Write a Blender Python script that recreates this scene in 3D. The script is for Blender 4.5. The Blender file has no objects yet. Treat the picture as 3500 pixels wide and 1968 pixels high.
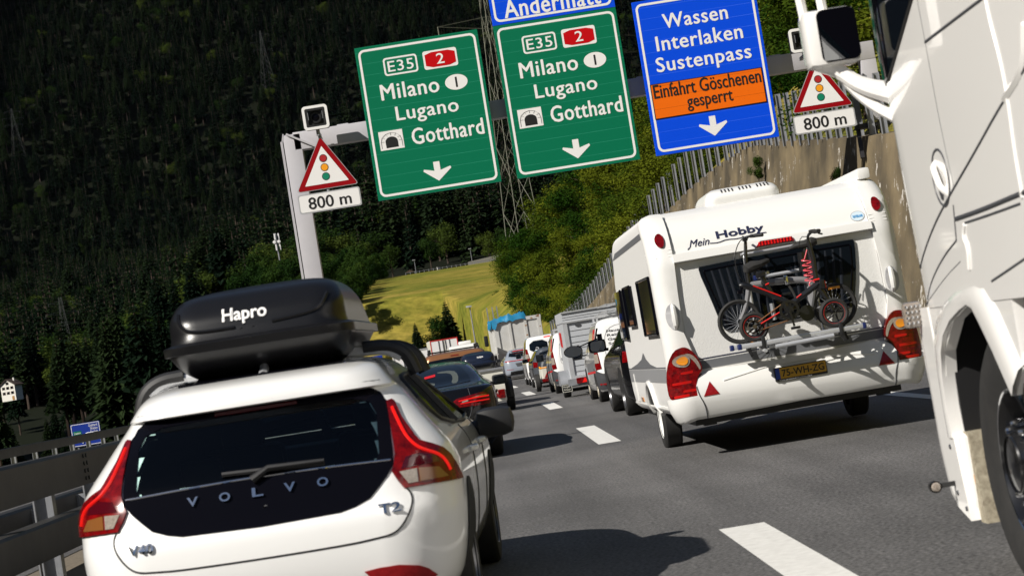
import bpy, bmesh, math, random
from mathutils import Vector, Matrix
from mathutils.geometry import tessellate_polygon

SC = bpy.context.scene
COL = SC.collection
R = math.radians

# ------------------------------------------------------------------ camera
cam_data = bpy.data.cameras.new("camera")
cam = bpy.data.objects.new("camera", cam_data)
COL.objects.link(cam)
SC.camera = cam
cam_data.sensor_width = 36.0
cam_data.lens = 72.0
cam_data.clip_start = 0.1
cam_data.clip_end = 9000
CAM_H = 1.25
_pitch, _yaw, _roll = math.atan(165/5150), math.atan(110/5150), R(9.2)
_f = Vector((math.sin(_yaw)*math.cos(_pitch), math.cos(_yaw)*math.cos(_pitch), math.sin(_pitch)))
_r = Vector((math.cos(_yaw), -math.sin(_yaw), 0))
_u = _r.cross(_f)
_R = _r*math.cos(_roll)-_u*math.sin(_roll)
_U = _r*math.sin(_roll)+_u*math.cos(_roll)
_m = Matrix((_R, _U, -_f)).transposed().to_4x4()
_m.translation = (0, 0, CAM_H)
cam.matrix_world = _m
cam_data.dof.use_dof = True
cam_data.dof.focus_distance = 32.0
cam_data.dof.aperture_fstop = 7.0

# ------------------------------------------------------------------ sky and sun
SUN_EL, SUN_AZ = 39.0, 235.0          # azimuth clockwise from +Y: behind the camera, to the left
world = bpy.data.worlds.new("World")
SC.world = world
world.use_nodes = True
wt = world.node_tree
sky = wt.nodes.new("ShaderNodeTexSky")
sky.sky_type = 'NISHITA'
sky.sun_disc = False
sky.sun_elevation = R(SUN_EL)
sky.sun_rotation = R(SUN_AZ)
sky.altitude = 700
wt.links.new(sky.outputs[0], wt.nodes["Background"].inputs[0])
wt.nodes["Background"].inputs[1].default_value = 0.05

sun_data = bpy.data.lights.new("sun", 'SUN')
sun_data.energy = 5.0
sun_data.angle = R(0.5)
sun_data.color = (1.0, 0.95, 0.87)
sun = bpy.data.objects.new("sun", sun_data)
COL.objects.link(sun)
SUN_DIR = Vector((math.sin(R(SUN_AZ))*math.cos(R(SUN_EL)), math.cos(R(SUN_AZ))*math.cos(R(SUN_EL)), math.sin(R(SUN_EL))))
sun.rotation_euler = SUN_DIR.to_track_quat('Z', 'Y').to_euler()
sun.location = SUN_DIR*60

SC.view_settings.view_transform = 'Standard'
SC.view_settings.look = 'None'
SC.view_settings.gamma = 1.0
SC.view_settings.exposure = 0.3
SC.cycles.max_bounces = 6
SC.cycles.transparent_max_bounces = 16
SC.cycles.sample_clamp_indirect = 4.0

# ------------------------------------------------------------------ materials
def mat(name, col, rough=0.5, metal=0.0, coat=0.0, spec=0.5, emit=None, estr=0.0, noise=None, nscale=8.0, bump=0.0, bscale=60.0, objrand=0.0):
    m = bpy.data.materials.new(name)
    m.use_nodes = True
    nt = m.node_tree
    b = nt.nodes["Principled BSDF"]
    b.inputs["Base Color"].default_value = (*col, 1)
    b.inputs["Roughness"].default_value = rough
    b.inputs["Metallic"].default_value = metal
    b.inputs["Coat Weight"].default_value = coat
    b.inputs["Coat Roughness"].default_value = 0.03
    b.inputs["Specular IOR Level"].default_value = spec
    if emit:
        b.inputs["Emission Color"].default_value = (*emit, 1)
        b.inputs["Emission Strength"].default_value = estr
    if noise is not None:
        tc = nt.nodes.new("ShaderNodeTexCoord")
        n = nt.nodes.new("ShaderNodeTexNoise")
        n.inputs["Scale"].default_value = nscale
        n.inputs["Detail"].default_value = 6
        n.inputs["Roughness"].default_value = 0.65
        nt.links.new(tc.outputs["Object"], n.inputs["Vector"])
        r = nt.nodes.new("ShaderNodeValToRGB")
        r.color_ramp.elements[0].position = 0.32
        r.color_ramp.elements[1].position = 0.68
        r.color_ramp.elements[0].color = (*noise, 1)
        r.color_ramp.elements[1].color = (*col, 1)
        nt.links.new(n.outputs["Fac"], r.inputs["Fac"])
        out = r.outputs["Color"]
        if objrand:
            oi = nt.nodes.new("ShaderNodeObjectInfo")
            hsv = nt.nodes.new("ShaderNodeHueSaturation")
            mr = nt.nodes.new("ShaderNodeMapRange")
            mr.inputs[3].default_value = 1-objrand
            mr.inputs[4].default_value = 1+objrand
            nt.links.new(oi.outputs["Random"], mr.inputs[0])
            nt.links.new(mr.outputs[0], hsv.inputs["Value"])
            nt.links.new(out, hsv.inputs["Color"])
            out = hsv.outputs["Color"]
        nt.links.new(out, b.inputs["Base Color"])
    if bump:
        tc = nt.nodes.new("ShaderNodeTexCoord")
        n = nt.nodes.new("ShaderNodeTexNoise")
        n.inputs["Scale"].default_value = bscale
        n.inputs["Detail"].default_value = 4
        nt.links.new(tc.outputs["Object"], n.inputs["Vector"])
        bp = nt.nodes.new("ShaderNodeBump")
        bp.inputs["Strength"].default_value = bump
        bp.inputs["Distance"].default_value = 0.01
        nt.links.new(n.outputs["Fac"], bp.inputs["Height"])
        nt.links.new(bp.outputs["Normal"], b.inputs["Normal"])
    return m


def glass_mat(name, tint, body=0.5):
    """tinted see-through pane: transparent mixed with gloss by Fresnel"""
    m = bpy.data.materials.new(name)
    m.use_nodes = True
    nt = m.node_tree
    nt.nodes.clear()
    o = nt.nodes.new("ShaderNodeOutputMaterial")
    t = nt.nodes.new("ShaderNodeBsdfTransparent")
    t.inputs[0].default_value = (*tint, 1)
    g = nt.nodes.new("ShaderNodeBsdfGlossy")
    g.inputs["Roughness"].default_value = 0.02
    fr = nt.nodes.new("ShaderNodeFresnel")
    fr.inputs[0].default_value = 1.5
    mx = nt.nodes.new("ShaderNodeMixShader")
    nt.links.new(fr.outputs[0], mx.inputs[0])
    nt.links.new(t.outputs[0], mx.inputs[1])
    nt.links.new(g.outputs[0], mx.inputs[2])
    nt.links.new(mx.outputs[0], o.inputs[0])
    return m


M = {}
M['white_paint'] = mat('white car paint', (0.80, 0.80, 0.79), 0.32, coat=1.0)
M['truck_paint'] = mat('cream white truck paint', (0.90, 0.885, 0.86), 0.25, coat=1.0)
M['caravan_white'] = mat('caravan white', (0.72, 0.715, 0.695), 0.35, coat=0.25)
M['caravan_panel'] = mat('caravan hammered sheet', (0.70, 0.695, 0.675), 0.4, bump=0.35, bscale=110)
M['caravan_side'] = mat('caravan side sheet', (0.74, 0.735, 0.72), 0.4, bump=0.12, bscale=90)
M['black_paint'] = mat('black car paint', (0.004, 0.004, 0.005), 0.2, coat=0.5, spec=0.2)
M['grey_paint'] = mat('dark grey car paint', (0.09, 0.10, 0.115), 0.25, metal=0.3, coat=1.0)
M['pale_grey_paint'] = mat('pale blue grey car paint', (0.25, 0.28, 0.33), 0.3, coat=1.0)
M['silver_paint'] = mat('silver car paint', (0.42, 0.43, 0.45), 0.3, metal=0.4, coat=1.0)
M['copper_paint'] = mat('copper brown paint', (0.28, 0.12, 0.045), 0.3, metal=0.35, coat=1.0)
M['cream_paint'] = mat('cream painted board', (0.66, 0.65, 0.57), 0.5, noise=(0.58, 0.57, 0.5), nscale=3)
M['gloss_black'] = mat('gloss black panel', (0.003, 0.003, 0.005), 0.06, spec=0.08)
M['dark_glass'] = mat('dark tinted glass', (0.004, 0.006, 0.009), 0.03, spec=0.3)
M['window_glass'] = glass_mat('rear window glass', (0.78, 0.96, 0.93))
M['front_glass'] = glass_mat('windscreen glass', (0.90, 0.98, 0.97))
M['black_plastic'] = mat('black plastic', (0.012, 0.012, 0.013), 0.5)
M['satin_black'] = mat('satin black shell', (0.007, 0.007, 0.008), 0.30, spec=0.4, bump=0.05, bscale=300)
M['dark_blue_box'] = mat('dark blue plastic', (0.008, 0.013, 0.03), 0.3)
M['grey_plastic'] = mat('grey plastic', (0.05, 0.052, 0.058), 0.5)
M['rubber'] = mat('tyre rubber', (0.012, 0.012, 0.012), 0.75, noise=(0.02, 0.019, 0.018), nscale=14)
M['alloy'] = mat('alloy wheel', (0.22, 0.22, 0.23), 0.3, metal=0.8)
M['black_rim'] = mat('black painted wheel rim', (0.008, 0.008, 0.009), 0.25, coat=0.8)
M['white_rim'] = mat('white wheel rim', (0.7, 0.7, 0.68), 0.4)
M['cream_rim'] = mat('sand coloured rim', (0.45, 0.40, 0.30), 0.45)
M['chrome'] = mat('chrome', (0.75, 0.76, 0.78), 0.1, metal=1.0)
M['aluminium'] = mat('brushed aluminium', (0.60, 0.61, 0.63), 0.33, metal=0.45, noise=(0.54, 0.55, 0.57), nscale=5)
M['trailer_sheet'] = mat('aluminium trailer sheet', (0.52, 0.54, 0.57), 0.45, metal=0.1, noise=(0.47, 0.49, 0.52), nscale=2)
M['galvanised'] = mat('galvanised steel', (0.33, 0.34, 0.36), 0.5, metal=0.4, noise=(0.24, 0.25, 0.27), nscale=5)
M['old_steel'] = mat('weathered guard rail steel', (0.058, 0.056, 0.054), 0.5, metal=0.35, noise=(0.03, 0.029, 0.028), nscale=3)
M['gantry_steel'] = mat('gantry light grey coating', (0.50, 0.49, 0.52), 0.45, noise=(0.45, 0.44, 0.47), nscale=1.5)
M['dark_steel'] = mat('dark steel', (0.03, 0.03, 0.035), 0.5, metal=0.3)
M['pylon_steel'] = mat('pylon steel', (0.26, 0.26, 0.20), 0.6)
M['far_pylon_steel'] = mat('dark far pylon steel', (0.09, 0.095, 0.09), 0.7)  # darker tone for the far towers
M['red_lamp'] = mat('red lamp lens', (0.22, 0.003, 0.004), 0.15, coat=0.25, spec=0.3, noise=(0.05, 0.001, 0.002), nscale=22)
M['deep_red'] = mat('deep red lamp lens', (0.06, 0.002, 0.006), 0.1, coat=1.0)
M['red_led'] = mat('lit red lamp strip', (0.30, 0.003, 0.002), 0.3, emit=(1.0, 0.012, 0.008), estr=0.5)
M['bright_red'] = mat('bright red lens cell', (0.42, 0.006, 0.005), 0.2, coat=0.2, spec=0.3)
M['amber'] = mat('amber lens', (0.75, 0.27, 0.02), 0.15, coat=1.0)
M['amber_dark'] = mat('dark amber lens', (0.20, 0.075, 0.02), 0.15, coat=1.0)
M['clear_lens'] = mat('clear lens', (0.34, 0.29, 0.25), 0.15, coat=1.0, noise=(0.2, 0.17, 0.14), nscale=60)
M['reflector'] = mat('red reflector', (0.20, 0.004, 0.006), 0.2, coat=0.2, spec=0.3, noise=(0.3, 0.01, 0.012), nscale=50)
M['sign_white'] = mat('white sign film', (0.80, 0.79, 0.78), 0.5)
M['sign_black'] = mat('black sign film', (0.008, 0.008, 0.008), 0.5)
M['sign_red'] = mat('red sign film', (0.50, 0.002, 0.005), 0.6, spec=0.1)
M['sign_dark_red'] = mat('dark red warning border', (0.27, 0.002, 0.006), 0.6, spec=0.1)
M['sign_amber'] = mat('amber sign film', (0.85, 0.33, 0.01), 0.45)
M['sign_lamp_green'] = mat('green sign film', (0.0, 0.20, 0.11), 0.45)
M['sign_lamp_red'] = mat('red lamp sign film', (0.38, 0.015, 0.02), 0.45)
M['letter_blue'] = mat('navy lettering film', (0.012, 0.016, 0.05), 0.4)
M['grey_film'] = mat('grey decor film', (0.13, 0.135, 0.145), 0.45)
M['light_grey_film'] = mat('light grey decor film', (0.40, 0.40, 0.41), 0.45)
M['plate_yellow'] = mat('yellow number plate', (0.55, 0.30, 0.02), 0.4)
M['plate_blue'] = mat('blue plate band', (0.01, 0.05, 0.35), 0.4)
M['sticker_blue'] = mat('sky blue sticker', (0.10, 0.33, 0.62), 0.4)
M['van_red'] = mat('red van film', (0.55, 0.012, 0.015), 0.4)
M['tarp'] = mat('blue tarpaulin', (0.015, 0.22, 0.40), 0.45, noise=(0.01, 0.15, 0.30), nscale=3, bump=0.4, bscale=5)
M['tipper'] = mat('worn white tipper paint', (0.55, 0.55, 0.54), 0.55, noise=(0.47, 0.46, 0.43), nscale=1.6)
M['rust'] = mat('rust', (0.22, 0.08, 0.025), 0.8, noise=(0.35, 0.20, 0.09), nscale=6)
M['curtain'] = mat('curtain behind tinted window', (0.020, 0.023, 0.030), 0.7, spec=0.05)
M['bike_black'] = mat('bicycle black', (0.008, 0.008, 0.009), 0.35, coat=0.4)
M['bike_grey'] = mat('bicycle grey', (0.20, 0.20, 0.21), 0.35, coat=0.5)
M['bike_red'] = mat('bicycle red trim', (0.65, 0.015, 0.01), 0.35)
M['brass'] = mat('hub brass grey', (0.14, 0.11, 0.07), 0.4, metal=0.7)
M['chain'] = mat('rusty chain', (0.20, 0.08, 0.02), 0.6, metal=0.3)
M['pink'] = mat('pink cable lock', (0.75, 0.10, 0.13), 0.35)
M['rail_blue'] = mat('dark blue end cap', (0.01, 0.02, 0.10), 0.4)
M['bark'] = mat('bark', (0.07, 0.045, 0.03), 0.9, noise=(0.03, 0.02, 0.015), nscale=3)
M['house_wall'] = mat('white render', (0.7, 0.68, 0.62), 0.8)
M['house_roof'] = mat('dark brown roof tiles', (0.05, 0.03, 0.022), 0.8)
M['house_shutter'] = mat('ochre wood', (0.35, 0.18, 0.05), 0.7)
M['wood'] = mat('brown wood', (0.06, 0.035, 0.02), 0.8)
M['yellow_board'] = mat('yellow green board', (0.32, 0.34, 0.02), 0.6)
M['skin'] = mat('skin', (0.45, 0.25, 0.16), 0.5)
M['interior'] = mat('dark car interior', (0.010, 0.011, 0.013), 0.8)
M['cream_seat'] = mat('cream car interior', (0.45, 0.42, 0.34), 0.8)
M['marking'] = mat('worn white road paint', (0.72, 0.71, 0.68), 0.7, noise=(0.58, 0.57, 0.54), nscale=14)
M['mirror'] = mat('mirror glass', (0.55, 0.57, 0.6), 0.02, metal=1.0)


def sign_board_mat(name, col, line):
    """retroreflective sign board of stacked extruded planks: fine pale joints every 0.30 m"""
    m = mat(name, col, 0.6, spec=0.12)
    nt = m.node_tree
    b = nt.nodes["Principled BSDF"]
    tc = nt.nodes.new("ShaderNodeTexCoord")
    sx = nt.nodes.new("ShaderNodeSeparateXYZ")
    nt.links.new(tc.outputs["Object"], sx.inputs[0])
    a = nt.nodes.new("ShaderNodeMath"); a.operation = 'MODULO'; a.inputs[1].default_value = 0.302
    nt.links.new(sx.outputs["Z"], a.inputs[0])
    c = nt.nodes.new("ShaderNodeMath"); c.operation = 'LESS_THAN'; c.inputs[1].default_value = 0.008
    nt.links.new(a.outputs[0], c.inputs[0])
    n = nt.nodes.new("ShaderNodeTexNoise"); n.inputs["Scale"].default_value = 0.8
    nt.links.new(tc.outputs["Object"], n.inputs["Vector"])
    mr = nt.nodes.new("ShaderNodeMath"); mr.operation = 'MULTIPLY'
    nt.links.new(c.outputs[0], mr.inputs[0]); nt.links.new(n.outputs["Fac"], mr.inputs[1])
    mx = nt.nodes.new("ShaderNodeMixRGB")
    mx.inputs[1].default_value = (*col, 1); mx.inputs[2].default_value = (*line, 1)
    nt.links.new(mr.outputs[0], mx.inputs[0])
    nt.links.new(mx.outputs[0], b.inputs["Base Color"])
    return m

M['sign_green'] = sign_board_mat('green sign board', (0.0, 0.150, 0.072), (0.05, 0.36, 0.25))
M['sign_blue'] = sign_board_mat('blue sign board', (0.0, 0.065, 0.72), (0.08, 0.20, 0.9))
M['sign_orange'] = sign_board_mat('orange sign flaps', (0.80, 0.14, 0.003), (0.02, 0.005, 0.0))
M['far_sign_blue'] = mat('dark blue sign film', (0.004, 0.03, 0.28), 0.45)
M['far_sign_brown'] = mat('brown tourist sign film', (0.08, 0.02, 0.01), 0.5)


def leaf_mat(name, c1, c2, rnd=0.25, trans=0.3, scale=0.6):
    m = bpy.data.materials.new(name)
    m.use_nodes = True
    nt = m.node_tree
    nt.nodes.clear()
    o = nt.nodes.new("ShaderNodeOutputMaterial")
    d = nt.nodes.new("ShaderNodeBsdfDiffuse")
    t = nt.nodes.new("ShaderNodeBsdfTranslucent")
    mx = nt.nodes.new("ShaderNodeMixShader"); mx.inputs[0].default_value = trans
    tc = nt.nodes.new("ShaderNodeTexCoord")
    n = nt.nodes.new("ShaderNodeTexNoise"); n.inputs["Scale"].default_value = scale; n.inputs["Detail"].default_value = 4
    nt.links.new(tc.outputs["Object"], n.inputs["Vector"])
    oi = nt.nodes.new("ShaderNodeObjectInfo")
    ad = nt.nodes.new("ShaderNodeMath"); ad.operation = 'MULTIPLY_ADD'
    ad.inputs[1].default_value = rnd*1.6; 
    nt.links.new(oi.outputs["Random"], ad.inputs[0])
    sb = nt.nodes.new("ShaderNodeMath"); sb.operation = 'SUBTRACT'; sb.inputs[1].default_value = rnd*0.8
    nt.links.new(n.outputs["Fac"], sb.inputs[0])
    nt.links.new(sb.outputs[0], ad.inputs[2])
    r = nt.nodes.new("ShaderNodeValToRGB")
    r.color_ramp.elements[0].position = 0.3; r.color_ramp.elements[1].position = 0.75
    r.color_ramp.elements[0].color = (*c1, 1); r.color_ramp.elements[1].color = (*c2, 1)
    nt.links.new(ad.outputs[0], r.inputs[0])
    nt.links.new(r.outputs[0], d.inputs[0]); nt.links.new(r.outputs[0], t.inputs[0])
    nt.links.new(d.outputs[0], mx.inputs[1]); nt.links.new(t.outputs[0], mx.inputs[2])
    nt.links.new(mx.outputs[0], o.inputs[0])
    return m

M['conifer'] = leaf_mat('dark conifer needles', (0.008, 0.016, 0.009), (0.020, 0.033, 0.013), 0.6, 0.15, 0.3)
M['broadleaf'] = leaf_mat('broadleaf green', (0.022, 0.045, 0.010), (0.060, 0.085, 0.016), 0.6, 0.25, 0.3)
M['bush'] = leaf_mat('roadside bush green', (0.018, 0.048, 0.006), (0.125, 0.145, 0.012), 0.35, 0.28, 1.1)
M['bush_dark'] = leaf_mat('dark bush green', (0.015, 0.035, 0.008), (0.04, 0.07, 0.012), 0.4, 0.2, 0.5)

# ------------------------------------------------------------------ helpers: tagging
def tag(o, label=None, cat=None, group=None, kind=None):
    if label: o["label"] = label
    if cat: o["category"] = cat
    if group: o["group"] = group
    if kind: o["kind"] = kind
    return o


def thing(name, label, cat, loc=(0, 0, 0), rotz=0.0, group=None, roll=0.0):
    o = bpy.data.objects.new(name, None)
    o.empty_display_size = 0.2
    COL.objects.link(o)
    o.location = loc
    o.rotation_euler = (0, roll, rotz)
    return tag(o, label, cat, group)


def copy_tree(o, parent=None):
    c = o.copy()
    COL.objects.link(c)
    c.parent = parent
    for ch in list(o.children): copy_tree(ch, c)
    return c


# ------------------------------------------------------------------ helpers: meshes
class MB:
    def __init__(self): self.v = []; self.f = []
    def add(self, vs, fs):
        n = len(self.v)
        self.v.extend([tuple(p) for p in vs])
        self.f.extend([tuple(i+n for i in q) for q in fs])
        return self
    def box(self, c, s, rot=None):
        x, y, z = s[0]/2, s[1]/2, s[2]/2
        vs = [Vector(p) for p in ((-x,-y,-z),(x,-y,-z),(x,y,-z),(-x,y,-z),(-x,-y,z),(x,-y,z),(x,y,z),(-x,y,z))]
        if rot is not None: vs = [rot @ p for p in vs]
        c = Vector(c)
        return self.add([p+c for p in vs], [(0,3,2,1),(4,5,6,7),(0,1,5,4),(1,2,6,5),(2,3,7,6),(3,0,4,7)])
    def rbox(self, c, s, b=0.02, rot=None):
        """box with chamfered edges"""
        bm = bmesh.new()
        bmesh.ops.create_cube(bm, size=1.0)
        bmesh.ops.scale(bm, vec=s, verts=bm.verts)
        bmesh.ops.bevel(bm, geom=list(bm.edges), offset=b, segments=2, profile=0.6, affect='EDGES')
        if rot is not None: bmesh.ops.transform(bm, matrix=rot.to_4x4(), verts=bm.verts)
        bmesh.ops.translate(bm, vec=c, verts=bm.verts)
        return self.frombm(bm)
    def frombm(self, bm):
        bm.verts.index_update()
        vs = [p.co.copy() for p in bm.verts]
        fs = [[p.index for p in q.verts] for q in bm.faces]
        bm.free()
        return self.add(vs, fs)
    def tube(self, pts, r, n=8, cap=True):
        pts = [Vector(p) for p in pts]
        if isinstance(r, (list, tuple)):
            q = [i*(len(r)-1)/max(1, len(pts)-1) for i in range(len(pts))]
            rs = [r[int(t)]+(r[min(int(t)+1, len(r)-1)]-r[int(t)])*(t-int(t)) for t in q]
        else: rs = [r]*len(pts)
        vs = []; prev = None
        for i, p in enumerate(pts):
            t = (pts[min(i+1, len(pts)-1)]-pts[max(i-1, 0)])
            if t.length < 1e-9: t = Vector((0, 0, 1))
            t.normalize()
            if prev is None:
                a = Vector((0, 0, 1)) if abs(t.z) < 0.9 else Vector((1, 0, 0))
                u = t.cross(a).normalized()
            else:
                u = (prev-t*prev.dot(t))
                u = u.normalized() if u.length > 1e-6 else t.orthogonal().normalized()
            prev = u
            w = t.cross(u)
            for k in range(n):
                an = 2*math.pi*k/n
                vs.append(p+(u*math.cos(an)+w*math.sin(an))*rs[i])
        fs = []
        for i in range(len(pts)-1):
            for k in range(n):
                k2 = (k+1) % n
                fs.append((i*n+k, i*n+k2, (i+1)*n+k2, (i+1)*n+k))
        if cap:
            fs.append(tuple(reversed(range(n))))
            fs.append(tuple(range((len(pts)-1)*n, len(pts)*n)))
        return self.add(vs, fs)
    def bar(self, a, b, w, h=None):
        """square bar from a to b"""
        h = h or w
        a, b = Vector(a), Vector(b)
        t = (b-a).normalized()
        up = Vector((0, 0, 1)) if abs(t.z) < 0.95 else Vector((0, 1, 0))
        x = t.cross(up).normalized(); y = x.cross(t)
        vs = []
        for p in (a, b):
            for sx, sy in ((-1,-1),(1,-1),(1,1),(-1,1)): vs.append(p+x*sx*w/2+y*sy*h/2)
        return self.add(vs, [(0,1,2,3),(7,6,5,4),(0,4,5,1),(1,5,6,2),(2,6,7,3),(3,7,4,0)])
    def prism(self, poly, f, d0, d1):
        """extrude a 2D outline through F(u, v, d) from d0 to d1"""
        n = len(poly)
        a = sum(poly[i][0]*poly[(i+1) % n][1]-poly[(i+1) % n][0]*poly[i][1] for i in range(n))
        if a < 0: poly = list(reversed(poly))
        vs = [f(u, v, d0) for u, v in poly]+[f(u, v, d1) for u, v in poly]
        tri = tessellate_polygon([[Vector((u, v, 0)) for u, v in poly]])
        fs = [(i, (i+1) % n, n+(i+1) % n, n+i) for i in range(n)]
        for t in tri:
            fs.append(tuple(n+k for k in t)); fs.append(tuple(reversed(t)))
        return self.add(vs, fs)
    def lathe(self, prof, c, axis='X', n=28):
        """prof: (radius, along) pairs turned round the axis through c"""
        c = Vector(c); vs = []; m = len(prof)
        for k in range(n):
            a = 2*math.pi*k/n
            for r, h in prof:
                u, w = r*math.cos(a), r*math.sin(a)
                vs.append(c+(Vector((h, u, w)) if axis == 'X' else Vector((w, h, u)) if axis == 'Y' else Vector((u, w, h))))
        fs = []
        for k in range(n):
            k2 = (k+1) % n
            for i in range(m-1): fs.append((k*m+i, k2*m+i, k2*m+i+1, k*m+i+1))
        return self.add(vs, fs)
    def build(self, name, m, parent=None, smooth=35, fix=True):
        me = bpy.data.meshes.new(name)
        me.from_pydata(self.v, [], self.f)
        if fix:
            bm = bmesh.new(); bm.from_mesh(me)
            bmesh.ops.recalc_face_normals(bm, faces=bm.faces)
            bm.to_mesh(me); bm.free()
        me.materials.append(M[m] if isinstance(m, str) else m)
        if smooth:
            me.polygons.foreach_set("use_smooth", [True]*len(me.polygons))
            me.set_sharp_from_angle(angle=R(smooth))
        me.update()
        o = bpy.data.objects.new(name, me)
        COL.objects.link(o)
        if parent: o.parent = parent
        return o


def plane(o, U=(1, 0, 0), V=(0, 0, 1), N=(0, -1, 0)):
    o, U, V, N = Vector(o), Vector(U), Vector(V), Vector(N)
    return lambda u, v, d=0.0: o+U*u+V*v+N*d


def rrect(x0, z0, x1, z1, r=0.02, n=4):
    out = []
    for cx, cz, a0 in ((x1-r, z0+r, -90), (x1-r, z1-r, 0), (x0+r, z1-r, 90), (x0+r, z0+r, 180)):
        for k in range(n+1):
            a = R(a0+90*k/n)
            out.append((cx+r*math.cos(a), cz+r*math.sin(a)))
    return out


def ellipse(cx, cz, rx, rz, n=20): return [(cx+rx*math.cos(2*math.pi*k/n), cz+rz*math.sin(2*math.pi*k/n)) for k in range(n)]


def mirror2(pts): return [(-u, v) for u, v in reversed(pts)]


def smooth_poly(pts, it=2, closed=True):
    """corner cutting"""
    for _ in range(it):
        out = []
        n = len(pts)
        rng = range(n) if closed else range(n-1)
        if not closed: out.append(pts[0])
        for i in rng:
            a, b = pts[i], pts[(i+1) % n]
            out.append((a[0]*.75+b[0]*.25, a[1]*.75+b[1]*.25))
            out.append((a[0]*.25+b[0]*.75, a[1]*.25+b[1]*.75))
        if not closed: out.append(pts[-1])
        pts = out
    return pts


def smooth3(pts, it=2):
    pts = [Vector(p) for p in pts]
    for _ in range(it):
        out = [pts[0]]
        for a, b in zip(pts, pts[1:]): out += [a*.75+b*.25, a*.25+b*.75]
        out.append(pts[-1]); pts = out
    return pts


def prism_obj(name, poly, f, d0, d1, m, parent=None, smooth=30):
    return MB().prism(poly, f, d0, d1).build(name, m, parent, smooth)


def frame_ring(mb, outer, inner, f, d0, d1):
    """ring between two outlines with the same number of points"""
    n = len(outer)
    vs = [f(*p, d0) for p in outer]+[f(*p, d1) for p in outer]+[f(*p, d1) for p in inner]+[f(*p, d0) for p in inner]
    fs = []
    for i in range(n):
        j = (i+1) % n
        for a in range(4):
            b = (a+1) % 4
            fs.append((a*n+i, a*n+j, b*n+j, b*n+i))
    return mb.add(vs, fs)


def conform(mb, poly, F, off=0.004, thick=0.01, step=0.06):
    """lay a 2D outline over the curved surface F(u, v, d) as a thin shell"""
    bm = bmesh.new()
    a = sum(poly[i][0]*poly[(i+1) % len(poly)][1]-poly[(i+1) % len(poly)][0]*poly[i][1] for i in range(len(poly)))
    if a < 0: poly = list(reversed(poly))
    vs = [bm.verts.new((u, v, 0)) for u, v in poly]
    for t in tessellate_polygon([[Vector((u, v, 0)) for u, v in poly]]):
        try: bm.faces.new([vs[k] for k in t])
        except ValueError: pass
    us = [p[0] for p in poly]; ws = [p[1] for p in poly]
    for ax, lo, hi in ((0, min(us), max(us)), (1, min(ws), max(ws))):
        k = math.ceil(lo/step)
        while k*step < hi:
            co = (k*step, 0, 0) if ax == 0 else (0, k*step, 0)
            no = (1, 0, 0) if ax == 0 else (0, 1, 0)
            bmesh.ops.bisect_plane(bm, geom=bm.verts[:]+bm.edges[:]+bm.faces[:], dist=1e-6, plane_co=co, plane_no=no)
            k += 1
    bmesh.ops.remove_doubles(bm, verts=bm.verts, dist=1e-5)
    bm.verts.index_update()
    o = off if callable(off) else (lambda u, v: off)
    top = [F(p.co.x, p.co.y, o(p.co.x, p.co.y)) for p in bm.verts]
    n = len(mb.v)
    mb.v.extend([tuple(p) for p in top])
    for q in bm.faces: mb.f.append(tuple(n+p.index for p in q.verts))
    if thick:
        low = {}
        for e in bm.edges:
            if len(e.link_faces) == 1:
                for p in e.verts:
                    if p.index not in low:
                        low[p.index] = len(mb.v)
                        mb.v.append(tuple(F(p.co.x, p.co.y, o(p.co.x, p.co.y)-thick)))
                i, j = e.verts[0].index, e.verts[1].index
                mb.f.append((n+i, n+j, low[j], low[i]))
    bm.free()
    return mb


def conform_obj(name, poly, F, m, parent=None, off=0.004, thick=0.01, step=0.06, smooth=40):
    return conform(MB(), poly, F, off, thick, step).build(name, m, parent, smooth)


def strip(mb, path, F, r, d=0.004, n=6, sub=True):
    """a bead of radius r along a path on F"""
    if sub: path = smooth_poly(path, 2, False)
    return mb.tube([F(u, v, d) for u, v in path], r, n)


_fonts = {}
def text_geo(s, bold=0.0, shear=0.0, spacing=1.0):
    key = (s, bold, shear, spacing)
    if key in _fonts: return _fonts[key]
    cu = bpy.data.curves.new("text", 'FONT')
    cu.body = s
    cu.size = 1.0
    cu.offset = bold
    cu.shear = shear
    cu.space_character = spacing
    cu.resolution_u = 3
    o = bpy.data.objects.new("text", cu)
    COL.objects.link(o)
    bpy.context.view_layer.update()
    me = bpy.data.meshes.new_from_object(o.evaluated_get(bpy.context.evaluated_depsgraph_get()))
    vs = [(p.co.x, p.co.y) for p in me.vertices]
    fs = [tuple(p.vertices) for p in me.polygons]
    ed = {}
    for q in fs:
        for i in range(len(q)):
            a, b = q[i], q[(i+1) % len(q)]
            k = (min(a, b), max(a, b)); ed[k] = ed.get(k, 0)+1
    be = [k for k, c in ed.items() if c == 1]
    bpy.data.objects.remove(o); bpy.data.curves.remove(cu); bpy.data.meshes.remove(me)
    _fonts[key] = (vs, fs, be)
    return _fonts[key]


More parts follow.
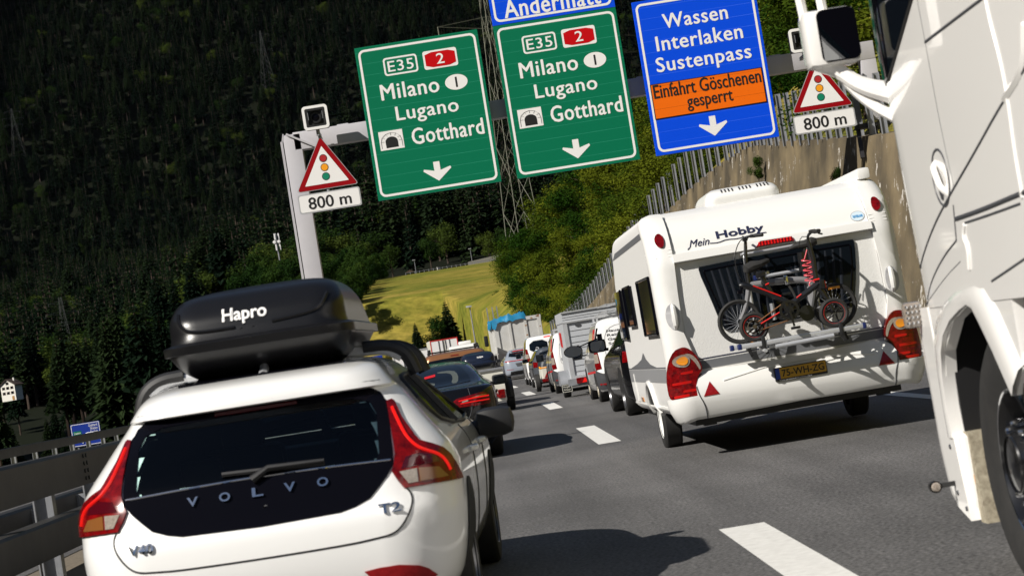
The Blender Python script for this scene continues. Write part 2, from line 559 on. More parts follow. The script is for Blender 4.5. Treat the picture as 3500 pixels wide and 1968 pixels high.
def add_text(mb, s, F, u0, v0, u1, v1, d0=0.0, d1=0.003, bold=0.0, shear=0.0, spacing=1.0, fit=None, heavy=0.0):
    """lettering fitted to the box u0..u1, v0..v1; fit gives the reference string for the height"""
    vs, fs, be = text_geo(s, bold, shear, spacing)
    if not vs: return mb
    xs = [p[0] for p in vs]
    rv = text_geo(fit, bold, shear, spacing)[0] if fit else vs
    ys = [p[1] for p in rv]
    x0, x1, y0, y1 = min(xs), max(xs), min(ys), max(ys)
    k = lambda p: (u0+(p[0]-x0)/(x1-x0)*(u1-u0), v0+(p[1]-y0)/(y1-y0)*(v1-v0))
    n = len(vs)
    w = heavy*(v1-v0)/max(1e-6, y1-y0)
    for i, (du, dv) in enumerate(((0, 0),) if not heavy else ((-w, 0), (w, 0), (0, w*.6), (0, -w*.6))):
        q = [k(p) for p in vs]
        e = .0006*i
        out = [F(u+du, v+dv, d1+e) for u, v in q]+[F(u+du, v+dv, d0) for u, v in q]
        mb.add(out, list(fs)+[(a, b, n+b, n+a) for a, b in be])
    return mb


def text_obj(name, s, F, u0, v0, u1, v1, m, parent, d0=0.0, d1=0.003, **kw):
    return add_text(MB(), s, F, u0, v0, u1, v1, d0, d1, **kw).build(name, m, parent, 0, fix=False)



def pchip(xs, ys):
    n = len(xs)
    h = [xs[i+1]-xs[i] for i in range(n-1)]
    d = [(ys[i+1]-ys[i])/h[i] for i in range(n-1)]
    m = [0.0]*n
    m[0] = d[0]; m[-1] = d[-1]
    for i in range(1, n-1):
        if d[i-1]*d[i] > 0:
            w1 = 2*h[i]+h[i-1]; w2 = h[i]+2*h[i-1]
            m[i] = (w1+w2)/(w1/d[i-1]+w2/d[i])
    def f(x):
        if x <= xs[0]: return ys[0]
        if x >= xs[-1]: return ys[-1]
        lo, hi = 0, n-1
        while hi-lo > 1:
            k = (lo+hi)//2
            if xs[k] <= x: lo = k
            else: hi = k
        t = (x-xs[lo])/h[lo]
        t2, t3 = t*t, t*t*t
        return ((2*t3-3*t2+1)*ys[lo]+(t3-2*t2+t)*h[lo]*m[lo]+(-2*t3+3*t2)*ys[hi]+(t3-t2)*h[lo]*m[hi])
    return f


class Shell:
    """A car body as a stack of rounded outlines. keys: (z, rear y, front y, half width, rear corner radius, front corner radius, rear bow, front bow)"""
    def __init__(self, keys):
        self.keys = keys
        zs = [k[0] for k in keys]
        self.z0, self.z1 = zs[0], zs[-1]
        self.f = [pchip(zs, [k[j] for k in keys]) for j in range(1, 8)]

    def par(self, z): return [g(z) for g in self.f]

    def surf(self, s, z):
        yr, yf, w, rr, rf, br, bf = self.par(z)
        sg = 1 if s >= 0 else -1
        s = abs(s)
        a = w-rr
        if s <= a:
            x = s
            return (sg*x, yr+br*(x/w)**2, z)
        s -= a
        arc = math.pi/2*rr
        if s <= arc:
            th = s/rr if rr > 1e-6 else 0
            x = a+rr*math.sin(th)
            return (sg*x, yr+br*(x/w)**2+rr*(1-math.cos(th)), z)
        s -= arc
        y0 = yr+br+rr
        y1 = yf-bf-rf
        if s <= y1-y0: return (sg*w, y0+s, z)
        s -= y1-y0
        arc = math.pi/2*rf
        if s <= arc:
            th = s/rf
            x = w-rf*(1-math.cos(th))
            return (sg*x, yf-bf*(x/w)**2-rf*(1-math.sin(th)), z)
        s -= arc
        x = max(w-rf-s, 0)
        return (sg*x, yf-bf*(x/w)**2, z)

    def side_s(self, y, z):
        """arc length of the side point with this y"""
        yr, yf, w, rr, rf, br, bf = self.par(z)
        return (w-rr)+math.pi/2*rr+(y-(yr+br+rr))

    def front_s(self, x, z):
        yr, yf, w, rr, rf, br, bf = self.par(z)
        return (w-rr)+math.pi/2*rr+(yf-bf-rf-(yr+br+rr))+math.pi/2*rf+(w-rf-x)

    def ring(self, z, n=(8, 8, 26, 8, 8)):
        yr, yf, w, rr, rf, br, bf = self.par(z)
        L = [w-rr, math.pi/2*rr, yf-bf-rf-(yr+br+rr), math.pi/2*rf, w-rf]
        out = []; s0 = 0
        for seg, k in zip(L, n):
            for i in range(k): out.append(s0+seg*i/k)
            s0 += seg
        out.append(s0)
        return out

def shell_F(sh):
    def F(s, z, d=0.0):
        p = Vector(sh.surf(s, z))
        if d == 0: return p
        e = 2e-3
        a = Vector(sh.surf(s+e, z))-Vector(sh.surf(s-e, z))
        za, zb = max(z-e, sh.z0), min(z+e, sh.z1)
        b = Vector(sh.surf(s, zb))-Vector(sh.surf(s, za))
        n = a.cross(b)
        if n.length < 1e-12: return p
        return p+n.normalized()*d
    return F


def inside(poly, u, v):
    c = False; n = len(poly)
    for i in range(n):
        (x1, y1), (x2, y2) = poly[i], poly[i-1]
        if (y1 > v) != (y2 > v) and u < (x2-x1)*(v-y1)/(y2-y1)+x1: c = not c
    return c


def shell_mesh(sh, name, m, parent, sub=3, n=(8, 8, 26, 8, 8), holes=(), smooth=32, inset=0.0, dz=None):
    zs = []
    ks = [k[0] for k in sh.keys]
    for a, b in zip(ks, ks[1:]):
        c = sub if dz is None else max(1, round((b-a)/dz))
        for i in range(c): zs.append(a+(b-a)*i/c)
    zs.append(ks[-1])
    F = shell_F(sh)
    mb = MB(); rows = []
    for z in zs:
        ss = sh.ring(z, n)
        full = [(s, z) for s in ss[:-1]]+[(ss[-1]-1e-6, z)]
        left = [(-s if s > 0 else 0, z) for s in ss[1:-1]]
        rows.append(full+list(reversed(left)))
    m_ = len(rows[0])
    vs = [F(s, z, -inset) for r in rows for s, z in r]
    fs = []
    for i in range(len(rows)-1):
        for k in range(m_):
            k2 = (k+1) % m_
            if holes:
                q = [rows[i][k], rows[i][k2], rows[i+1][k], rows[i+1][k2]]
                if abs(q[0][0]-q[1][0]) < 3:
                    u = sum(p[0] for p in q)/4; v = sum(p[1] for p in q)/4
                    if any(inside(h, u, v) for h in holes): continue
            fs.append((i*m_+k, i*m_+k2, (i+1)*m_+k2, (i+1)*m_+k))
    fs.append(tuple(reversed(range(m_))))
    fs.append(tuple(range((len(rows)-1)*m_, len(rows)*m_)))
    mb.add(vs, fs)
    return mb.build(name, m, parent, smooth)


def wheel(parent, x, y, r, w, rim='alloy', face=1, spokes=10, name='wheel'):
    """tyre with rim; face = +1 when the outer face looks to +x"""
    t = MB()
    h = w/2
    t.lathe([(r*.62, -h*.9), (r*.80, -h), (r*.94, -h*.92), (r, -h*.70), (r, h*.70), (r*.94, h*.92), (r*.80, h), (r*.62, h*.9), (r*.60, 0), (r*.62, -h*.9)], (x, y, r), 'X', 32)
    o = t.build(name, 'rubber', parent, 40)
    q = MB()
    q.lathe([(r*.64, h*.95*face), (r*.60, h*.75*face), (r*.58, h*.1*face), (r*.16, h*.35*face), (r*.12, h*.62*face), (0.001, h*.64*face)], (x, y, r), 'X', 32)
    for k in range(spokes):
        a = 2*math.pi*k/spokes
        c = Vector((x+h*.52*face, y+math.cos(a)*r*.37, r+math.sin(a)*r*.37))
        q.box(c, (h*.22, r*.50, r*.085), Matrix.Rotation(a, 3, 'X'))
    q.build('rim', rim, o, 40)
    return o


def arches(parent, sh, ys, r, m='black_plastic', off=0.012, z=None):
    for y in ys:
        for sg in (1, -1):
            pts = []
            for k in range(17):
                a = math.pi*k/16
                pts.append((y+math.cos(a)*r*1.14, max(sh.z0+.02, (r+math.sin(a)*r*1.12))))
            poly = [(sg*sh.side_s(py, pz), pz) for py, pz in pts]
            conform_obj('wheel_arch', poly, shell_F(sh), m, parent, off, .02, .2)


# ------------------------------------------------------------------ road
def shift(y): return -max(0.0, y-40)**2/5200.0          # the carriageway bends gently to the left


def sstep(a, b, x):
    t = min(1.0, max(0.0, (x-a)/(b-a)))
    return t*t*(3-2*t)


def road_mat():
    m = bpy.data.materials.new("asphalt")
    m.use_nodes = True
    nt = m.node_tree; b = nt.nodes["Principled BSDF"]
    tc = nt.nodes.new("ShaderNodeTexCoord")
    def noise(s, d):
        n = nt.nodes.new("ShaderNodeTexNoise"); n.inputs["Scale"].default_value = s; n.inputs["Detail"].default_value = d
        nt.links.new(tc.outputs["Object"], n.inputs["Vector"]); return n
    fine, mid, big = noise(42, 4), noise(9, 5), noise(0.35, 5)
    mp = nt.nodes.new("ShaderNodeMapping"); mp.inputs["Scale"].default_value = (1.2, 0.06, 1)
    nt.links.new(tc.outputs["Object"], mp.inputs[0])
    st = nt.nodes.new("ShaderNodeTexNoise"); st.inputs["Scale"].default_value = 1.5; st.inputs["Detail"].default_value = 4
    nt.links.new(mp.outputs[0], st.inputs["Vector"])
    def ramp(n, lo, hi, a, c):
        r = nt.nodes.new("ShaderNodeValToRGB")
        r.color_ramp.elements[0].position = lo; r.color_ramp.elements[1].position = hi
        r.color_ramp.elements[0].color = (a, a, a, 1); r.color_ramp.elements[1].color = (c, c, c, 1)
        nt.links.new(n.outputs["Fac"], r.inputs[0]); return r
    def mul(x, y):
        q = nt.nodes.new("ShaderNodeMixRGB"); q.blend_type = 'MULTIPLY'; q.inputs[0].default_value = 1
        nt.links.new(x.outputs[0], q.inputs[1]); nt.links.new(y.outputs[0], q.inputs[2]); return q
    base = nt.nodes.new("ShaderNodeRGB"); base.outputs[0].default_value = (0.104, 0.101, 0.100, 1)
    c = mul(base, ramp(fine, 0.32, .68, .30, 1.7))
    c = mul(c, ramp(mid, .3, .7, .86, 1.1))
    c = mul(c, ramp(big, .32, .68, .74, 1.14))
    c = mul(c, ramp(st, .32, .68, .76, 1.14))
    nt.links.new(c.outputs[0], b.inputs["Base Color"])
    b.inputs["Roughness"].default_value = 0.8
    bp = nt.nodes.new("ShaderNodeBump"); bp.inputs["Strength"].default_value = 0.5; bp.inputs["Distance"].default_value = 0.006
    nt.links.new(fine.outputs["Fac"], bp.inputs["Height"]); nt.links.new(bp.outputs[0], b.inputs["Normal"])
    return m

M['asphalt'] = road_mat()


def ribbon(name, l0, l1, y0, y1, z, m, dy=4.0):
    mb = MB(); n = max(1, round((y1-y0)/dy))
    vs = []; fs = []
    for i in range(n+1):
        y = y0+(y1-y0)*i/n
        vs += [(l0+shift(y), y, z), (l1+shift(y), y, z)]
        if i: fs.append((2*i-2, 2*i-1, 2*i+1, 2*i))
    o = mb.add(vs, fs).build(name, m, None, 0)
    return tag(o, kind='structure')

ribbon('road', -3.05, 10.1, -14, 330, 0.0, 'asphalt')
ribbon('opposite_carriageway', -13.2, -4.3, -14, 330, 0.0, 'asphalt')
M['gravel'] = mat('gravel verge', (0.20, 0.165, 0.12), 0.9, noise=(0.10, 0.085, 0.065), nscale=30)
ribbon('gravel_strip', -4.3, -3.05, -14, 330, -0.006, 'gravel')
for y0 in (-5.3, 12.45-5.9, 24.95, 42.3, 59.6, 77, 94.5, 112, 130):
    ribbon('road_marking', 1.27, 1.55, y0, y0+5.9, 0.004, 'marking', 1.5)
ribbon('road_marking', 4.95, 5.15, -14, 240, 0.004, 'marking')
ribbon('road_marking', -2.62, -2.45, -14, 240, 0.004, 'marking')
ribbon('road_marking', -5.0, -4.8, -14, 240, 0.004, 'marking')
ribbon('road_marking', -12.5, -12.25, -14, 240, 0.004, 'marking')
ribbon('road_marking', 8.75, 8.95, -14, 240, 0.004, 'marking')

# ------------------------------------------------------------------ terrain
WALL_TOP = [(20, 2.6), (34, 3.9), (48, 4.95), (54, 5.45), (66, 6.6), (77, 7.6), (86, 7.65), (105, 7.15), (128, 5.6), (150, 3.9), (180, 2.4), (210, 1.6), (260, 1.0), (330, 0.5)]
_wt = pchip([p[0] for p in WALL_TOP], [p[1] for p in WALL_TOP])


def hills(x, y):
    l = x-shift(min(y, 330))
    z = 0.0
    if l < -13.4: z = -min(4.0, (-13.4-l)*0.25)*sstep(0, 30, -13.4-l)
    # slope behind the retaining wall
    d = l-11.6
    fade = 1-sstep(250, 330, y)
    if d > 0 and fade > 0:
        z += fade*(_wt(y)+(d*0.72 if d < 40 else 28.8+(d-40)*.5))
    elif l > 10.0 and fade > 0:
        z += -0.02
    # mown meadow hill
    lat = sstep(-85, -34, x+0.10*(y-300))
    z += 23.0*sstep(150, 490, y)*lat
    # wooded slopes
    if y > 430:
        z += (y-430)*0.075*sstep(430, 640, y)*lat + (y-430)*0.09*(1-lat)
    p = y*0.93-x*0.36
    if p > 1480: z += (p-1480)*0.70*sstep(1480, 1700, p)
    if p > 2500: z -= (p-2500)*0.4
    z += (6*math.sin(x*.013+1)*math.sin(y*.011)+3*math.sin(x*.037)*math.sin(y*.029+2))*sstep(600, 1200, y)
    return z


def terrain_mat():
    m = bpy.data.materials.new("meadow and forest floor")
    m.use_nodes = True
    nt = m.node_tree; b = nt.nodes["Principled BSDF"]; b.inputs["Roughness"].default_value = 0.95
    b.inputs["Specular IOR Level"].default_value = 0.1
    tc = nt.nodes.new("ShaderNodeTexCoord")
    def noise(s, d, vec=None):
        n = nt.nodes.new("ShaderNodeTexNoise"); n.inputs["Scale"].default_value = s; n.inputs["Detail"].default_value = d
        n.inputs["Roughness"].default_value = 0.65
        nt.links.new(vec or tc.outputs["Object"], n.inputs["Vector"]); return n
    mp = nt.nodes.new("ShaderNodeMapping"); mp.inputs["Scale"].default_value = (0.5, 1.0, 1.0); mp.inputs["Rotation"].default_value = (0, 0, .3)
    nt.links.new(tc.outputs["Object"], mp.inputs[0])
    a = noise(0.075, 9, mp.outputs[0]); c = noise(0.9, 7, mp.outputs[0])
    r = nt.nodes.new("ShaderNodeValToRGB")
    e = r.color_ramp.elements
    e[0].position = 0.30; e[0].color = (0.075, 0.095, 0.014, 1)
    e[1].position = 0.72; e[1].color = (0.33, 0.245, 0.065, 1)
    k = e.new(0.42); k.color = (0.145, 0.150, 0.022, 1)
    k = e.new(0.56); k.color = (0.235, 0.192, 0.038, 1)
    nt.links.new(a.outputs["Fac"], r.inputs[0])
    r2 = nt.nodes.new("ShaderNodeValToRGB")
    r2.color_ramp.elements[0].position = .3; r2.color_ramp.elements[1].position = .7
    r2.color_ramp.elements[0].color = (.42, .48, .36, 1); r2.color_ramp.elements[1].color = (1.35, 1.3, 1.2, 1)
    nt.links.new(c.outputs["Fac"], r2.inputs[0])
    mx = nt.nodes.new("ShaderNodeMixRGB"); mx.blend_type = 'MULTIPLY'; mx.inputs[0].default_value = 1
    nt.links.new(r.outputs[0], mx.inputs[1]); nt.links.new(r2.outputs[0], mx.inputs[2])
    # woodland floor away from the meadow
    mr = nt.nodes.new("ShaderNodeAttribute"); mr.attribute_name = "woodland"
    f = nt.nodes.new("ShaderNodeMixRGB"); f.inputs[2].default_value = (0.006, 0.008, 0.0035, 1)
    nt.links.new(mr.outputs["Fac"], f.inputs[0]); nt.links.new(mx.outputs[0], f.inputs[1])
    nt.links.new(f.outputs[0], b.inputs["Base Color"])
    return m

M['terrain'] = terrain_mat()


def build_terrain():
    ys = [-60, -20, 0, 10, 20, 28, 34, 40, 46, 52, 58, 64, 70, 76, 82, 88, 94, 100, 106, 112, 120, 130, 140, 150, 165, 180, 195, 210]
    y = 210
    while y < 3000:
        y += 9+max(0, y-450)*0.02
        ys.append(y)
    ls = [-60, -40, -30, -22, -16, -13.4, -4.2, 0, 5, 10.9, 11.45, 11.7, 13, 16, 20, 26, 34, 44, 58, 76, 100]
    vs = []; fs = []
    cols = len(ls)+24
    rows = []
    for y in ys:
        sc = max(1.0, y/330.0)
        L = [-60*sc-(900+y*.25)*k/12*1.0 for k in range(12, 0, -1)]+[l*(sc if abs(l) > 11.8 or y > 330 else 1) for l in ls]+[100*sc+(700+y*.25)*k/12 for k in range(1, 13)]
        rows.append([(l+shift(min(y, 330)), y) for l in L])
    for r in rows:
        for x, y in r:
            z = hills(x, y)
            l = x-shift(min(y, 330))
            if y < 330 and -13.5 <= l <= 11.5: z = -0.05
            vs.append((x, y, z))
    for i in range(len(rows)-1):
        for k in range(cols-1): fs.append((i*cols+k, i*cols+k+1, (i+1)*cols+k+1, (i+1)*cols+k))
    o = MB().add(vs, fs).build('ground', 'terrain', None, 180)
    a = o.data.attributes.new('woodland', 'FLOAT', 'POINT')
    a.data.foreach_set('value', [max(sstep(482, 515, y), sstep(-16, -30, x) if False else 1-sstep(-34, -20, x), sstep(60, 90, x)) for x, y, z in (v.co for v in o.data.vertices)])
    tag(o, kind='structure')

build_terrain()

# high ridge added out of view, its crest shaped to shade the valley's left
def build_shade_ridge():
    rnd = random.Random(4)
    H = pchip([-1500, -786, -600, -310, -203, -29, 500, 1100, 1200, 1242, 1290, 1362, 1418, 1493, 1800, 2200, 4000], [800, 840, 846, 846, 785, 755, 680, 680, 700, 735, 800, 865, 910, 965, 1200, 1400, 1500])
    vs = []; fs = []
    ys = [-1500+40*i for i in range(120)]
    for y in ys:
        h = H(y)+rnd.uniform(-4, 4)*(1 if y < 0 else 5)
        vs += [(-520+rnd.uniform(-20, 20), y, -20) if y < 1500 else (-900, y, 0), (-760, y, h*.62+rnd.uniform(-20, 20)), (-905, y, h), (-1500, y, h*.8), (-1900, y, 0)]
    for i in range(len(ys)-1):
        for k in range(4): fs.append((i*5+k, i*5+k+1, i*5+k+6, i*5+k+5))
    M['ridge'] = mat('wooded mountain side', (0.035, 0.045, 0.022), 0.95, noise=(0.015, 0.022, 0.012), nscale=0.02)
    tag(MB().add(vs, fs).build('mountain', 'ridge', None, 0), kind='structure')  # unseen ridge, added to cast the shade

build_shade_ridge()


def build_valley():  # out of view, added to darken reflections and ambient light
    """wooded slopes closing the valley behind the viewer and on the right"""
    rnd = random.Random(8)
    for pts in (((-700, -500), (-420, -760), (0, -900), (420, -760), (760, -420), (900, 100), (1100, 700)),):
        vs = []; fs = []
        for x, y in smooth_poly(list(pts), 2, False):
            l = math.hypot(x, y+60); ux, uy = x/l, (y+60)/l
            for k, (o, h) in enumerate(((0, -8), (130, 120), (330, 330+rnd.uniform(-25, 25)), (520, 440+rnd.uniform(-30, 30)), (900, 300))):
                vs.append((x+ux*o, y+uy*o, h+(rnd.uniform(-10, 10) if k else 0)))
        n = len(vs)//5
        for i in range(n-1):
            for k in range(4): fs.append((i*5+k, i*5+k+1, i*5+k+6, i*5+k+5))
        tag(MB().add(vs, fs).build('unseen_valley_side', 'ridge', None, 0), kind='structure')

build_valley()


# ------------------------------------------------------------------ retaining wall and slat fence
def wall_mat():
    m = mat('stained concrete', (0.19, 0.148, 0.082), 0.9, noise=(0.095, 0.076, 0.048), nscale=0.5, bump=0.4, bscale=9)
    nt = m.node_tree; b = nt.nodes["Principled BSDF"]
    tc = nt.nodes.new("ShaderNodeTexCoord")
    mp = nt.nodes.new("ShaderNodeMapping"); mp.inputs["Scale"].default_value = (1, .40, 0.30)
    mp.inputs["Rotation"].default_value = (0.12, 0, 0)
    nt.links.new(tc.outputs["Object"], mp.inputs[0])
    n = nt.nodes.new("ShaderNodeTexNoise"); n.inputs["Scale"].default_value = 3.4; n.inputs["Detail"].default_value = 7; n.inputs["Roughness"].default_value = .75
    nt.links.new(mp.outputs[0], n.inputs["Vector"])
    r = nt.nodes.new("ShaderNodeValToRGB"); e = r.color_ramp.elements
    e[0].position = 0.60; e[0].color = (0, 0, 0, 1); e[1].position = 0.63; e[1].color = (1, 1, 1, 1)
    nt.links.new(n.outputs["Fac"], r.inputs[0])
    n2 = nt.nodes.new("ShaderNodeTexNoise"); n2.inputs["Scale"].default_value = 1.1; n2.inputs["Detail"].default_value = 5
    mp2 = nt.nodes.new("ShaderNodeMapping"); mp2.inputs["Scale"].default_value = (1, .45, 0.35); mp2.inputs["Location"].default_value = (7, 3, 1)
    nt.links.new(tc.outputs["Object"], mp2.inputs[0]); nt.links.new(mp2.outputs[0], n2.inputs["Vector"])
    r2 = nt.nodes.new("ShaderNodeValToRGB"); e = r2.color_ramp.elements
    e[0].position = 0.34; e[0].color = (.42, .42, .42, 1); e[1].position = 0.6; e[1].color = (1.1, 1.08, 1.05, 1)
    nt.links.new(n2.outputs["Fac"], r2.inputs[0])
    src = b.inputs["Base Color"].links[0].from_socket
    mu = nt.nodes.new("ShaderNodeMixRGB"); mu.blend_type = 'MULTIPLY'; mu.inputs[0].default_value = 1
    nt.links.new(src, mu.inputs[1]); nt.links.new(r2.outputs[0], mu.inputs[2])
    mx = nt.nodes.new("ShaderNodeMixRGB"); mx.inputs[2].default_value = (0.50, 0.47, 0.42, 1)
    nt.links.new(r.outputs[0], mx.inputs[0]); nt.links.new(mu.outputs[0], mx.inputs[1])
    nt.links.new(mx.outputs[0], b.inputs["Base Color"])
    return m

M['concrete'] = wall_mat()


def build_wall():
    vs = []; fs = []
    ys = [18+3*i for i in range(60)]
    for y in ys:
        s = shift(y); h = _wt(y)
        vs += [(10.1+s, y, -0.02), (10.1+s+.06, y, .16), (10.32+s, y, .17), (10.32+s+1.05*h/7, y, h), (11.62+s, y, h+.03), (11.62+s, y, -0.02)]
    for i in range(len(ys)-1):
        for k in range(5): fs.append((i*6+k, i*6+k+1, i*6+k+7, i*6+k+6))
    fs.append((0, 1, 2, 3, 4, 5))
    w = MB().add(vs, fs).build('retaining_wall', 'concrete', None, 20)
    tag(w, 'streaked brown grey concrete retaining wall sloping up beside the right shoulder', 'wall')
    fence = thing('post_fence', 'fence of upright galvanised posts with wire mesh on top of the concrete wall', 'fence', (11.4, 50, 4.9))
    inv = Vector((-11.4, -50, -4.9))
    y = 30.0; prev = None
    cnt = 0
    while y < 190:
        h = _wt(y); x = 11.3+shift(y)
        b = Vector((x, y, h-.15))
        mb = MB()
        t = 1.75
        for dx, sx, sy in ((-.075, .014, .12), (.075, .014, .12), (0, .15, .014)):
            mb.box(b+inv+Vector((dx, 0, t/2)), (sx, sy, t))
        mb.build('post', 'galvanised', fence, 0)
        y += 1.5 if y < 80 else 2.4
        cnt += 1
    mesh = MB()
    ya = 30.0
    while ya < 80:
        yb = ya+1.05
        for j in range(9):
            fz = .1+.17*j
            p = Vector((11.38+shift(ya), ya, _wt(ya)+fz))+inv; q = Vector((11.38+shift(yb), yb, _wt(yb)+fz))+inv
            mesh.bar(p, q, .008)
        for j in range(5):
            yy = ya+.21*j
            p = Vector((11.38+shift(yy), yy, _wt(yy)))+inv
            mesh.bar(p, p+Vector((0, 0, 1.5)), .006)
        ya = yb
    mesh.build('wire_mesh', 'dark_steel', fence, 0)

build_wall()


# ------------------------------------------------------------------ guard rails
def guardrail(name, label, x, y0, y1, top, two=True, step=2.0, face=1, dark='old_steel'):
    root = thing(name, label, 'guard rail', (x, y0, 0))
    def rail(z0, z1, nm):
        mb = MB(); vs = []; fs = []
        prof = [(.085*face, z0), (.09*face, z0+.02), (.09*face, z1-.02), (.07*face, z1), (-.07*face, z1), (-.09*face, z1-.02), (-.09*face, z0+.02), (-.085*face, z0)]
        n = int((y1-y0)/4)
        for i in range(n+1):
            y = y0+(y1-y0)*i/n
            for px, pz in prof: vs.append((px+shift(y)-shift(y0), y-y0, pz))
        m = len(prof)
        for i in range(n):
            for k in range(m): fs.append((i*m+k, i*m+(k+1) % m, (i+1)*m+(k+1) % m, (i+1)*m+k))
        fs.append(tuple(range(m))); fs.append(tuple(range(n*m, n*m+m)))
        mb.add(vs, fs)
        if y0 < 12:
            b = mb; yy = 1.5
            while yy < 40:
                for j in range(4):
                    for dy in (0, .12):
                        zz = z0+.05+(z1-z0-.1)*j/3
                        b.lathe([(0.0, .012*face), (.017, .010*face), (.017, 0)], (.09*face+shift(y0+yy)-shift(y0), yy+dy, zz), 'X', 8)
                yy += 4.0
        return mb.build(nm, dark, root, 30)
    rail(top-.28, top, 'rail')
    if two: rail(top-.72, top-.46, 'rail')
    y = y0+1.0
    k = 0
    while y < y1-1 and k < 98:
        px = shift(y)-shift(y0)
        mb = MB()
        for dx, sx, sy in ((-.07, .012, .12), (.07, .012, .12), (0, .14, .012)):
            mb.box((px+dx-.16*face, y-y0, (top-.03)/2), (sx, sy, top-.03))
        mb.box((px-.05*face, y-y0, top-.14), (.12, .10, .2))
        if two: mb.box((px-.05*face, y-y0, top-.59), (.12, .10, .18))
        mb.build('post', 'galvanised', root, 0)
        y += step; k += 1
    return root

guardrail('guard_rail', 'grey double guard rail beside the left lane next to the white hatchback', -3.35, 3.0, 150, 1.05, True, 2.0)
guardrail('guard_rail', 'guard rail beyond the opposite carriageway in front of the dark trees', -13.6, 20, 240, .92, False, 3.0)
guardrail('guard_rail', 'low guard rail backing the median beside the opposite carriageway', -4.15, 3.0, 120, .62, False, 2.0, -1)


# ------------------------------------------------------------------ gantry and signs
GY = 54.35
def build_gantry():
    g = thing('sign_gantry', 'pale grey steel gantry spanning the lanes and carrying the direction signs', 'gantry', (-4.0, GY+.25, 0))
    o = Vector((-4.0, GY+.25, 0))
    P = lambda x, z, y=0: Vector((x, GY+.25+y, z))-o
    b = MB().rbox(P(3.9, 7.76), (15.7, .42, .48), .015)
    for x in [-2.6+.9*i for i in range(16)]: b.box(P(x, 8.015), (.30, .34, .03))
    b.build('beam', 'gantry_steel', g, 30)
    MB().rbox(P(-3.99, 3.98), (.47, .42, 7.96), .015).build('post', 'gantry_steel', g, 30)
    c = MB()
    for z in (1.7, 2.6, 3.5, 4.4, 5.3, 6.2, 7.1): c.box(P(-4.24, z, -.19), (.05, .03, .16))
    c.build('cable_clip', 'black_plastic', g, 0)
    c = MB().box(P(-4.275, 4.0, -.2), (.06, .05, 7.6))
    c.build('cable_duct', 'gantry_steel', g, 0)
    MB().bar(P(-4.12, 7.98, -.24), P(-3.32, 7.5, -.24), .07, .05).bar(P(-4.2, 8.0, -.2), P(-4.28, 7.7, -.2), .03).build('corner_brace', 'gantry_steel', g, 0)
    m = MB().rbox(P(11.55, 6.75), (.42, .40, 1.75), .015)
    m.build('wall_post', 'gantry_steel', g, 30)
    m = MB().box(P(11.2, 5.75, -.25), (.55, .5, .12))
    for dx in (-.25, .2): m.bar(P(11.2+dx, 5.7, -.3), P(11.15+dx, 4.9, -.55), .10)
    m.build('wall_bracket', 'dark_steel', g, 0)
    MB().rbox(P(-4.0, .05), (.9, .8, .12), .02).build('base_plate', 'gantry_steel', g, 0)
    h = MB()
    for x0 in (-.32, 3.38, 7.12):
        for dx in (-1.0, 1.0):
            h.box(P(x0+dx, 7.8, -.30), (.09, .16, 3.4))
    h.build('sign_hanger', 'galvanised', g, 0)

build_gantry()


def arrow_poly(cx, zt, zb, w):
    h = zt-zb
    s = w/.76
    return [(cx-.085*s, zt), (cx+.085*s, zt), (cx+.085*s, zt-h*.46), (cx+w/2-.02, zt-h*.32), (cx+w/2, zt-h*.42), (cx, zb), (cx-w/2, zt-h*.42), (cx-w/2+.02, zt-h*.32), (cx-.085*s, zt-h*.46)]


def sign_board(name, label, x0, x1, z0, z1, m):
    cx = (x0+x1)/2
    root = thing(name, label, 'direction sign', (cx, GY-.45, z0))
    w, h = x1-x0, z1-z0
    F = plane((0, -.05, 0))
    b = MB().rbox((0, 0, h/2), (w, .1, h), .008)
    b.build('board', m, root, 0)
    mb = MB()
    frame_ring(mb, rrect(-w/2+.075, .075, w/2-.075, h-.075, .16, 5), rrect(-w/2+.135, .135, w/2-.135, h-.135, .11, 5), F, .001, .005)
    mb.build('border', 'sign_white', root, 0)
    T = lambda s, u0, v0, u1, v1, mm='sign_white', fit=None, bold=0: text_obj('lettering', s, F, u0-cx, v0-z0, u1-cx, v1-z0, mm, root, .001, .006, heavy=.018, spacing=1.08, fit=fit)
    return root, F, T, cx, z0


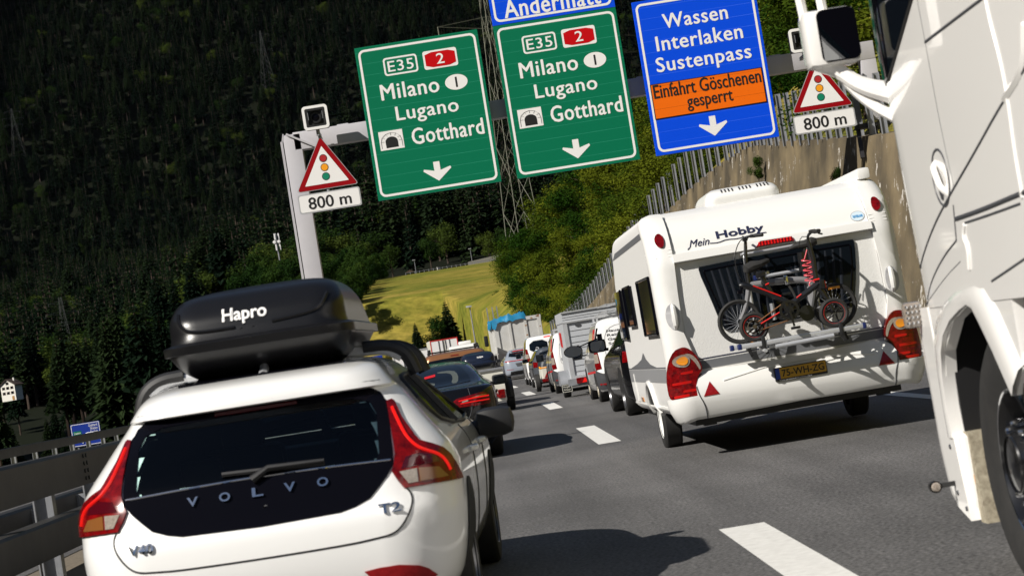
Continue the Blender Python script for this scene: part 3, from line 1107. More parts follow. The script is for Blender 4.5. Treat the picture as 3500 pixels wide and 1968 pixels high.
def motorway_panel(x0, x1, label):
    root, F, T, cx, z0 = sign_board('direction_sign', label, x0, x1, 5.79, 9.87, 'sign_green')
    k = lambda p: [(u, v-z0) for u, v in p]
    # European route plate
    mb = MB()
    frame_ring(mb, k(rrect(-.95, 9.01, -.05, 9.49, .08)), k(rrect(-.905, 9.055, -.095, 9.445, .05)), F, .001, .005)
    mb.build('route_frame', 'sign_white', root, 0)
    text_obj('lettering', 'E35', F, -.84, 9.11-z0, -.16, 9.39-z0, 'sign_white', root, .001, .006, heavy=.010, spacing=1.08)
    # motorway number
    prism_obj('route_plate', k(rrect(.11, 9.01, 1.01, 9.50, .06)), F, .001, .004, 'sign_white', root)
    prism_obj('route_shield', k([(.16, 9.40), (.34, 9.455), (.78, 9.455), (.96, 9.40), (.96, 9.11), (.78, 9.055), (.34, 9.055), (.16, 9.11)]), F, .005, .008, 'sign_red', root)
    text_obj('lettering', '2', F, .46, 9.125-z0, .66, 9.395-z0, 'sign_white', root, .009, .012, heavy=.010)
    text_obj('lettering', 'Milano', F, -1.13, 8.39-z0, .41, 8.80-z0, 'sign_white', root, .001, .006, heavy=.018, spacing=1.08)
    prism_obj('country_oval', k(ellipse(.88, 8.575, .30, .205, 28)), F, .001, .004, 'sign_white', root)
    prism_obj('country_letter', k([(.855, 8.44), (.905, 8.44), (.905, 8.71), (.855, 8.71)]), F, .005, .007, 'sign_black', root)
    text_obj('lettering', 'Lugano', F, -.82, 7.69-z0, .83, 8.17-z0, 'sign_white', root, .001, .006, heavy=.018, spacing=1.08)
    # tunnel symbol
    prism_obj('tunnel_plate', k([(-1.37, 7.08), (-.735, 7.08), (-.735, 7.58), (-1.37, 7.58)]), F, .001, .004, 'sign_white', root)
    arch = [(-1.21, 7.13)]+[(-1.05+.165*math.cos(R(a)), 7.29+.13*math.sin(R(a))) for a in range(180, -1, -20)]+[(-.885, 7.13)]
    prism_obj('tunnel_mouth', k(arch), F, .005, .007, 'sign_black', root)
    mb = MB()
    out = [(-1.05+.275*math.cos(R(a)), 7.30+.225*math.sin(R(a))) for a in range(180, -1, -30)]
    out = [(-1.325, 7.13)]+out+[(-.775, 7.13)]
    pts = [F(u, v-z0, .006) for u, v in out]
    for a, b_ in zip(pts, pts[1:]): mb.bar(a, b_, .012, .003)
    for a in range(180, -1, -30):
        mb.bar(F(-1.05+.19*math.cos(R(a)), 7.30+.15*math.sin(R(a))-z0, .006), F(-1.05+.275*math.cos(R(a)), 7.30+.225*math.sin(R(a))-z0, .006), .010, .003)
    mb.build('tunnel_stones', 'sign_black', root, 0)
    text_obj('lettering', 'Gotthard', F, -.50, 7.11-z0, 1.40, 7.535-z0, 'sign_white', root, .001, .006, heavy=.018, spacing=1.08)
    prism_obj('arrow', k(arrow_poly(.02, 6.58, 6.07, .74)), F, .001, .005, 'sign_white', root)
    return root

motorway_panel(-1.955, 1.33, 'green motorway sign to Gotthard hanging alone beside the left gantry post')
motorway_panel(1.755, 5.04, 'green motorway sign to Gotthard below the blue Andermatt sign')
# blue Andermatt board above the middle sign
root, F, T, cx, z0 = sign_board('direction_sign', 'blue sign reading Andermatt above the middle green sign', 1.755, 5.04, 9.88, 11.1, 'sign_blue')
T('Andermatt', 2.12, 10.03, 4.68, 10.50, bold=.010)
# blue local exit board
root, F, T, cx, z0 = sign_board('direction_sign', 'blue sign to Wassen and Sustenpass with an orange closure panel', 5.475, 8.77, 5.80, 9.92, 'sign_blue')
T('Wassen', 6.22, 9.10, 7.94, 9.48, bold=.010)
T('Interlaken', 5.95, 8.53, 8.25, 8.92, bold=.010)
T('Sustenpass', 5.86, 7.86, 8.39, 8.36, bold=.010)
prism_obj('closure_frame', [(u-cx, v-z0) for u, v in ((5.60, 6.75), (8.60, 6.75), (8.60, 7.69), (5.60, 7.69))], F, .001, .012, 'sign_black', root, 0)
prism_obj('closure_panel', [(u-cx, v-z0) for u, v in ((5.625, 6.775), (8.575, 6.775), (8.575, 7.665), (5.625, 7.665))], F, .013, .022, 'sign_orange', root, 0)
text_obj('lettering', 'Einfahrt Göschenen', F, 5.67-cx, 7.30-z0, 8.53-cx, 7.66-z0, 'sign_black', root, .023, .028, heavy=.012)
text_obj('lettering', 'gesperrt', F, 6.50-cx, 6.83-z0, 7.72-cx, 7.20-z0, 'sign_black', root, .023, .028, heavy=.012)
prism_obj('arrow', [(u, v-z0) for u, v in arrow_poly(7.09-cx, 6.62, 6.09, .76)], F, .001, .005, 'sign_white', root)


def tri(cx, zc, w, h): return [(cx, zc+h*.58), (cx-w/2, zc-h*.42), (cx+w/2, zc-h*.42)]


def round_tri(cx, zb, w, h, r):
    out = []
    V = [Vector((cx-w/2, zb)), Vector((cx+w/2, zb)), Vector((cx, zb+h))]
    for i in range(3):
        p, a, c = V[i], V[i-1], V[(i+1) % 3]
        d1 = (a-p).normalized(); d2 = (c-p).normalized()
        for t in (0, .25, .5, .75, 1):
            q = p+d1*r*(1-t)**2+d2*r*t**2
            out.append((q.x, q.y))
    return out


def warning_sign(cx, label):
    y = GY-.75
    root = thing('warning_sign', label, 'warning sign', (cx, y, 5.73), 0, 'traffic light warning signs on the gantry')
    F = plane((0, 0, 0)); z0 = 5.73
    k = lambda p: [(u, v-z0) for u, v in p]
    MB().tube([(0, .06, -.02), (0, .06, 2.0)], .045, 10).bar((0, .06, 1.93), (.0, .55, 1.93), .08).build('hanger', 'galvanised', root)
    prism_obj('triangle_plate', k(round_tri(0, 6.31, 1.64, 1.40, .10)), F, -.03, 0, 'aluminium', root)
    prism_obj('red_border', k(round_tri(0, 6.325, 1.59, 1.355, .09)), F, .001, .004, 'sign_dark_red', root)
    prism_obj('white_field', k(round_tri(0, 6.445, 1.16, .99, .02)), F, .005, .007, 'sign_white', root)
    for zz, mm, nm in ((7.11, 'sign_lamp_red', 'red_disc'), (6.87, 'sign_amber', 'amber_disc'), (6.63, 'sign_lamp_green', 'green_disc')):
        prism_obj('disc_ring', k(ellipse(0, zz, .105, .105, 24)), F, .008, .010, 'sign_black', root)
        prism_obj(nm, k(ellipse(0, zz, .088, .088, 24)), F, .011, .013, mm, root)
    prism_obj('distance_plate', k(rrect(-.82, 5.74, .82, 6.24, .06)), F, -.03, 0, 'aluminium', root)
    prism_obj('plate_field', k(rrect(-.79, 5.77, .79, 6.21, .05)), F, .001, .004, 'sign_white', root)
    text_obj('lettering', '800 m', F, -.56, .10, .56, .41, 'sign_black', root, .005, .008, heavy=.016, fit='800')

warning_sign(-3.2, 'red edged triangle with three lamps and 800 m plate at the left gantry post')
warning_sign(9.98, 'red edged triangle with three lamps and 800 m plate behind the truck mirror')


def signal_box(cx, label):
    y = GY-.9
    root = thing('lane_signal', label, 'traffic signal', (cx, y, 7.87), 0, 'black lane signals in white surrounds')
    F = plane((0, 0, 0))
    mb = MB()
    frame_ring(mb, rrect(-.335, 0, .335, .63, .09, 5), rrect(-.265, .07, .265, .56, .04, 5), F, -.03, .02)
    mb.build('white_surround', 'sign_white', root, 20)
    mb = MB(); frame_ring(mb, rrect(-.265, .07, .265, .56, .04, 5), rrect(-.20, .125, .20, .50, .03, 5), F, .0, .012)
    mb.build('inner_frame', 'black_plastic', root, 20)
    MB().rbox((0, .25, .315), (.6, .4, .56), .03).build('housing', 'black_plastic', root, 30)
    MB().lathe([(.16, -.03), (.15, .045), (.10, .03), (0.001, .02)], (0, .02, .315), 'Y', 24).build('lens', 'gloss_black', root, 40)
    mb = MB()
    for sx in (-.19, .19): mb.box((sx, -.012, .36), (.012, .01, .2))
    mb.build('reflector_strip', 'galvanised', root, 0)
    MB().tube([(.0, .12, -.16), (0, .12, .05)], .05, 10).bar((0, .12, -.1), (0, .75, -.1), .08).build('stalk', 'galvanised', root)

signal_box(-3.22, 'black lane signal in a white square surround on the left gantry corner')
signal_box(9.72, 'black lane signal mostly hidden behind the truck mirror')

# ------------------------------------------------------------------ trees
def conifer_mesh(seed, h=1.0, w=.19, whorls=15, per=8, bare=.08, slim=.30):
    """needle branches drooping from whorls; unit height"""
    rnd = random.Random(seed)
    mb = MB()
    for i in range(whorls):
        t = (i+rnd.random()*.6)/whorls
        z = bare+(1-bare)*t
        r = w*(1-t)**.85*(.75+.4*rnd.random())+.008
        for k in range(per):
            a = 2*math.pi*(k+rnd.random()*.9)/per
            rr = r*(.6+.55*rnd.random())
            d = Vector((math.cos(a), math.sin(a), 0)); s = Vector((-d.y, d.x, 0))
            dz = -rr*(.25+.5*rnd.random())
            wd = rr*slim
            b0 = Vector((0, 0, z)); m1 = d*rr*.55+Vector((0, 0, z+dz*.35)); tip = d*rr+Vector((0, 0, z+dz))
            j = lambda q: Vector((rnd.uniform(-q, q), rnd.uniform(-q, q), rnd.uniform(-q, q)))
            mb.add([b0, m1+s*wd+j(.006), tip+j(.006), m1-s*wd+j(.006)], [(0, 1, 2, 3)])
            for sg in (1, -1):
                p = m1+s*wd*sg*.6
                mb.add([m1, p+d*rr*.25+s*sg*wd*.9+Vector((0, 0, -rr*.25)), p+s*sg*wd*1.1+Vector((0, 0, -rr*.35))], [(0, 1, 2)])
    return mb


def leaf_mesh(seed, n, leaf, lobes=9, flat=1.0, lo=.22):
    """leaf-sized faces scattered through overlapping clumps; unit height, crown about .8 wide"""
    rnd = random.Random(seed)
    L = []
    for _ in range(lobes):
        a = rnd.uniform(0, 2*math.pi); rr = rnd.uniform(.0, .27)
        L.append((Vector((math.cos(a)*rr, math.sin(a)*rr, rnd.uniform(lo+.12, .86))), rnd.uniform(.11, .21)))
    mb = MB()
    for _ in range(n):
        c, r = rnd.choice(L)
        d = Vector((rnd.gauss(0, 1), rnd.gauss(0, 1), rnd.gauss(0, 1))).normalized()
        p = c+d*r*(rnd.random()**.35)*rnd.uniform(.85, 1.12)
        p.z = max(p.z, lo*.6)
        nrm = (d+Vector((rnd.gauss(0, .6), rnd.gauss(0, .6), rnd.gauss(0, .6)+.3))).normalized()
        u = nrm.orthogonal().normalized(); u = Matrix.Rotation(rnd.uniform(0, 6.3), 3, nrm) @ u; v = nrm.cross(u)
        s = leaf*rnd.uniform(.6, 1.3)
        mb.add([p-u*s, p-v*s*.55, p+u*s, p+v*s*.55], [(0, 1, 2, 3)])
    return mb


def mesh_of(mb, name, m):
    me = bpy.data.meshes.new(name); me.from_pydata(mb.v, [], mb.f); me.materials.append(M[m]); me.update()
    return me

def trunk_mb(h=.5, r=.016, limbs=0, seed=1):
    rnd = random.Random(seed)
    mb = MB().tube([(0, 0, -.03), (.004, .003, h*.4), (-.003, .002, h)], [r*1.25, r, r*.4], 7)
    for i in range(limbs):
        a = rnd.uniform(0, 6.28); z = h*rnd.uniform(.45, .95); l = rnd.uniform(.12, .26)
        mb.tube([(0, 0, z), (math.cos(a)*l*.5, math.sin(a)*l*.5, z+l*.5), (math.cos(a)*l, math.sin(a)*l, z+l*.8)], [r*.5, r*.32, r*.12], 5)
    return mb

# shared shapes: (crown mesh, trunk mesh)
CON = [(mesh_of(conifer_mesh(s, w=w, whorls=wh, per=8, bare=b), 'conifer_crown', 'conifer'), mesh_of(trunk_mb(.9, .010, 0, s), 'conifer_trunk', 'bark')) for s, w, wh, b in ((1, .15, 17, .06), (2, .19, 15, .05), (3, .13, 18, .12))]
PIN = [(mesh_of(conifer_mesh(s+7, w=.17, whorls=22, per=13, bare=.40, slim=.2), 'pine_crown', 'conifer'), mesh_of(trunk_mb(.95, .012, 0, s), 'pine_trunk', 'bark')) for s in (1, 2)]
BRO = [(mesh_of(leaf_mesh(s, 2600, .020, 13), 'broadleaf_crown', 'broadleaf'), mesh_of(trunk_mb(.6, .016, 5, s), 'broadleaf_trunk', 'bark')) for s in (11, 12, 13)]
BUS = [(mesh_of(leaf_mesh(s, 6000, .0165, 17, lo=.10), 'bush_crown', 'bush'), mesh_of(trunk_mb(.6, .014, 7, s), 'bush_stem', 'bark')) for s in (21, 22, 23, 24)]
NCON = [(mesh_of(conifer_mesh(s+30, w=.21, whorls=46, per=16, bare=.04, slim=.17), 'spruce_crown', 'conifer'), mesh_of(trunk_mb(.93, .012, 0, s), 'spruce_trunk', 'bark')) for s in (1, 2)]
SHRUB = [(mesh_of(leaf_mesh(s, 4200, .021, 12, lo=.05), 'shrub_crown', 'bush_dark'), mesh_of(trunk_mb(.5, .014, 6, s), 'shrub_stem', 'bark')) for s in (41, 42)]


def tree(name, label, cat, shape, x, y, h, wide=1.0, rot=0.0, group=None, sink=.15, z=None):
    r = thing(name, label, cat, (x, y, (hills(x, y) if z is None else z)-sink), rot, group)
    for me, nm in zip(shape, ('crown', 'trunk')):
        o = bpy.data.objects.new(nm, me); COL.objects.link(o); o.parent = r
        o.scale = (h*wide, h*wide, h)
    return r


def forest():
    """the wooded mountain side as one object: trees instanced on points"""
    rnd = random.Random(77)
    pts = []; sc = []; rot = []; kind = []; wid = []
    def put(x, y, h, k):
        pts.append((x, y, hills(x, y)-.5)); sc.append(h); rot.append(rnd.uniform(0, 6.28)); kind.append(k); wid.append(rnd.uniform(1.0, 1.6))
    y = 560.0
    while y < 2550:
        sp = 6.6+max(0, y-700)*.0012
        x = -0.31*y
        while x < .36*y:
            px, py = x+rnd.uniform(-.45, .45)*sp, y+rnd.uniform(-.5, .5)*sp
            g = math.sin(px*.012+2)*math.sin(py*.006+px*.004)+.5*math.sin(px*.04+py*.03)
            low = py < 1150
            broad = rnd.random() < (.75 if (low and g > -.1) else .12 if low else (.45 if g > .95 else .03))
            if broad: put(px, py, rnd.uniform(10, 17), rnd.choice((5, 6, 7)))
            else: put(px, py, rnd.uniform(14, 27)*(1 if rnd.random() < .9 else 1.25), rnd.choice((0, 1, 2, 0, 1, 2, 3, 4)))
            x += sp*rnd.uniform(.85, 1.15)
        y += sp*(.95 if y < 1450 else 1.05)
    me = bpy.data.meshes.new('forest'); me.from_pydata(pts, [], [])
    for nm, arr in (('tscale', sc), ('trot', rot), ('twide', wid)):
        a = me.attributes.new(nm, 'FLOAT', 'POINT'); a.data.foreach_set('value', arr)
    a = me.attributes.new('tkind', 'INT', 'POINT'); a.data.foreach_set('value', kind)
    ob = bpy.data.objects.new('forest', me); COL.objects.link(ob)
    tag(ob, 'dense dark conifer and broadleaf forest covering the mountain side', 'forest', kind='stuff')
    ng = bpy.data.node_groups.new('forest', 'GeometryNodeTree')
    ng.interface.new_socket('Geometry', in_out='INPUT', socket_type='NodeSocketGeometry')
    ng.interface.new_socket('Geometry', in_out='OUTPUT', socket_type='NodeSocketGeometry')
    N = ng.nodes; L = ng.links
    gi = N.new('NodeGroupInput'); go = N.new('NodeGroupOutput')
    join = N.new('GeometryNodeJoinGeometry')
    def attr(nm, t='FLOAT'):
        a = N.new('GeometryNodeInputNamedAttribute'); a.data_type = t; a.inputs[0].default_value = nm
        return a
    aS, aR, aW, aK = attr('tscale'), attr('trot'), attr('twide'), attr('tkind', 'INT')
    rx = N.new('ShaderNodeCombineXYZ'); L.new(aR.outputs[0], rx.inputs[2])
    mul = N.new('ShaderNodeMath'); mul.operation = 'MULTIPLY'
    L.new(aS.outputs[0], mul.inputs[0]); L.new(aW.outputs[0], mul.inputs[1])
    sx = N.new('ShaderNodeCombineXYZ')
    L.new(mul.outputs[0], sx.inputs[0]); L.new(mul.outputs[0], sx.inputs[1]); L.new(aS.outputs[0], sx.inputs[2])
    shapes = CON+PIN+BRO
    for i, (cm, tm) in enumerate(shapes):
        bm = bmesh.new(); bm.from_mesh(cm)
        nf = len(bm.faces)
        bm.from_mesh(tm)
        bm.faces.ensure_lookup_table()
        for q in bm.faces[nf:]: q.material_index = 1
        mm = bpy.data.meshes.new('forest_tree'); bm.to_mesh(mm); bm.free()
        mm.materials.append(cm.materials[0]); mm.materials.append(tm.materials[0])
        po = bpy.data.objects.new('forest_tree', mm)
        oi = N.new('GeometryNodeObjectInfo'); oi.inputs['Object'].default_value = po
        cmp_ = N.new('FunctionNodeCompare'); cmp_.data_type = 'INT'; cmp_.operation = 'EQUAL'
        ins = [s for s in cmp_.inputs if s.type == 'INT']
        L.new(aK.outputs[0], ins[0]); ins[1].default_value = i
        io = N.new('GeometryNodeInstanceOnPoints')
        L.new(gi.outputs[0], io.inputs['Points']); L.new(cmp_.outputs[0], io.inputs['Selection'])
        L.new(oi.outputs['Geometry'], io.inputs['Instance'])
        L.new(rx.outputs[0], io.inputs['Rotation']); L.new(sx.outputs[0], io.inputs['Scale'])
        L.new(io.outputs[0], join.inputs[0])
    L.new(join.outputs[0], go.inputs[0])
    md = ob.modifiers.new('trees', 'NODES'); md.node_group = ng
    print('forest trees', len(pts))

forest()


def woods():
    rnd = random.Random(5)
    G = 'trees at the edge of the wood above the meadow'
    # crest of the meadow: broadleaf front row with conifers among them
    for i in range(34):
        x = -58+i*5.0+rnd.uniform(-1.6, 1.6); y = rnd.uniform(492, 545)
        if rnd.random() < .72: tree('broadleaf_tree', 'broadleaf tree in the row along the crest of the mown meadow', 'tree', rnd.choice(BRO), x, y, rnd.uniform(7, 12), rnd.uniform(1, 1.35), rnd.uniform(0, 6), G)
        else: tree('spruce_tree', 'dark spruce in the row along the crest of the mown meadow', 'tree', rnd.choice(CON), x, y+15, rnd.uniform(13, 19), 1.1, rnd.uniform(0, 6), G+' (spruces)')
    # dark clump at the left edge of the meadow
    for i in range(72):
        t = i/71; y = 290+195*t+rnd.uniform(-4, 4)
        x = -19.5-(0 if i % 2 else rnd.uniform(3, 24))
        tree('broadleaf_tree', 'dark green broadleaf tree in the clump at the left edge of the meadow', 'tree', rnd.choice(SHRUB), x, y, rnd.uniform(5.0, 6.6)*(1 if i % 2 else 1.5), rnd.uniform(.95, 1.2), rnd.uniform(0, 6), 'trees left of the meadow')
    # dark trees beyond the opposite carriageway
    for i in range(150):
        y = 120+rnd.random()**1.2*420
        x = -rnd.uniform(.115, .30)*y-6
        if x > -24: x = -24-rnd.random()*8
        low = abs(x/y+.2266) < .024 and y < 480
        if low and y > 230: continue
        if abs(x/y+.193) < .022 and y < 215: continue
        k = .45 if low else 1.0
        if i % 2 == 0: tree('pine_tree', 'tall dark pine with bare trunk beyond the opposite carriageway', 'tree', rnd.choice(PIN), x, y, k*rnd.uniform(8, 13)*(1+y/900), 1.15, rnd.uniform(0, 6), 'pines beyond the opposite carriageway')
        elif i % 8 != 1: tree('spruce_tree', 'dark spruce beyond the opposite carriageway', 'tree', rnd.choice(NCON), x, y, k*rnd.uniform(6, 11)*(1+y/900), 1.3, rnd.uniform(0, 6), 'spruces beyond the opposite carriageway')
        else: tree('broadleaf_tree', 'dark broadleaf tree beyond the opposite carriageway', 'tree', rnd.choice(SHRUB), x, y, k*rnd.uniform(5, 8)*(1+y/900), 1.2, rnd.uniform(0, 6), 'broadleaf trees beyond the opposite carriageway')
    # bushes on the slope above the retaining wall
    k = 0
    for y0 in range(60, 318, 7):
        for j in range(-1, 5):
            y = y0+rnd.uniform(-3, 3)
            d = 2.0+j*6.0+rnd.uniform(-1.6, 1.6) if j >= 0 else rnd.uniform(.6, 1.6)
            if j < 0 and y < 90: continue
            x = 11.6+shift(y)+d+max(0, y-220)*.09
            if x/y > .40: continue
            h = rnd.uniform(2.6, 4.6)*(1+j*.16)*(1+max(0, y-120)/240)*((.62 if y < 140 else .85) if j < 0 else 1)
            tree('bush', 'leafy yellow green bush on the slope above the retaining wall', 'bush', rnd.choice(BUS), x, y, h, rnd.uniform(1.25, 1.6), rnd.uniform(0, 6), 'bushes on the slope above the retaining wall', .6)
            k += 1
    for x, y, h in ((19, 75, 9), (24, 92, 10), (22, 110, 9.5), (30, 118, 11), (26, 140, 9), (36, 150, 12), (40, 178, 12), (33, 95, 12), (44, 130, 13)):
        tree('bush', 'tall leafy tree high on the slope above the retaining wall', 'tree', rnd.choice(BUS), x, y, h, 1.0, rnd.uniform(0, 6), 'tall trees high on the slope', .6)
    # spruces in front of the meadow
    tree('spruce_tree', 'tallest spruce of the three in front of the mown meadow', 'tree', NCON[0], -3.7, 300, 7.1, 1.7, .4, z=3.7)
    tree('spruce_tree', 'smallest spruce at the left of the three before the meadow', 'tree', NCON[1], -8.4, 296, 4.8, 1.6, 1.4, z=3.4)
    tree('leafy_tree', 'round leafy tree between the two spruces before the meadow', 'tree', SHRUB[0], -5.9, 298, 6.1, 1.0, 2.4, z=3.6)
    tree('bush', 'low dark bush right of the three spruces by the street lamp', 'bush', SHRUB[1], 1.3, 290, 3.4, 1.5, 2.4, z=3.6)
    tree('bush', 'bush with a reddish brown lower half at the meadow edge', 'bush', SHRUB[0], 3.6, 285, 4.6, .95, 1.0, z=6.6)
    tree('small_spruce', 'small sunlit spruce behind the far guard rail near the blue sign', 'tree', NCON[1], -23.2, 150, 3.0, 1.2, .4, z=-2.0)
    # weeds on the wall
    tree('wall_weed', 'small green weed growing out of the concrete wall face', 'plant', SHRUB[0], 10.9, 58, .8, .9, 0, z=4.5)
    tree('wall_weed', 'leafy weed at the top kink of the concrete wall', 'plant', SHRUB[1], 10.75, 72, 1.0, 1.0, 0, z=6.0)

woods()


# ------------------------------------------------------------------ pylons, masts, lamps, house
def pylon(x, y, h, base, label, arms=True, z=None):
    z0 = hills(x, y) if z is None else z
    root = thing('electricity_pylon', label, 'pylon', (x, y, z0), .5)
    mb = MB(); b = base/2; th = max(.08, y*.00006); pm = 'pylon_steel' if y < 400 else 'far_pylon_steel'
    lv = []; n = 11
    for i in range(n+1):
        t = i/n; q = b*(1-t)**1.25+.35
        lv.append([(q*sx, q*sy, h*t) for sx, sy in ((-1,-1),(1,-1),(1,1),(-1,1))])
    for i in range(n):
        for k in range(4):
            mb.bar(lv[i][k], lv[i+1][k], th)
            mb.bar(lv[i][k], lv[i+1][(k+1) % 4], th*.6)
            if i % 2: mb.bar(lv[i][(k+1) % 4], lv[i+1][k], th*.6)
    mb.build('lattice_tower', pm, root, 0)
    if arms:
        for t, w in ((.70, .16), (.82, .19), (.94, .14)):
            a = MB(); zz = h*t
            for sg in (1, -1):
                a.bar((0, 0, zz+.02*h), (sg*w*h, 0, zz), th*.8); a.bar((0, 0, zz-.015*h), (sg*w*h, 0, zz), th*.8)
                a.bar((sg*w*h, 0, zz), (sg*w*h, 0, zz-.035*h), th*1.2)
            a.build('cross_arm', pm, root, 0)
    return root

pylon(9.3, 300, 54, 3.6, 'tall lattice pylon rising between the two green signs', True, 12)
pylon(-122, 620, 27, 4.5, 'lattice pylon with cross arms in the wood at lower left', True)
pylon(-141, 1752, 55, 11, 'faint lattice pylon high on the dark slope above the signal box', True)
pylon(7, 1772, 60, 11, 'distant lattice pylon seen above the left green sign', True)
pylon(-340, 1650, 45, 10, 'barely visible lattice pylon on the dark slope at far left', True)


def mast():
    x, y = -44.2, 500
    r = thing('antenna_mast', 'slim telecom mast with antennas above the roof box', 'mast', (x, y, hills(x, y)+3))
    MB().tube([(0, 0, 0), (0, 0, 14)], .18, 8).build('pole', 'galvanised', r)
    for z in (13.2, 10.6): 
        mb = MB()
        for k in range(3): mb.box((math.cos(k*2.1)*.6, math.sin(k*2.1)*.6, z), (.32, .25, 1.5))
        mb.build('antenna', 'sign_white', r, 0)
    mb = MB()
    for k in (-1, 1): mb.lathe([(.001, -.3), (.4, -.25), (.4, .2), (.001, .25)], (k*.55, -.3, 11.9), 'Y', 12)
    mb.build('dish', 'sign_white', r)
mast()


def street_lamp(x, y, z, h, label, arm=.7, group=None):
    r = thing('street_lamp', label, 'street lamp', (x, y, z), 0, group)
    MB().tube([(0, 0, 0), (0, 0, h)], [.09, .055], 8).build('pole', 'galvanised', r)
    MB().rbox((-arm*.3, -.1, h+.06), (.28+arm, .3, .16), .04).build('lamp_head', 'aluminium', r)
    return r
street_lamp(-.1, 205, 1.2, 5.4, 'grey street lamp standing before the meadow left of the dump truck', .3)
street_lamp(-11.6, 490, 22.8, 4.4, 'thin street lamp on the meadow crest beside the wooden notice board', .4)
street_lamp(2.1, 500, 23.3, 5.0, 'tallest thin lamp on the meadow crest by the fence', .4)


def crest_things():
    r = thing('notice_board', 'yellow notice board under a small wooden roof on the meadow crest', 'notice board', (-13.0, 488, 22.3))
    mb = MB()
    for sx in (-1, 1): mb.box((sx*.8, 0, 1.1), (.16, .2, 2.2))
    mb.build('post', 'wood', r, 0)
    MB().box((0, -.05, 1.3), (1.5, .1, 1.0)).build('board', 'yellow_board', r, 0)
    MB().prism([(-1.2, 2.1), (1.2, 2.1), (0, 2.7)], plane((0, 0, 0)), -.9, .9).build('roof', 'wood', r, 0)
    r = thing('kiosk', 'small dark ticket machine on the meadow crest', 'machine', (-6.0, 489, 22.6))
    MB().rbox((0, 0, 1.0), (.8, .6, 2.0), .05).build('cabinet', 'grey_plastic', r)
    MB().box((-.45, 0, 1.0), (.14, .64, 2.1)).build('side_panel', 'sign_white', r, 0)
    f = thing('crest_fence', 'low post and rail fence along the meadow crest', 'fence', (-20, 488, 24))
    mb = MB(); ra = MB(); last = None
    for i in range(24):
        x = -14+i*1.1; y = 486+i*.4; z = hills(x, y)
        p = Vector((x+20, y-488, z-24))
        mb.box(p+Vector((0, 0, .3)), (.12, .12, .8))
        if last is not None: ra.bar(last+Vector((0, 0, .55)), p+Vector((0, 0, .55)), .08, .10)
        last = p
    mb.build('fence_posts', 'galvanised', f, 0); ra.build('rail', 'galvanised', f, 0)
    w = MB(); vs = []
    for i in range(11):
        x = 1+i*1.5; y = 495+i*.6; z = hills(x, y)
        vs += [(x, y, z-.3), (x, y, z+.9+.11*i)]
    w.add(vs, [(2*i, 2*i+2, 2*i+3, 2*i+1) for i in range(10)])
    w.add([(a, b+.4, c) for a, b, c in vs], [(2*i, 2*i+1, 2*i+3, 2*i+2) for i in range(10)])
    w.add([v for v in vs], []); n = len(w.v)
    o = w.build('garden_wall', mat('pale concrete', (.42, .40, .36), .9), None, 0)
    tag(o, 'pale low concrete wall below a mesh fence at the right of the crest', 'wall')
crest_things()


def house():
    x, y = -106.5, 470
    z = 10.6
    r = thing('house', 'white house with dark gable roof and ochre door among dark trees', 'house', (x, y, z), -.35)
    r.scale = (.5, .5, .5)
    MB().box((0, 0, .6), (7.4, 6, 7.2)).build('wall', 'house_wall', r, 0)
    MB().prism([(-3.7, 4.21), (3.7, 4.21), (0, 6.6)], plane((0, 0, 0)), -2.99, 2.99).build('gable', 'house_wall', r, 0)
    for sg in (1, -1):
        o = MB().prism([(sg*4.5, 3.75), (0, 6.7), (0, 7.05), (sg*4.6, 4.05)], plane((0, 0, 0)), -3.6, 3.6).build('roof', 'house_roof', r, 0)
    MB().box((1.5, .5, 6.6), (.6, .6, 1.6)).build('chimney', 'house_wall', o, 0)
    for wx, wz in ((-2.2, 2.9), (0, 2.9), (2.2, 2.9), (-2.2, .6), (0, .6), (2.2, .6), (0, 5.0)):
        w = MB().box((wx, -3.02, wz), (.85, .08, 1.2)).build('window', 'dark_glass', r, 0)
        for s in (-1, 1): MB().box((wx+s*.62, -3.04, wz), (.32, .06, 1.25)).build('shutter', 'wood', w, 0)
    MB().box((2.3, -3.03, -1.9), (1.2, .1, 1.9)).build('door', 'house_shutter', r, 0)
house()


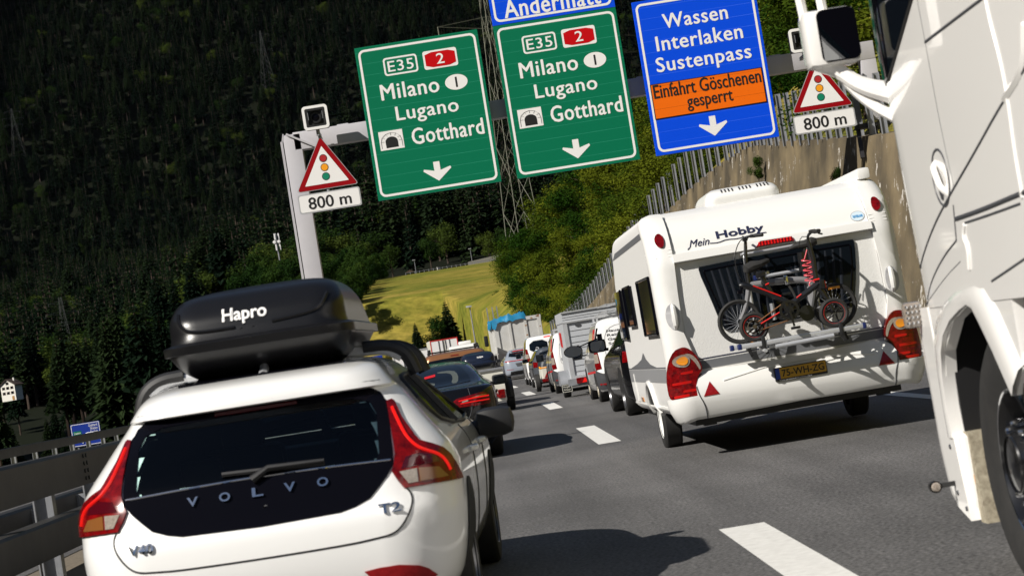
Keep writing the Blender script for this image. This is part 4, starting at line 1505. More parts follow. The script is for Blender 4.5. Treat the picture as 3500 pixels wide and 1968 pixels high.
def far_direction_sign():
    r = thing('direction_sign', 'small blue sign with a curved white arrow behind the far guard rail', 'direction sign', (-36.9, 190, -1.7))
    F = plane((0, 0, 0))
    MB().box((0, 0.04, 2.0), (2.7, .06, 2.1)).build('board', 'far_sign_blue', r, 0)
    mb = MB(); frame_ring(mb, rrect(-1.31, .99, 1.31, 3.01, .1), rrect(-1.26, 1.04, 1.26, 2.96, .08), F, .0, .004); mb.build('border', 'sign_white', r, 0)
    for i, s in enumerate(('Gotthard', 'Wassen', 'Susten')):
        text_obj('lettering', s, F, .30 if i == 0 else .42, 2.64-i*.30, 1.12, 2.88-i*.30, 'sign_white', r, 0, .004, bold=.004)
    prism_obj('green_field', [(-1.15, 1.75), (-.42, 1.75), (-.42, 2.38), (-1.15, 2.38)], F, .001, .004, 'sign_green', r, 0)
    text_obj('lettering', 'Luzern', F, -1.08, 2.10, -.50, 2.30, 'sign_white', r, .005, .008, bold=.004)
    text_obj('lettering', 'Zürich', F, -1.08, 1.82, -.50, 2.04, 'sign_white', r, .005, .008, bold=.004)
    mb = MB()
    mb.tube([F(.25+.62*math.cos(R(a)), 1.55+.62*math.sin(R(a))*.9, .006) for a in range(200, 20, -12)], .045, 6)
    mb.tube([F(u, v, .006) for u, v in ((.55, 2.10), (.85, 2.02), (1.0, 1.92))], .045, 6)
    mb.prism([(.93, 2.05), (1.18, 1.80), (.9, 1.78)], F, .003, .008)
    mb.tube([F(u, v, .006) for u, v in ((-.38, 1.2), (-.38, 1.5), (-.62, 1.5))], .05, 6)
    mb.prism([(-.6, 1.63), (-.9, 1.5), (-.6, 1.37)], F, .003, .008)
    mb.build('arrow', 'sign_white', r, 0)
    mb = MB()
    for sx in (-1, 1): mb.box((sx*.9, .12, 1.2), (.12, .1, 3.6))
    mb.build('post', 'galvanised', r, 0)
far_direction_sign()


def catenary():
    G = 'catenary frames of a railway in the wood'
    for x, y, s in ((-88, 600, 1.0), (-104, 625, .8), (-72, 580, .7)):
        r = thing('catenary_mast', 'thin steel catenary frame of a railway between the dark trees', 'mast', (x, y, hills(x, y)+6), .2, G)
        mb = MB()
        for sx in (-2.4, 2.4): mb.bar((sx*s, 0, 0), (sx*s, 0, 8*s), .16)
        mb.bar((-3*s, 0, 6.4*s), (3*s, 0, 6.4*s), .14); mb.bar((-3*s, 0, 7.3*s), (3*s, 0, 7.3*s), .14)
        mb.build('frame', 'galvanised', r, 0)
catenary()

# ------------------------------------------------------------------ white hatchback in the left lane
def hatchback():
    VK = [(.16,.14,4.2,.76,.22,.3,.05,.1),(.30,.03,4.33,.87,.32,.42,.05,.15),(.50,0,4.37,.915,.36,.45,.07,.2),(.62,.01,4.36,.925,.36,.45,.07,.2),(.70,.05,4.30,.925,.34,.45,.07,.2),(.80,.085,4.05,.92,.32,.45,.07,.2),(.88,.12,3.6,.895,.30,.4,.07,.2),(.94,.165,3.35,.855,.27,.35,.07,.2),(1.02,.24,3.1,.795,.24,.3,.07,.2),(1.12,.33,2.85,.725,.22,.3,.08,.2),(1.202,.395,2.65,.665,.2,.3,.09,.2),(1.214,.345,2.62,.655,.2,.3,.09,.2),(1.27,.36,2.46,.615,.2,.3,.1,.2),(1.31,.42,2.35,.582,.2,.3,.1,.2),(1.335,.52,2.2,.55,.2,.3,.1,.2),(1.36,.75,2.0,.48,.2,.3,.1,.2),(1.38,1.05,1.8,.35,.15,.15,.05,.1)]
    sh = Shell(VK); F = shell_F(sh)
    root = thing('parked_car', 'white hatchback with black tailgate glass and a roof box, nearest at left', 'car', (-1.115, 9.42, 0), R(-2.6), None, R(0.35))
    half = [(0,.655),(.37,.663),(.44,.678),(.51,.705),(.555,.747),(.598,.79),(.635,.84),(.638,.9),(.632,1.0),(.632,1.1),(.622,1.135),(.585,1.16),(.52,1.178),(.44,1.19),(0,1.197)]
    hatch = half+[(-u, v) for u, v in reversed(half[1:-1])]
    gl = [(-.555,.865),(-.3,.872),(0,.876),(.3,.872),(.555,.865),(.575,.90),(.572,1.08),(.545,1.135),(.46,1.165),(0,1.178),(-.46,1.165),(-.545,1.135),(-.572,1.08),(-.575,.90)]
    hole = [(u*.99, v) for u, v in gl]
    wz0, wz1 = .97, 1.27
    fs = lambda x, z: sh.front_s(x, z)
    wind = [(fs(.0, .98), .985), (fs(.62, .98), .985), (fs(.50, 1.25), 1.25), (fs(0, 1.25), 1.25)]
    wind_l = [(-u, v) for u, v in wind]
    sidew = lambda sg: [(sg*sh.side_s(y, z), z) for y, z in ((1.10,.965),(2.72,.925),(2.62,1.03),(2.05,1.235),(1.25,1.245),(.98,1.20),(.86,1.08))]
    body = shell_mesh(sh, 'body', 'white_paint', root, 4, (26, 8, 40, 8, 10), (hole, wind, wind_l))
    inn = shell_mesh(sh, 'interior', 'interior', root, 4, (26, 8, 30, 8, 10), (hole, wind, wind_l), 32, .03)
    # seats seen through the rear window
    mb = MB()
    for sx, sy in ((-.38, 2.2), (.38, 2.2)):
        mb.rbox((sx, sy, .78), (.46, .16, .40), .06); mb.rbox((sx, sy, 1.06), (.25, .11, .19), .05)
    mb.rbox((0, 1.25, .55), (1.2, .2, .42), .06)
    for sx in (-.45, .45): mb.rbox((sx, 1.2, .90), (.22, .10, .14), .04)
    mb.build('seat', 'interior', root)
    MB().rbox((0, 2.95, .84), (1.3, .3, .16), .05).build('dashboard', 'interior', root)
    conform_obj('windscreen', [(fs(.64, .975), .978), (fs(.52, 1.27), 1.26), (fs(0, 1.27), 1.26), (fs(0, .975), .978)], F, 'front_glass', root, .003, 0, .1)
    conform_obj('windscreen', [(-fs(.64, .975), .978), (-fs(.52, 1.27), 1.26), (-fs(0, 1.27), 1.26), (-fs(0, .975), .978)], F, 'front_glass', root, .003, 0, .1)
    # tailgate: black frame ring, window, lower panel
    mb = MB()
    ring_o = [(u, v) for u, v in smooth_poly(hatch, 1)]
    top = [p for p in hatch if p[1] > .85]
    # lower black panel
    low = [(u, v) for u, v in half if v < .86]
    lowp = low+[(.555,.865),(.3,.872),(0,.876)]
    lowp = lowp+[(-u, v) for u, v in reversed(lowp[1:-1])]
    conform(mb, lowp, F, .006, .012, .05)
    for sg in (1, -1):
        sp = [(.555,.865),(.635,.84),(.638,.9),(.632,1.0),(.632,1.1),(.622,1.135),(.585,1.16),(.52,1.178),(.44,1.19),(0,1.197),(0,1.178),(.46,1.165),(.545,1.135),(.572,1.08),(.575,.90)]
        conform(mb, [(sg*u, v) for u, v in sp], F, .006, .012, .05)
    mb.build('tailgate_panel', 'gloss_black', root, 40)
    w = conform_obj('rear_window', gl, F, 'window_glass', root, .004, 0, .05)
    b = MB(); strip(b, [(-.625,.862),(-.3,.874),(0,.878),(.3,.874),(.625,.862)], F, .005, .006); b.build('glass_edge', 'chrome', w)
    # third brake lamp, and a black band painting in the spoiler's shade
    conform_obj('brake_lamp', [(-.20,1.178),(.20,1.178),(.195,1.199),(-.195,1.199)], F, 'deep_red', root, .012, .02, .06)
    conform_obj('spoiler_shade', [(-.615,1.145),(.615,1.145),(.60,1.175),(.55,1.207),(-.55,1.207),(-.60,1.175)], F, 'gloss_black', root, .003, .008, .05)
    # lamps
    L = [(.622,1.126),(.65,1.130),(.664,1.122),(.677,1.086),(.694,1.037),(.726,.985),(.751,.945),(.771,.922),(.84,.898),(.909,.871),(.953,.838),(.985,.801),(1.02,.763),(1.055,.716),(.936,.718),(.81,.722),(.72,.724),(.672,.724),(.645,.765),(.622,.81),(.634,.836),(.645,.887),(.642,.94),(.633,1.02),(.626,1.088)]
    for sg in (1, -1):
        q = lambda pts: [(sg*u, v) for u, v in pts]
        lamp = conform_obj('tail_lamp', q(L), F, 'red_lamp', root, .012, .03, .04)
        st = MB(); strip(st, q([(.646,1.09),(.668,1.03),(.695,.965),(.722,.925),(.755,.893),(.80,.872),(.86,.848),(.90,.815),(.925,.768)]), F, .0085, .013); st.build('light_strip', 'red_led', lamp)
        conform_obj('reversing_lens', q([(.655,.800),(.735,.803),(.735,.742),(.690,.742)]), F, 'clear_lens', lamp, .015, .006, .05)
        conform_obj('indicator_lens', q([(.745,.803),(.85,.792),(.905,.742),(.745,.742)]), F, 'amber_dark', lamp, .015, .006, .05)
        conform_obj('dark_lens', q([(.69,.86),(.76,.868),(.84,.845),(.86,.815),(.74,.815),(.665,.812)]), F, 'deep_red', lamp, .014, .006, .05)
        conform_obj('reflector', q([(.44,.382),(.51,.389),(.60,.388),(.69,.369),(.73,.349),(.775,.309),(.74,.295),(.56,.316),(.47,.342)]), F, 'reflector', root, .008, .015, .05)
        s = MB(); strip(s, q([(1.10,.742),(1.5,.70),(1.9,.66)]), F, .004, .002)
        # side windows
        conform_obj('side_window', smooth_poly(sidew(sg), 1), F, 'dark_glass', root, .004, .01, .12)
        fr = MB(); pts = smooth_poly(sidew(sg), 1); fr.tube([F(u, v, .006) for u, v in pts+pts[:2]], .012, 6); fr.build('window_trim', 'black_plastic', root)
        pil = MB(); pil.tube([F(sg*sh.side_s(1.62, z), z, .006) for z in (.945, 1.05, 1.15, 1.25)], .03, 6); pil.build('door_pillar', 'black_plastic', root)
        # door seams and handles
        sm = MB()
        for yy in (1.72, 2.75): strip(sm, [(sg*sh.side_s(yy+(.0 if z > .5 else -.06), z), z) for z in (.3, .5, .7, .85, .93)], F, .004, .001)
        sm.build('door_seam', 'grey_plastic', root)
        hd = MB()
        for yy in (1.48, 2.42): hd.tube([F(sg*sh.side_s(yy+k*.05, .80), .80, o) for k, o in ((0, .0), (.6, .03), (2, .035), (3.4, .03), (4, .0))], .016, 8)
        hd.build('door_handle', 'white_paint', root)
        # mirrors
        m = MB().rbox((sg*1.02, 2.72, .885), (.23, .14, .175), .068); m.tube([(sg*.80, 2.72, .87), (sg*.95, 2.72, .88)], .03, 8)
        m.build('door_mirror', 'black_plastic', root)
    # tailgate seam
    half_s = [(0,.512),(.40,.515),(.5,.522),(.60,.53),(.65,.569),(.688,.622),(.705,.665),(.70,.70),(.685,.722)]
    seam = [(-u, v) for u, v in reversed(half_s[1:])]+half_s
    s = MB(); strip(s, seam, F, .0045, .0); s.build('tailgate_seam', 'black_plastic', root)
    # lettering
    for ch, u in zip('VOLVO', (-.305, -.154, 0, .150, .303)):
        text_obj('lettering', ch, F, u-.026, .788, u+.026, .828, 'chrome', root, .006, .018, bold=.02)
    text_obj('lettering', 'V40', F, -.625, .61, -.505, .652, 'chrome', root, .002, .012, bold=.02)
    text_obj('lettering', 'T2', F, .545, .628, .645, .668, 'chrome', root, .002, .012, bold=.02)
    MB().lathe([(.012, 0), (.010, .006), (.001, .007)], F(.03, .735, .010), 'Y', 12).build('lock_button', 'chrome', root)
    mb = MB(); mb.tube([F(-.02, .862, .02), F(.06, .895, .035), F(.32, .892, .03)], [.022, .014, .010], 8); mb.tube([F(-.16, .905, .016), F(.32, .888, .016)], .012, 6); mb.build('wiper', 'black_plastic', root)
    # roof: glass panel, aerial, load bars
    mb = MB()
    rp = [(-.40,.62),(.40,.62),(.42,.75),(.38,1.4),(.30,1.9),(-.30,1.9),(-.38,1.4),(-.42,.75)]
    def roofz(x, y):
        z0, z1 = 1.25, 1.379
        for _ in range(30):
            z = (z0+z1)/2; yr, yf, w, rr, rf, br, bf = sh.par(z)
            ins = yr+br*(x/w)**2 < y < yf-.2 and abs(x) < w-.05
            z0, z1 = (z, z1) if ins else (z0, z)
        return z0
    conform(mb, smooth_poly(rp, 2), lambda u, v, d=0: Vector((u, v, roofz(u, v)+d)), .008, .012, .06)
    mb.build('roof_glass', 'gloss_black', root)
    MB().tube([(0.02, .66, 1.34), (.02, .72, 1.385), (.02, .75, 1.40), (.02, .80, 1.40), (.02, .90, 1.36)], [.030, .022, .012, .012, .02], 8).build('aerial', 'silver_paint', root)
    for yy in (1.2, 1.8):
        bar = MB().tube(smooth3([(-.66, yy, 1.335), (-.58, yy, 1.39), (-.40, yy, 1.40), (.40, yy, 1.40), (.58, yy, 1.39), (.66, yy, 1.335)], 2), .026, 8).build('roof_bar', 'aluminium', root)
        for sg in (1, -1): MB().tube(smooth3([(sg*.47, yy, 1.41), (sg*.60, yy, 1.405), (sg*.69, yy, 1.35), (sg*.725, yy, 1.24)], 2), .036, 10).build('bar_foot', 'black_plastic', bar)
    for sg in (1, -1):
        for yy in (.82, 3.42): wheel(root, sg*.80, yy, .33, .22, 'alloy', sg)
    arches(root, sh, (.82, 3.42), .33, 'interior', .006)
    MB().box((0, 2.1, .25), (1.6, 3.6, .12)).build('underbody', 'black_plastic', root, 0)
    return root, F

hatchback()


def roof_box(name, label, loc, rotz, W, Lg, z0, m, word, wm, scale=1.0, roll=0.0):
    root = thing(name, label, 'roof box', (loc[0], loc[1], 0), rotz, None, roll)
    hw = W/2
    k = [(0, .20), (.02, .12), (.05, .05), (.10, .015)]
    B = Shell([(z0+0, .22, Lg-.35, hw*.78, .12, .2, .02, .1), (z0+.04, .12, Lg-.22, hw*.88, .14, .22, .03, .12), (z0+.10, .045, Lg-.1, hw*.96, .15, .24, .03, .13), (z0+.135, .02, Lg-.04, hw*.99, .15, .25, .03, .14), (z0+.15, .035, Lg-.05, hw*.97, .15, .25, .03, .14)])
    shell_mesh(B, 'bottom_shell', m, root, 3, (12, 8, 26, 8, 8))
    T = Shell([(z0+.125, .0, Lg, hw*1.03, .16, .26, .03, .14), (z0+.165, -.01, Lg, hw*1.03, .16, .26, .03, .14), (z0+.18, .03, Lg-.04, hw*.96, .16, .26, .03, .14), (z0+.28, .07, Lg-.25, hw*.945, .13, .26, .03, .14), (z0+.345, .13, Lg-.4, hw*.90, .12, .26, .03, .14), (z0+.39, .20, Lg-.55, hw*.82, .12, .26, .03, .14), (z0+.425, .42, Lg-.75, hw*.60, .12, .2, .03, .1), (z0+.437, .6, Lg-.9, hw*.3, .1, .1, .03, .05)])
    lid = shell_mesh(T, 'lid', m, root, 4, (12, 8, 26, 8, 8))
    F = shell_F(T)
    b = MB(); strip(b, [(-hw*.82, z0+.325), (-hw*.80, z0+.28), (-hw*.72, z0+.235), (-hw*.55, z0+.222), (-hw*.2, z0+.222)], F, .010, .0)
    strip(b, [(hw*.80, z0+.325), (hw*.74, z0+.27), (hw*.62, z0+.24), (hw*.2, z0+.225)], F, .010, .0)
    b.build('pressed_line', m, lid)
    if word == 'Hapro':
        text_obj('lettering', word, F, -hw*.32, z0+.236, hw*.15, z0+.316, wm, lid, .001, .004, heavy=.03)
    else:
        text_obj('lettering', word, F, -hw*.05, z0+.29, hw*.30, z0+.325, wm, lid, .001, .004, bold=.02)
    mb = MB()
    for dx in (-.03, .03): mb.lathe([(.011, 0), (.009, .006), (.001, .007)], F(-hw*.06+dx, z0+.205, .0), 'Y', 10)
    mb.build('lock', 'chrome', lid)
    mb = MB()
    for yy in (.45, .95): mb.box((0, yy+.3, z0-.01), (W*.7, .06, .03))
    mb.build('mount', 'black_plastic', root, 0)
    return root

roof_box('roof_box', 'black roof box with white lettering on top of the white hatchback', (-1.075, 9.98), R(-2.6), .93, 1.75, 1.375, 'satin_black', 'Hapro', 'sign_white', 1, R(0.35))

# ------------------------------------------------------------------ white lorry at the right edge
def lorry():
    OX, OY = 3.2, 6.2
    root = thing('lorry', 'white lorry cab close up at the right edge, cut off by the frame', 'truck', (OX, OY, 0))
    X = 1.95
    S = plane((X-OX, -OY, 0), (0, 1, 0), (0, 0, 1), (-1, 0, 0))     # side plane: (world y, z, outward)
    K = [(1.16, 0, 3.12, 1.25, .03, .42, 0, .12), (1.9, 0, 3.14, 1.25, .03, .36, 0, .12), (2.5, 0, 3.13, 1.25, .03, .30, 0, .12), (3.2, 0, 2.95, 1.22, .03, .3, 0, .12), (3.65, .2, 2.65, 1.12, .1, .3, 0, .1)]
    sh = Shell(K)
    shell_mesh(sh, 'cab', 'truck_paint', root, 4, (4, 3, 30, 10, 6))
    low = Shell([(.24, 2.44, 3.08, 1.20, .02, .24, 0, .12), (.34, 2.42, 3.17, 1.245, .02, .28, 0, .12), (.60, 2.42, 3.20, 1.25, .02, .26, 0, .12), (.64, 2.58, 3.20, 1.25, .02, .26, 0, .12), (1.0, 2.60, 3.20, 1.25, .02, .24, 0, .12), (1.165, 2.62, 3.17, 1.25, .02, .24, 0, .12)])
    shell_mesh(low, 'bumper', 'truck_paint', root, 4, (4, 3, 12, 10, 6))
    # skirt behind the wheel and wheel housing
    MB().rbox((0, .45, .72), (2.44, 1.45, .80), .03).build('side_skirt', 'truck_paint', root, 30)
    MB().box((0, 1.72, .82), (1.5, 1.3, .66)).box((0, 2.52, .88), (2.42, .05, .54)).box((0, 1.7, 1.155), (2.38, 1.7, .03)).build('wheel_housing', 'black_plastic', root, 0)
    # arch lip
    inner = [(8.70,.60),(8.72,.74),(8.70,.87),(8.65,.97),(8.56,1.04),(8.40,1.10),(8.20,1.14),(8.07,1.158),(7.99,1.141),(7.915,1.083),(7.775,.967),(7.60,.80)]
    outer = [(8.84,.60),(8.84,.74),(8.83,.90),(8.80,1.03),(8.70,1.12),(8.50,1.19),(8.30,1.225),(8.141,1.235),(7.943,1.24),(7.787,1.235),(7.64,1.15),(7.42,.93)]
    mb = MB()
    n = len(inner)
    sec = ((0, -.02), (.0, .045), (1.0, .075), (1.0, -.25))
    rows = []
    for a, b in zip(outer, inner):
        rows.append([S(a[0], a[1], -.02), S(a[0]*.75+b[0]*.25, a[1]*.75+b[1]*.25, .012), S(a[0]*.3+b[0]*.7, a[1]*.3+b[1]*.7, .020), S(b[0], b[1], .016), S(b[0], b[1], -.05)])
    vs = [p for r in rows for p in r]
    fs = [(5*i+k, 5*i+k+1, 5*i+k+6, 5*i+k+5) for i in range(n-1) for k in range(4)]
    mb.add(vs, fs).build('wheel_arch', 'truck_paint', root, 60)
    fill = [(8.84, 1.175), (8.84,.60), (8.74,.60), (8.73,.80), (8.65,.97), (8.40,1.10), (8.07,1.158), (7.9, 1.07), (7.6,.80), (7.45,.9), (7.45,1.175)]
    MB().prism(fill, S, -.05, -.004).build('arch_panel', 'truck_paint', root, 30)
    MB().prism([(7.75,.95),(7.40,.90),(7.3,.70),(7.45,.60),(7.62,.80)], S, -.15, -.06).build('mud_flap', 'black_plastic', root, 0)
    # panel lines
    ln = MB()
    def line(pts, r=.006, d=.0, sm=True): strip(ln, pts, S, r, -r*.55, 6, sm)
    line([(6.6,1.95),(7.08,1.854),(7.655,1.704),(8.056,1.606),(8.416,1.509),(8.68,1.414),(8.84,1.340)], .009)
    line([(6.9,2.222),(7.485,2.217),(8.078,2.211)], .009)
    line([(8.09,2.55),(8.086,2.385),(8.072,2.211),(8.058,1.891),(8.007,1.626)], .0035)
    line([(8.06,1.554),(8.107,1.415)], .008)
    line([(8.107,1.415),(8.376,1.363),(8.669,1.274),(8.80,1.20)], .007)
    line([(8.065,1.497),(7.638,1.502),(7.055,1.519),(6.5,1.53)], .013)
    line([(7.93,1.472),(7.503,1.477),(7.10,1.485)], .007)
    line([(7.672,1.233),(7.458,1.258),(7.176,1.292),(6.6,1.36)], .007)
    line([(8.86,1.175),(8.4,1.28),(8.1,1.33)], .003)
    ln.build('panel_gap', 'grey_plastic', root)
    ed = MB()
    strip(ed, [(7.10,2.6),(7.124,2.213),(7.051,1.986),(7.044,1.849),(7.072,1.66),(7.065,1.503)], S, .016, -.008)
    ed.build('panel_edge', 'truck_paint', root); ed = MB()
    strip(ed, [(7.93,1.468),(7.98,1.423),(7.93,1.38),(7.97,1.294)], S, .010, .0)
    ed.build('panel_edge', 'truck_paint', root); ed = MB()
    strip(ed, [(6.695,2.055),(6.782,1.918),(7.082,1.854)], S, .02, -.008)
    ed.build('panel_edge', 'truck_paint', root)
    bo = MB()
    for y, z in ((8.78, .36), (8.78, .56), (8.66, .30), (7.2, .45), (7.2, .95), (6.9, .45)):
        bo.lathe([(.012, .004), (.010, -.006), (.001, -.007)], S(y, z, .012), 'X', 8)
    bo.build('fastening', 'grey_plastic', root, 0)
    sl = MB(); strip(sl, [(8.83,2.165),(8.187,2.395),(7.65,2.59),(7.5,2.74)], S, .010, .0); sl.build('window_seal', 'rubber', root)
    # side window and black pillar
    F = shell_F(sh)
    toS = lambda y, z: (-sh.side_s(y-OY, z), z)
    conform_obj('side_window', [toS(*p) for p in ((8.80,2.18),(8.187,2.403),(7.65,2.60),(7.5,2.75),(7.5,3.05),(8.78,3.05))], F, 'dark_glass', root, .004, .01, .15)
    conform_obj('pillar', [toS(*p) for p in ((8.985,2.13),(8.80,2.18),(8.78,3.1),(9.02,3.1))], F, 'gloss_black', root, .008, .01, .15)
    conform_obj('windscreen', [(u, v) for u, v in [(-sh.front_s(x, z), z) for x, z in ((1.0, 1.75), (0, 1.75), (0, 3.0), (.98, 3.0))]], F, 'dark_glass', root, .005, .01, .3)
    # handle
    g = MB(); g.tube([S(y, z, -.001) for y, z in ellipse(8.19, 1.675, .13, .115, 28)+[(8.32, 1.675)]], .006, 6); g.build('handle_recess', 'grey_plastic', root)
    h = MB(); h.tube(smooth3([S(8.26, 1.745, -.01), S(8.22, 1.725, .02), S(8.17, 1.68, .024), S(8.15, 1.635, .02), S(8.15, 1.60, -.01)], 2), .013, 10); h.build('door_handle', 'truck_paint', root)
    k = MB(); k.prism(smooth_poly([(8.25,1.69),(8.205,1.66),(8.185,1.585),(8.25,1.59)], 1), S, .001, .003); k.build('handle_gap', 'grey_plastic', root)
    # corner lamp: clear LED block standing out of the corner
    c = Vector((1.922-OX, 9.02-OY, 1.14))
    l = MB().rbox(c, (.085, .06, .115), .02).build('corner_lamp', 'clear_lens', root)
    d = MB()
    for i in range(4):
        for j in range(4): d.lathe([(.0075, -.004), (.006, -.007), (.001, -.008)], c+Vector((-.030+.02*i, -.03, -.036+.024*j)), 'Y', 8)
    d.build('led_array', 'chrome', l)
    conform_obj('side_marker', [(-low.side_s(2.40, .40), .40), (-low.side_s(2.55, .40), .40), (-low.side_s(2.55, .44), .44), (-low.side_s(2.40, .44), .44)], shell_F(low), 'amber', root, .004, .01, .1)
    MB().bar((1.86-OX, 8.80-OY, .40), (1.97-OX, 8.82-OY, .40), .02).lathe([(.026, -.03), (.026, .01), (.015, .03), (.001, .03)], (1.845-OX, 8.80-OY, .40), 'Y', 14).build('clearance_lamp', 'black_plastic', root)
    MB().lathe([(.021, 0), (.016, -.010), (.001, -.014)], (1.845-OX, 8.768-OY, .40), 'Y', 14).build('lamp_lens', 'clear_lens', root)
    # steps on the bumper edge
    MB().prism([(8.70,.62),(8.84,.62),(8.84,.30),(8.62,.25)], S, -.12, .012).build('step_panel', 'truck_paint', root, 0)
    MB().prism([(8.60,.62),(8.70,.62),(8.62,.24),(8.52,.24)], S, -.12, -.03).build('step_tread', mat('stained tread', (.40,.36,.27), .8, noise=(.2,.17,.12), nscale=40), root, 0)
    # mirror
    my = 9.05-OY
    mr = MB().rbox((1.765-OX, my, 2.41), (.235, .17, .255), .035).build('mirror', 'truck_paint', root)
    MB().prism(rrect(1.705-OX, 2.295, 1.878-OX, 2.528, .03), plane((0, my-.088, 0)), -.002, .006).build('mirror_glass', 'gloss_black', mr)
    MB().prism([(1.712-OX, 2.302), (1.83-OX, 2.30), (1.712-OX, 2.46)], plane((0, my-.095, 0)), .0, .002).build('painted_reflection', 'mirror', mr, 0)  # bright triangle standing in for a reflection in the mirror
    arm = MB().tube(smooth3([(1.70-OX, my, 2.31), (1.78-OX, my-.02, 2.26), (1.86-OX, my-.06, 2.17), (2.0-OX, my-.10, 2.11)], 2), [.042, .040, .036, .034, .036, .042, .05, .06], 10)
    arm.tube(smooth3([(1.79-OX, my+.0, 2.24), (1.88-OX, my-.03, 2.10), (2.0-OX, my-.10, 1.99)], 2), .026, 8)
    arm.build('mirror_arm', 'truck_paint', root)
    t = MB()
    for dx in (.0, .09): t.tube([(1.67-OX+dx, my, 2.50), (1.65-OX+dx, my, 2.9)], .022, 8)
    t.build('mirror_tube', 'truck_paint', root)
    MB().rbox((1.71-OX, my+.02, 2.98), (.3, .18, .4), .05).build('mirror', 'truck_paint', root)
    # wheel
    cy = 7.87-OY
    w = MB(); xx = 1.99-OX; rr = .525
    w.lathe([(.30, .02), (.36, -.012), (.46, -.02), (.50, .0), (rr, .05), (rr, .30), (.48, .34), (.3, .33)], (xx, cy, rr), 'X', 48)
    wo = w.build('wheel', 'rubber', root, 40)
    r = MB(); r.lathe([(.30, .015), (.275, .0), (.265, .03), (.25, .10), (.17, .12), (.13, .03), (.12, -.02), (.05, -.03), (.001, -.03)], (xx, cy, rr), 'X', 48)
    r.build('rim', 'black_rim', wo, 40)
    MB().lathe([(.305, .016), (.29, .006), (.283, .012)], (xx-.004, cy, rr), 'X', 48).build('rim_edge', 'chrome', wo, 40)
    r = MB()
    for k in range(10):
        a = 2*math.pi*k/10
        r.lathe([(.040, .085), (.030, .07), (.001, .066)], (xx+.02, cy+math.cos(a)*.215, rr+math.sin(a)*.215), 'X', 12)
    r.lathe([(.20, .118), (.16, .105), (.13, .02), (.11, -.025)], (xx-.004, cy, rr), 'X', 32)
    r.build('wheel_disc', 'black_rim', wo, 40)
    r = MB()
    for k in range(10):
        a = 2*math.pi*(k+.5)/10
        r.lathe([(.017, .05), (.016, -.01), (.010, -.03), (.001, -.032)], (xx+.02, cy+math.cos(a)*.155, rr+math.sin(a)*.155), 'X', 8)
    r.build('wheel_nut', 'chrome', wo, 40)
    MB().box((0, -1.0, .8), (2.0, 4.5, .3)).build('chassis', 'black_plastic', root, 0)
    w2 = wheel(root, 1.05, cy, .525, .3, 'alloy', 1)
    for yy in (-2.2,):
        for sg in (-1, 1): wheel(root, sg*.95, yy, .50, .5, 'alloy', sg)
    MB().rbox((0, -3.4, 2.3), (2.5, 6.2, 2.7), .03).build('cargo_box', 'truck_paint', root, 30)

lorry()

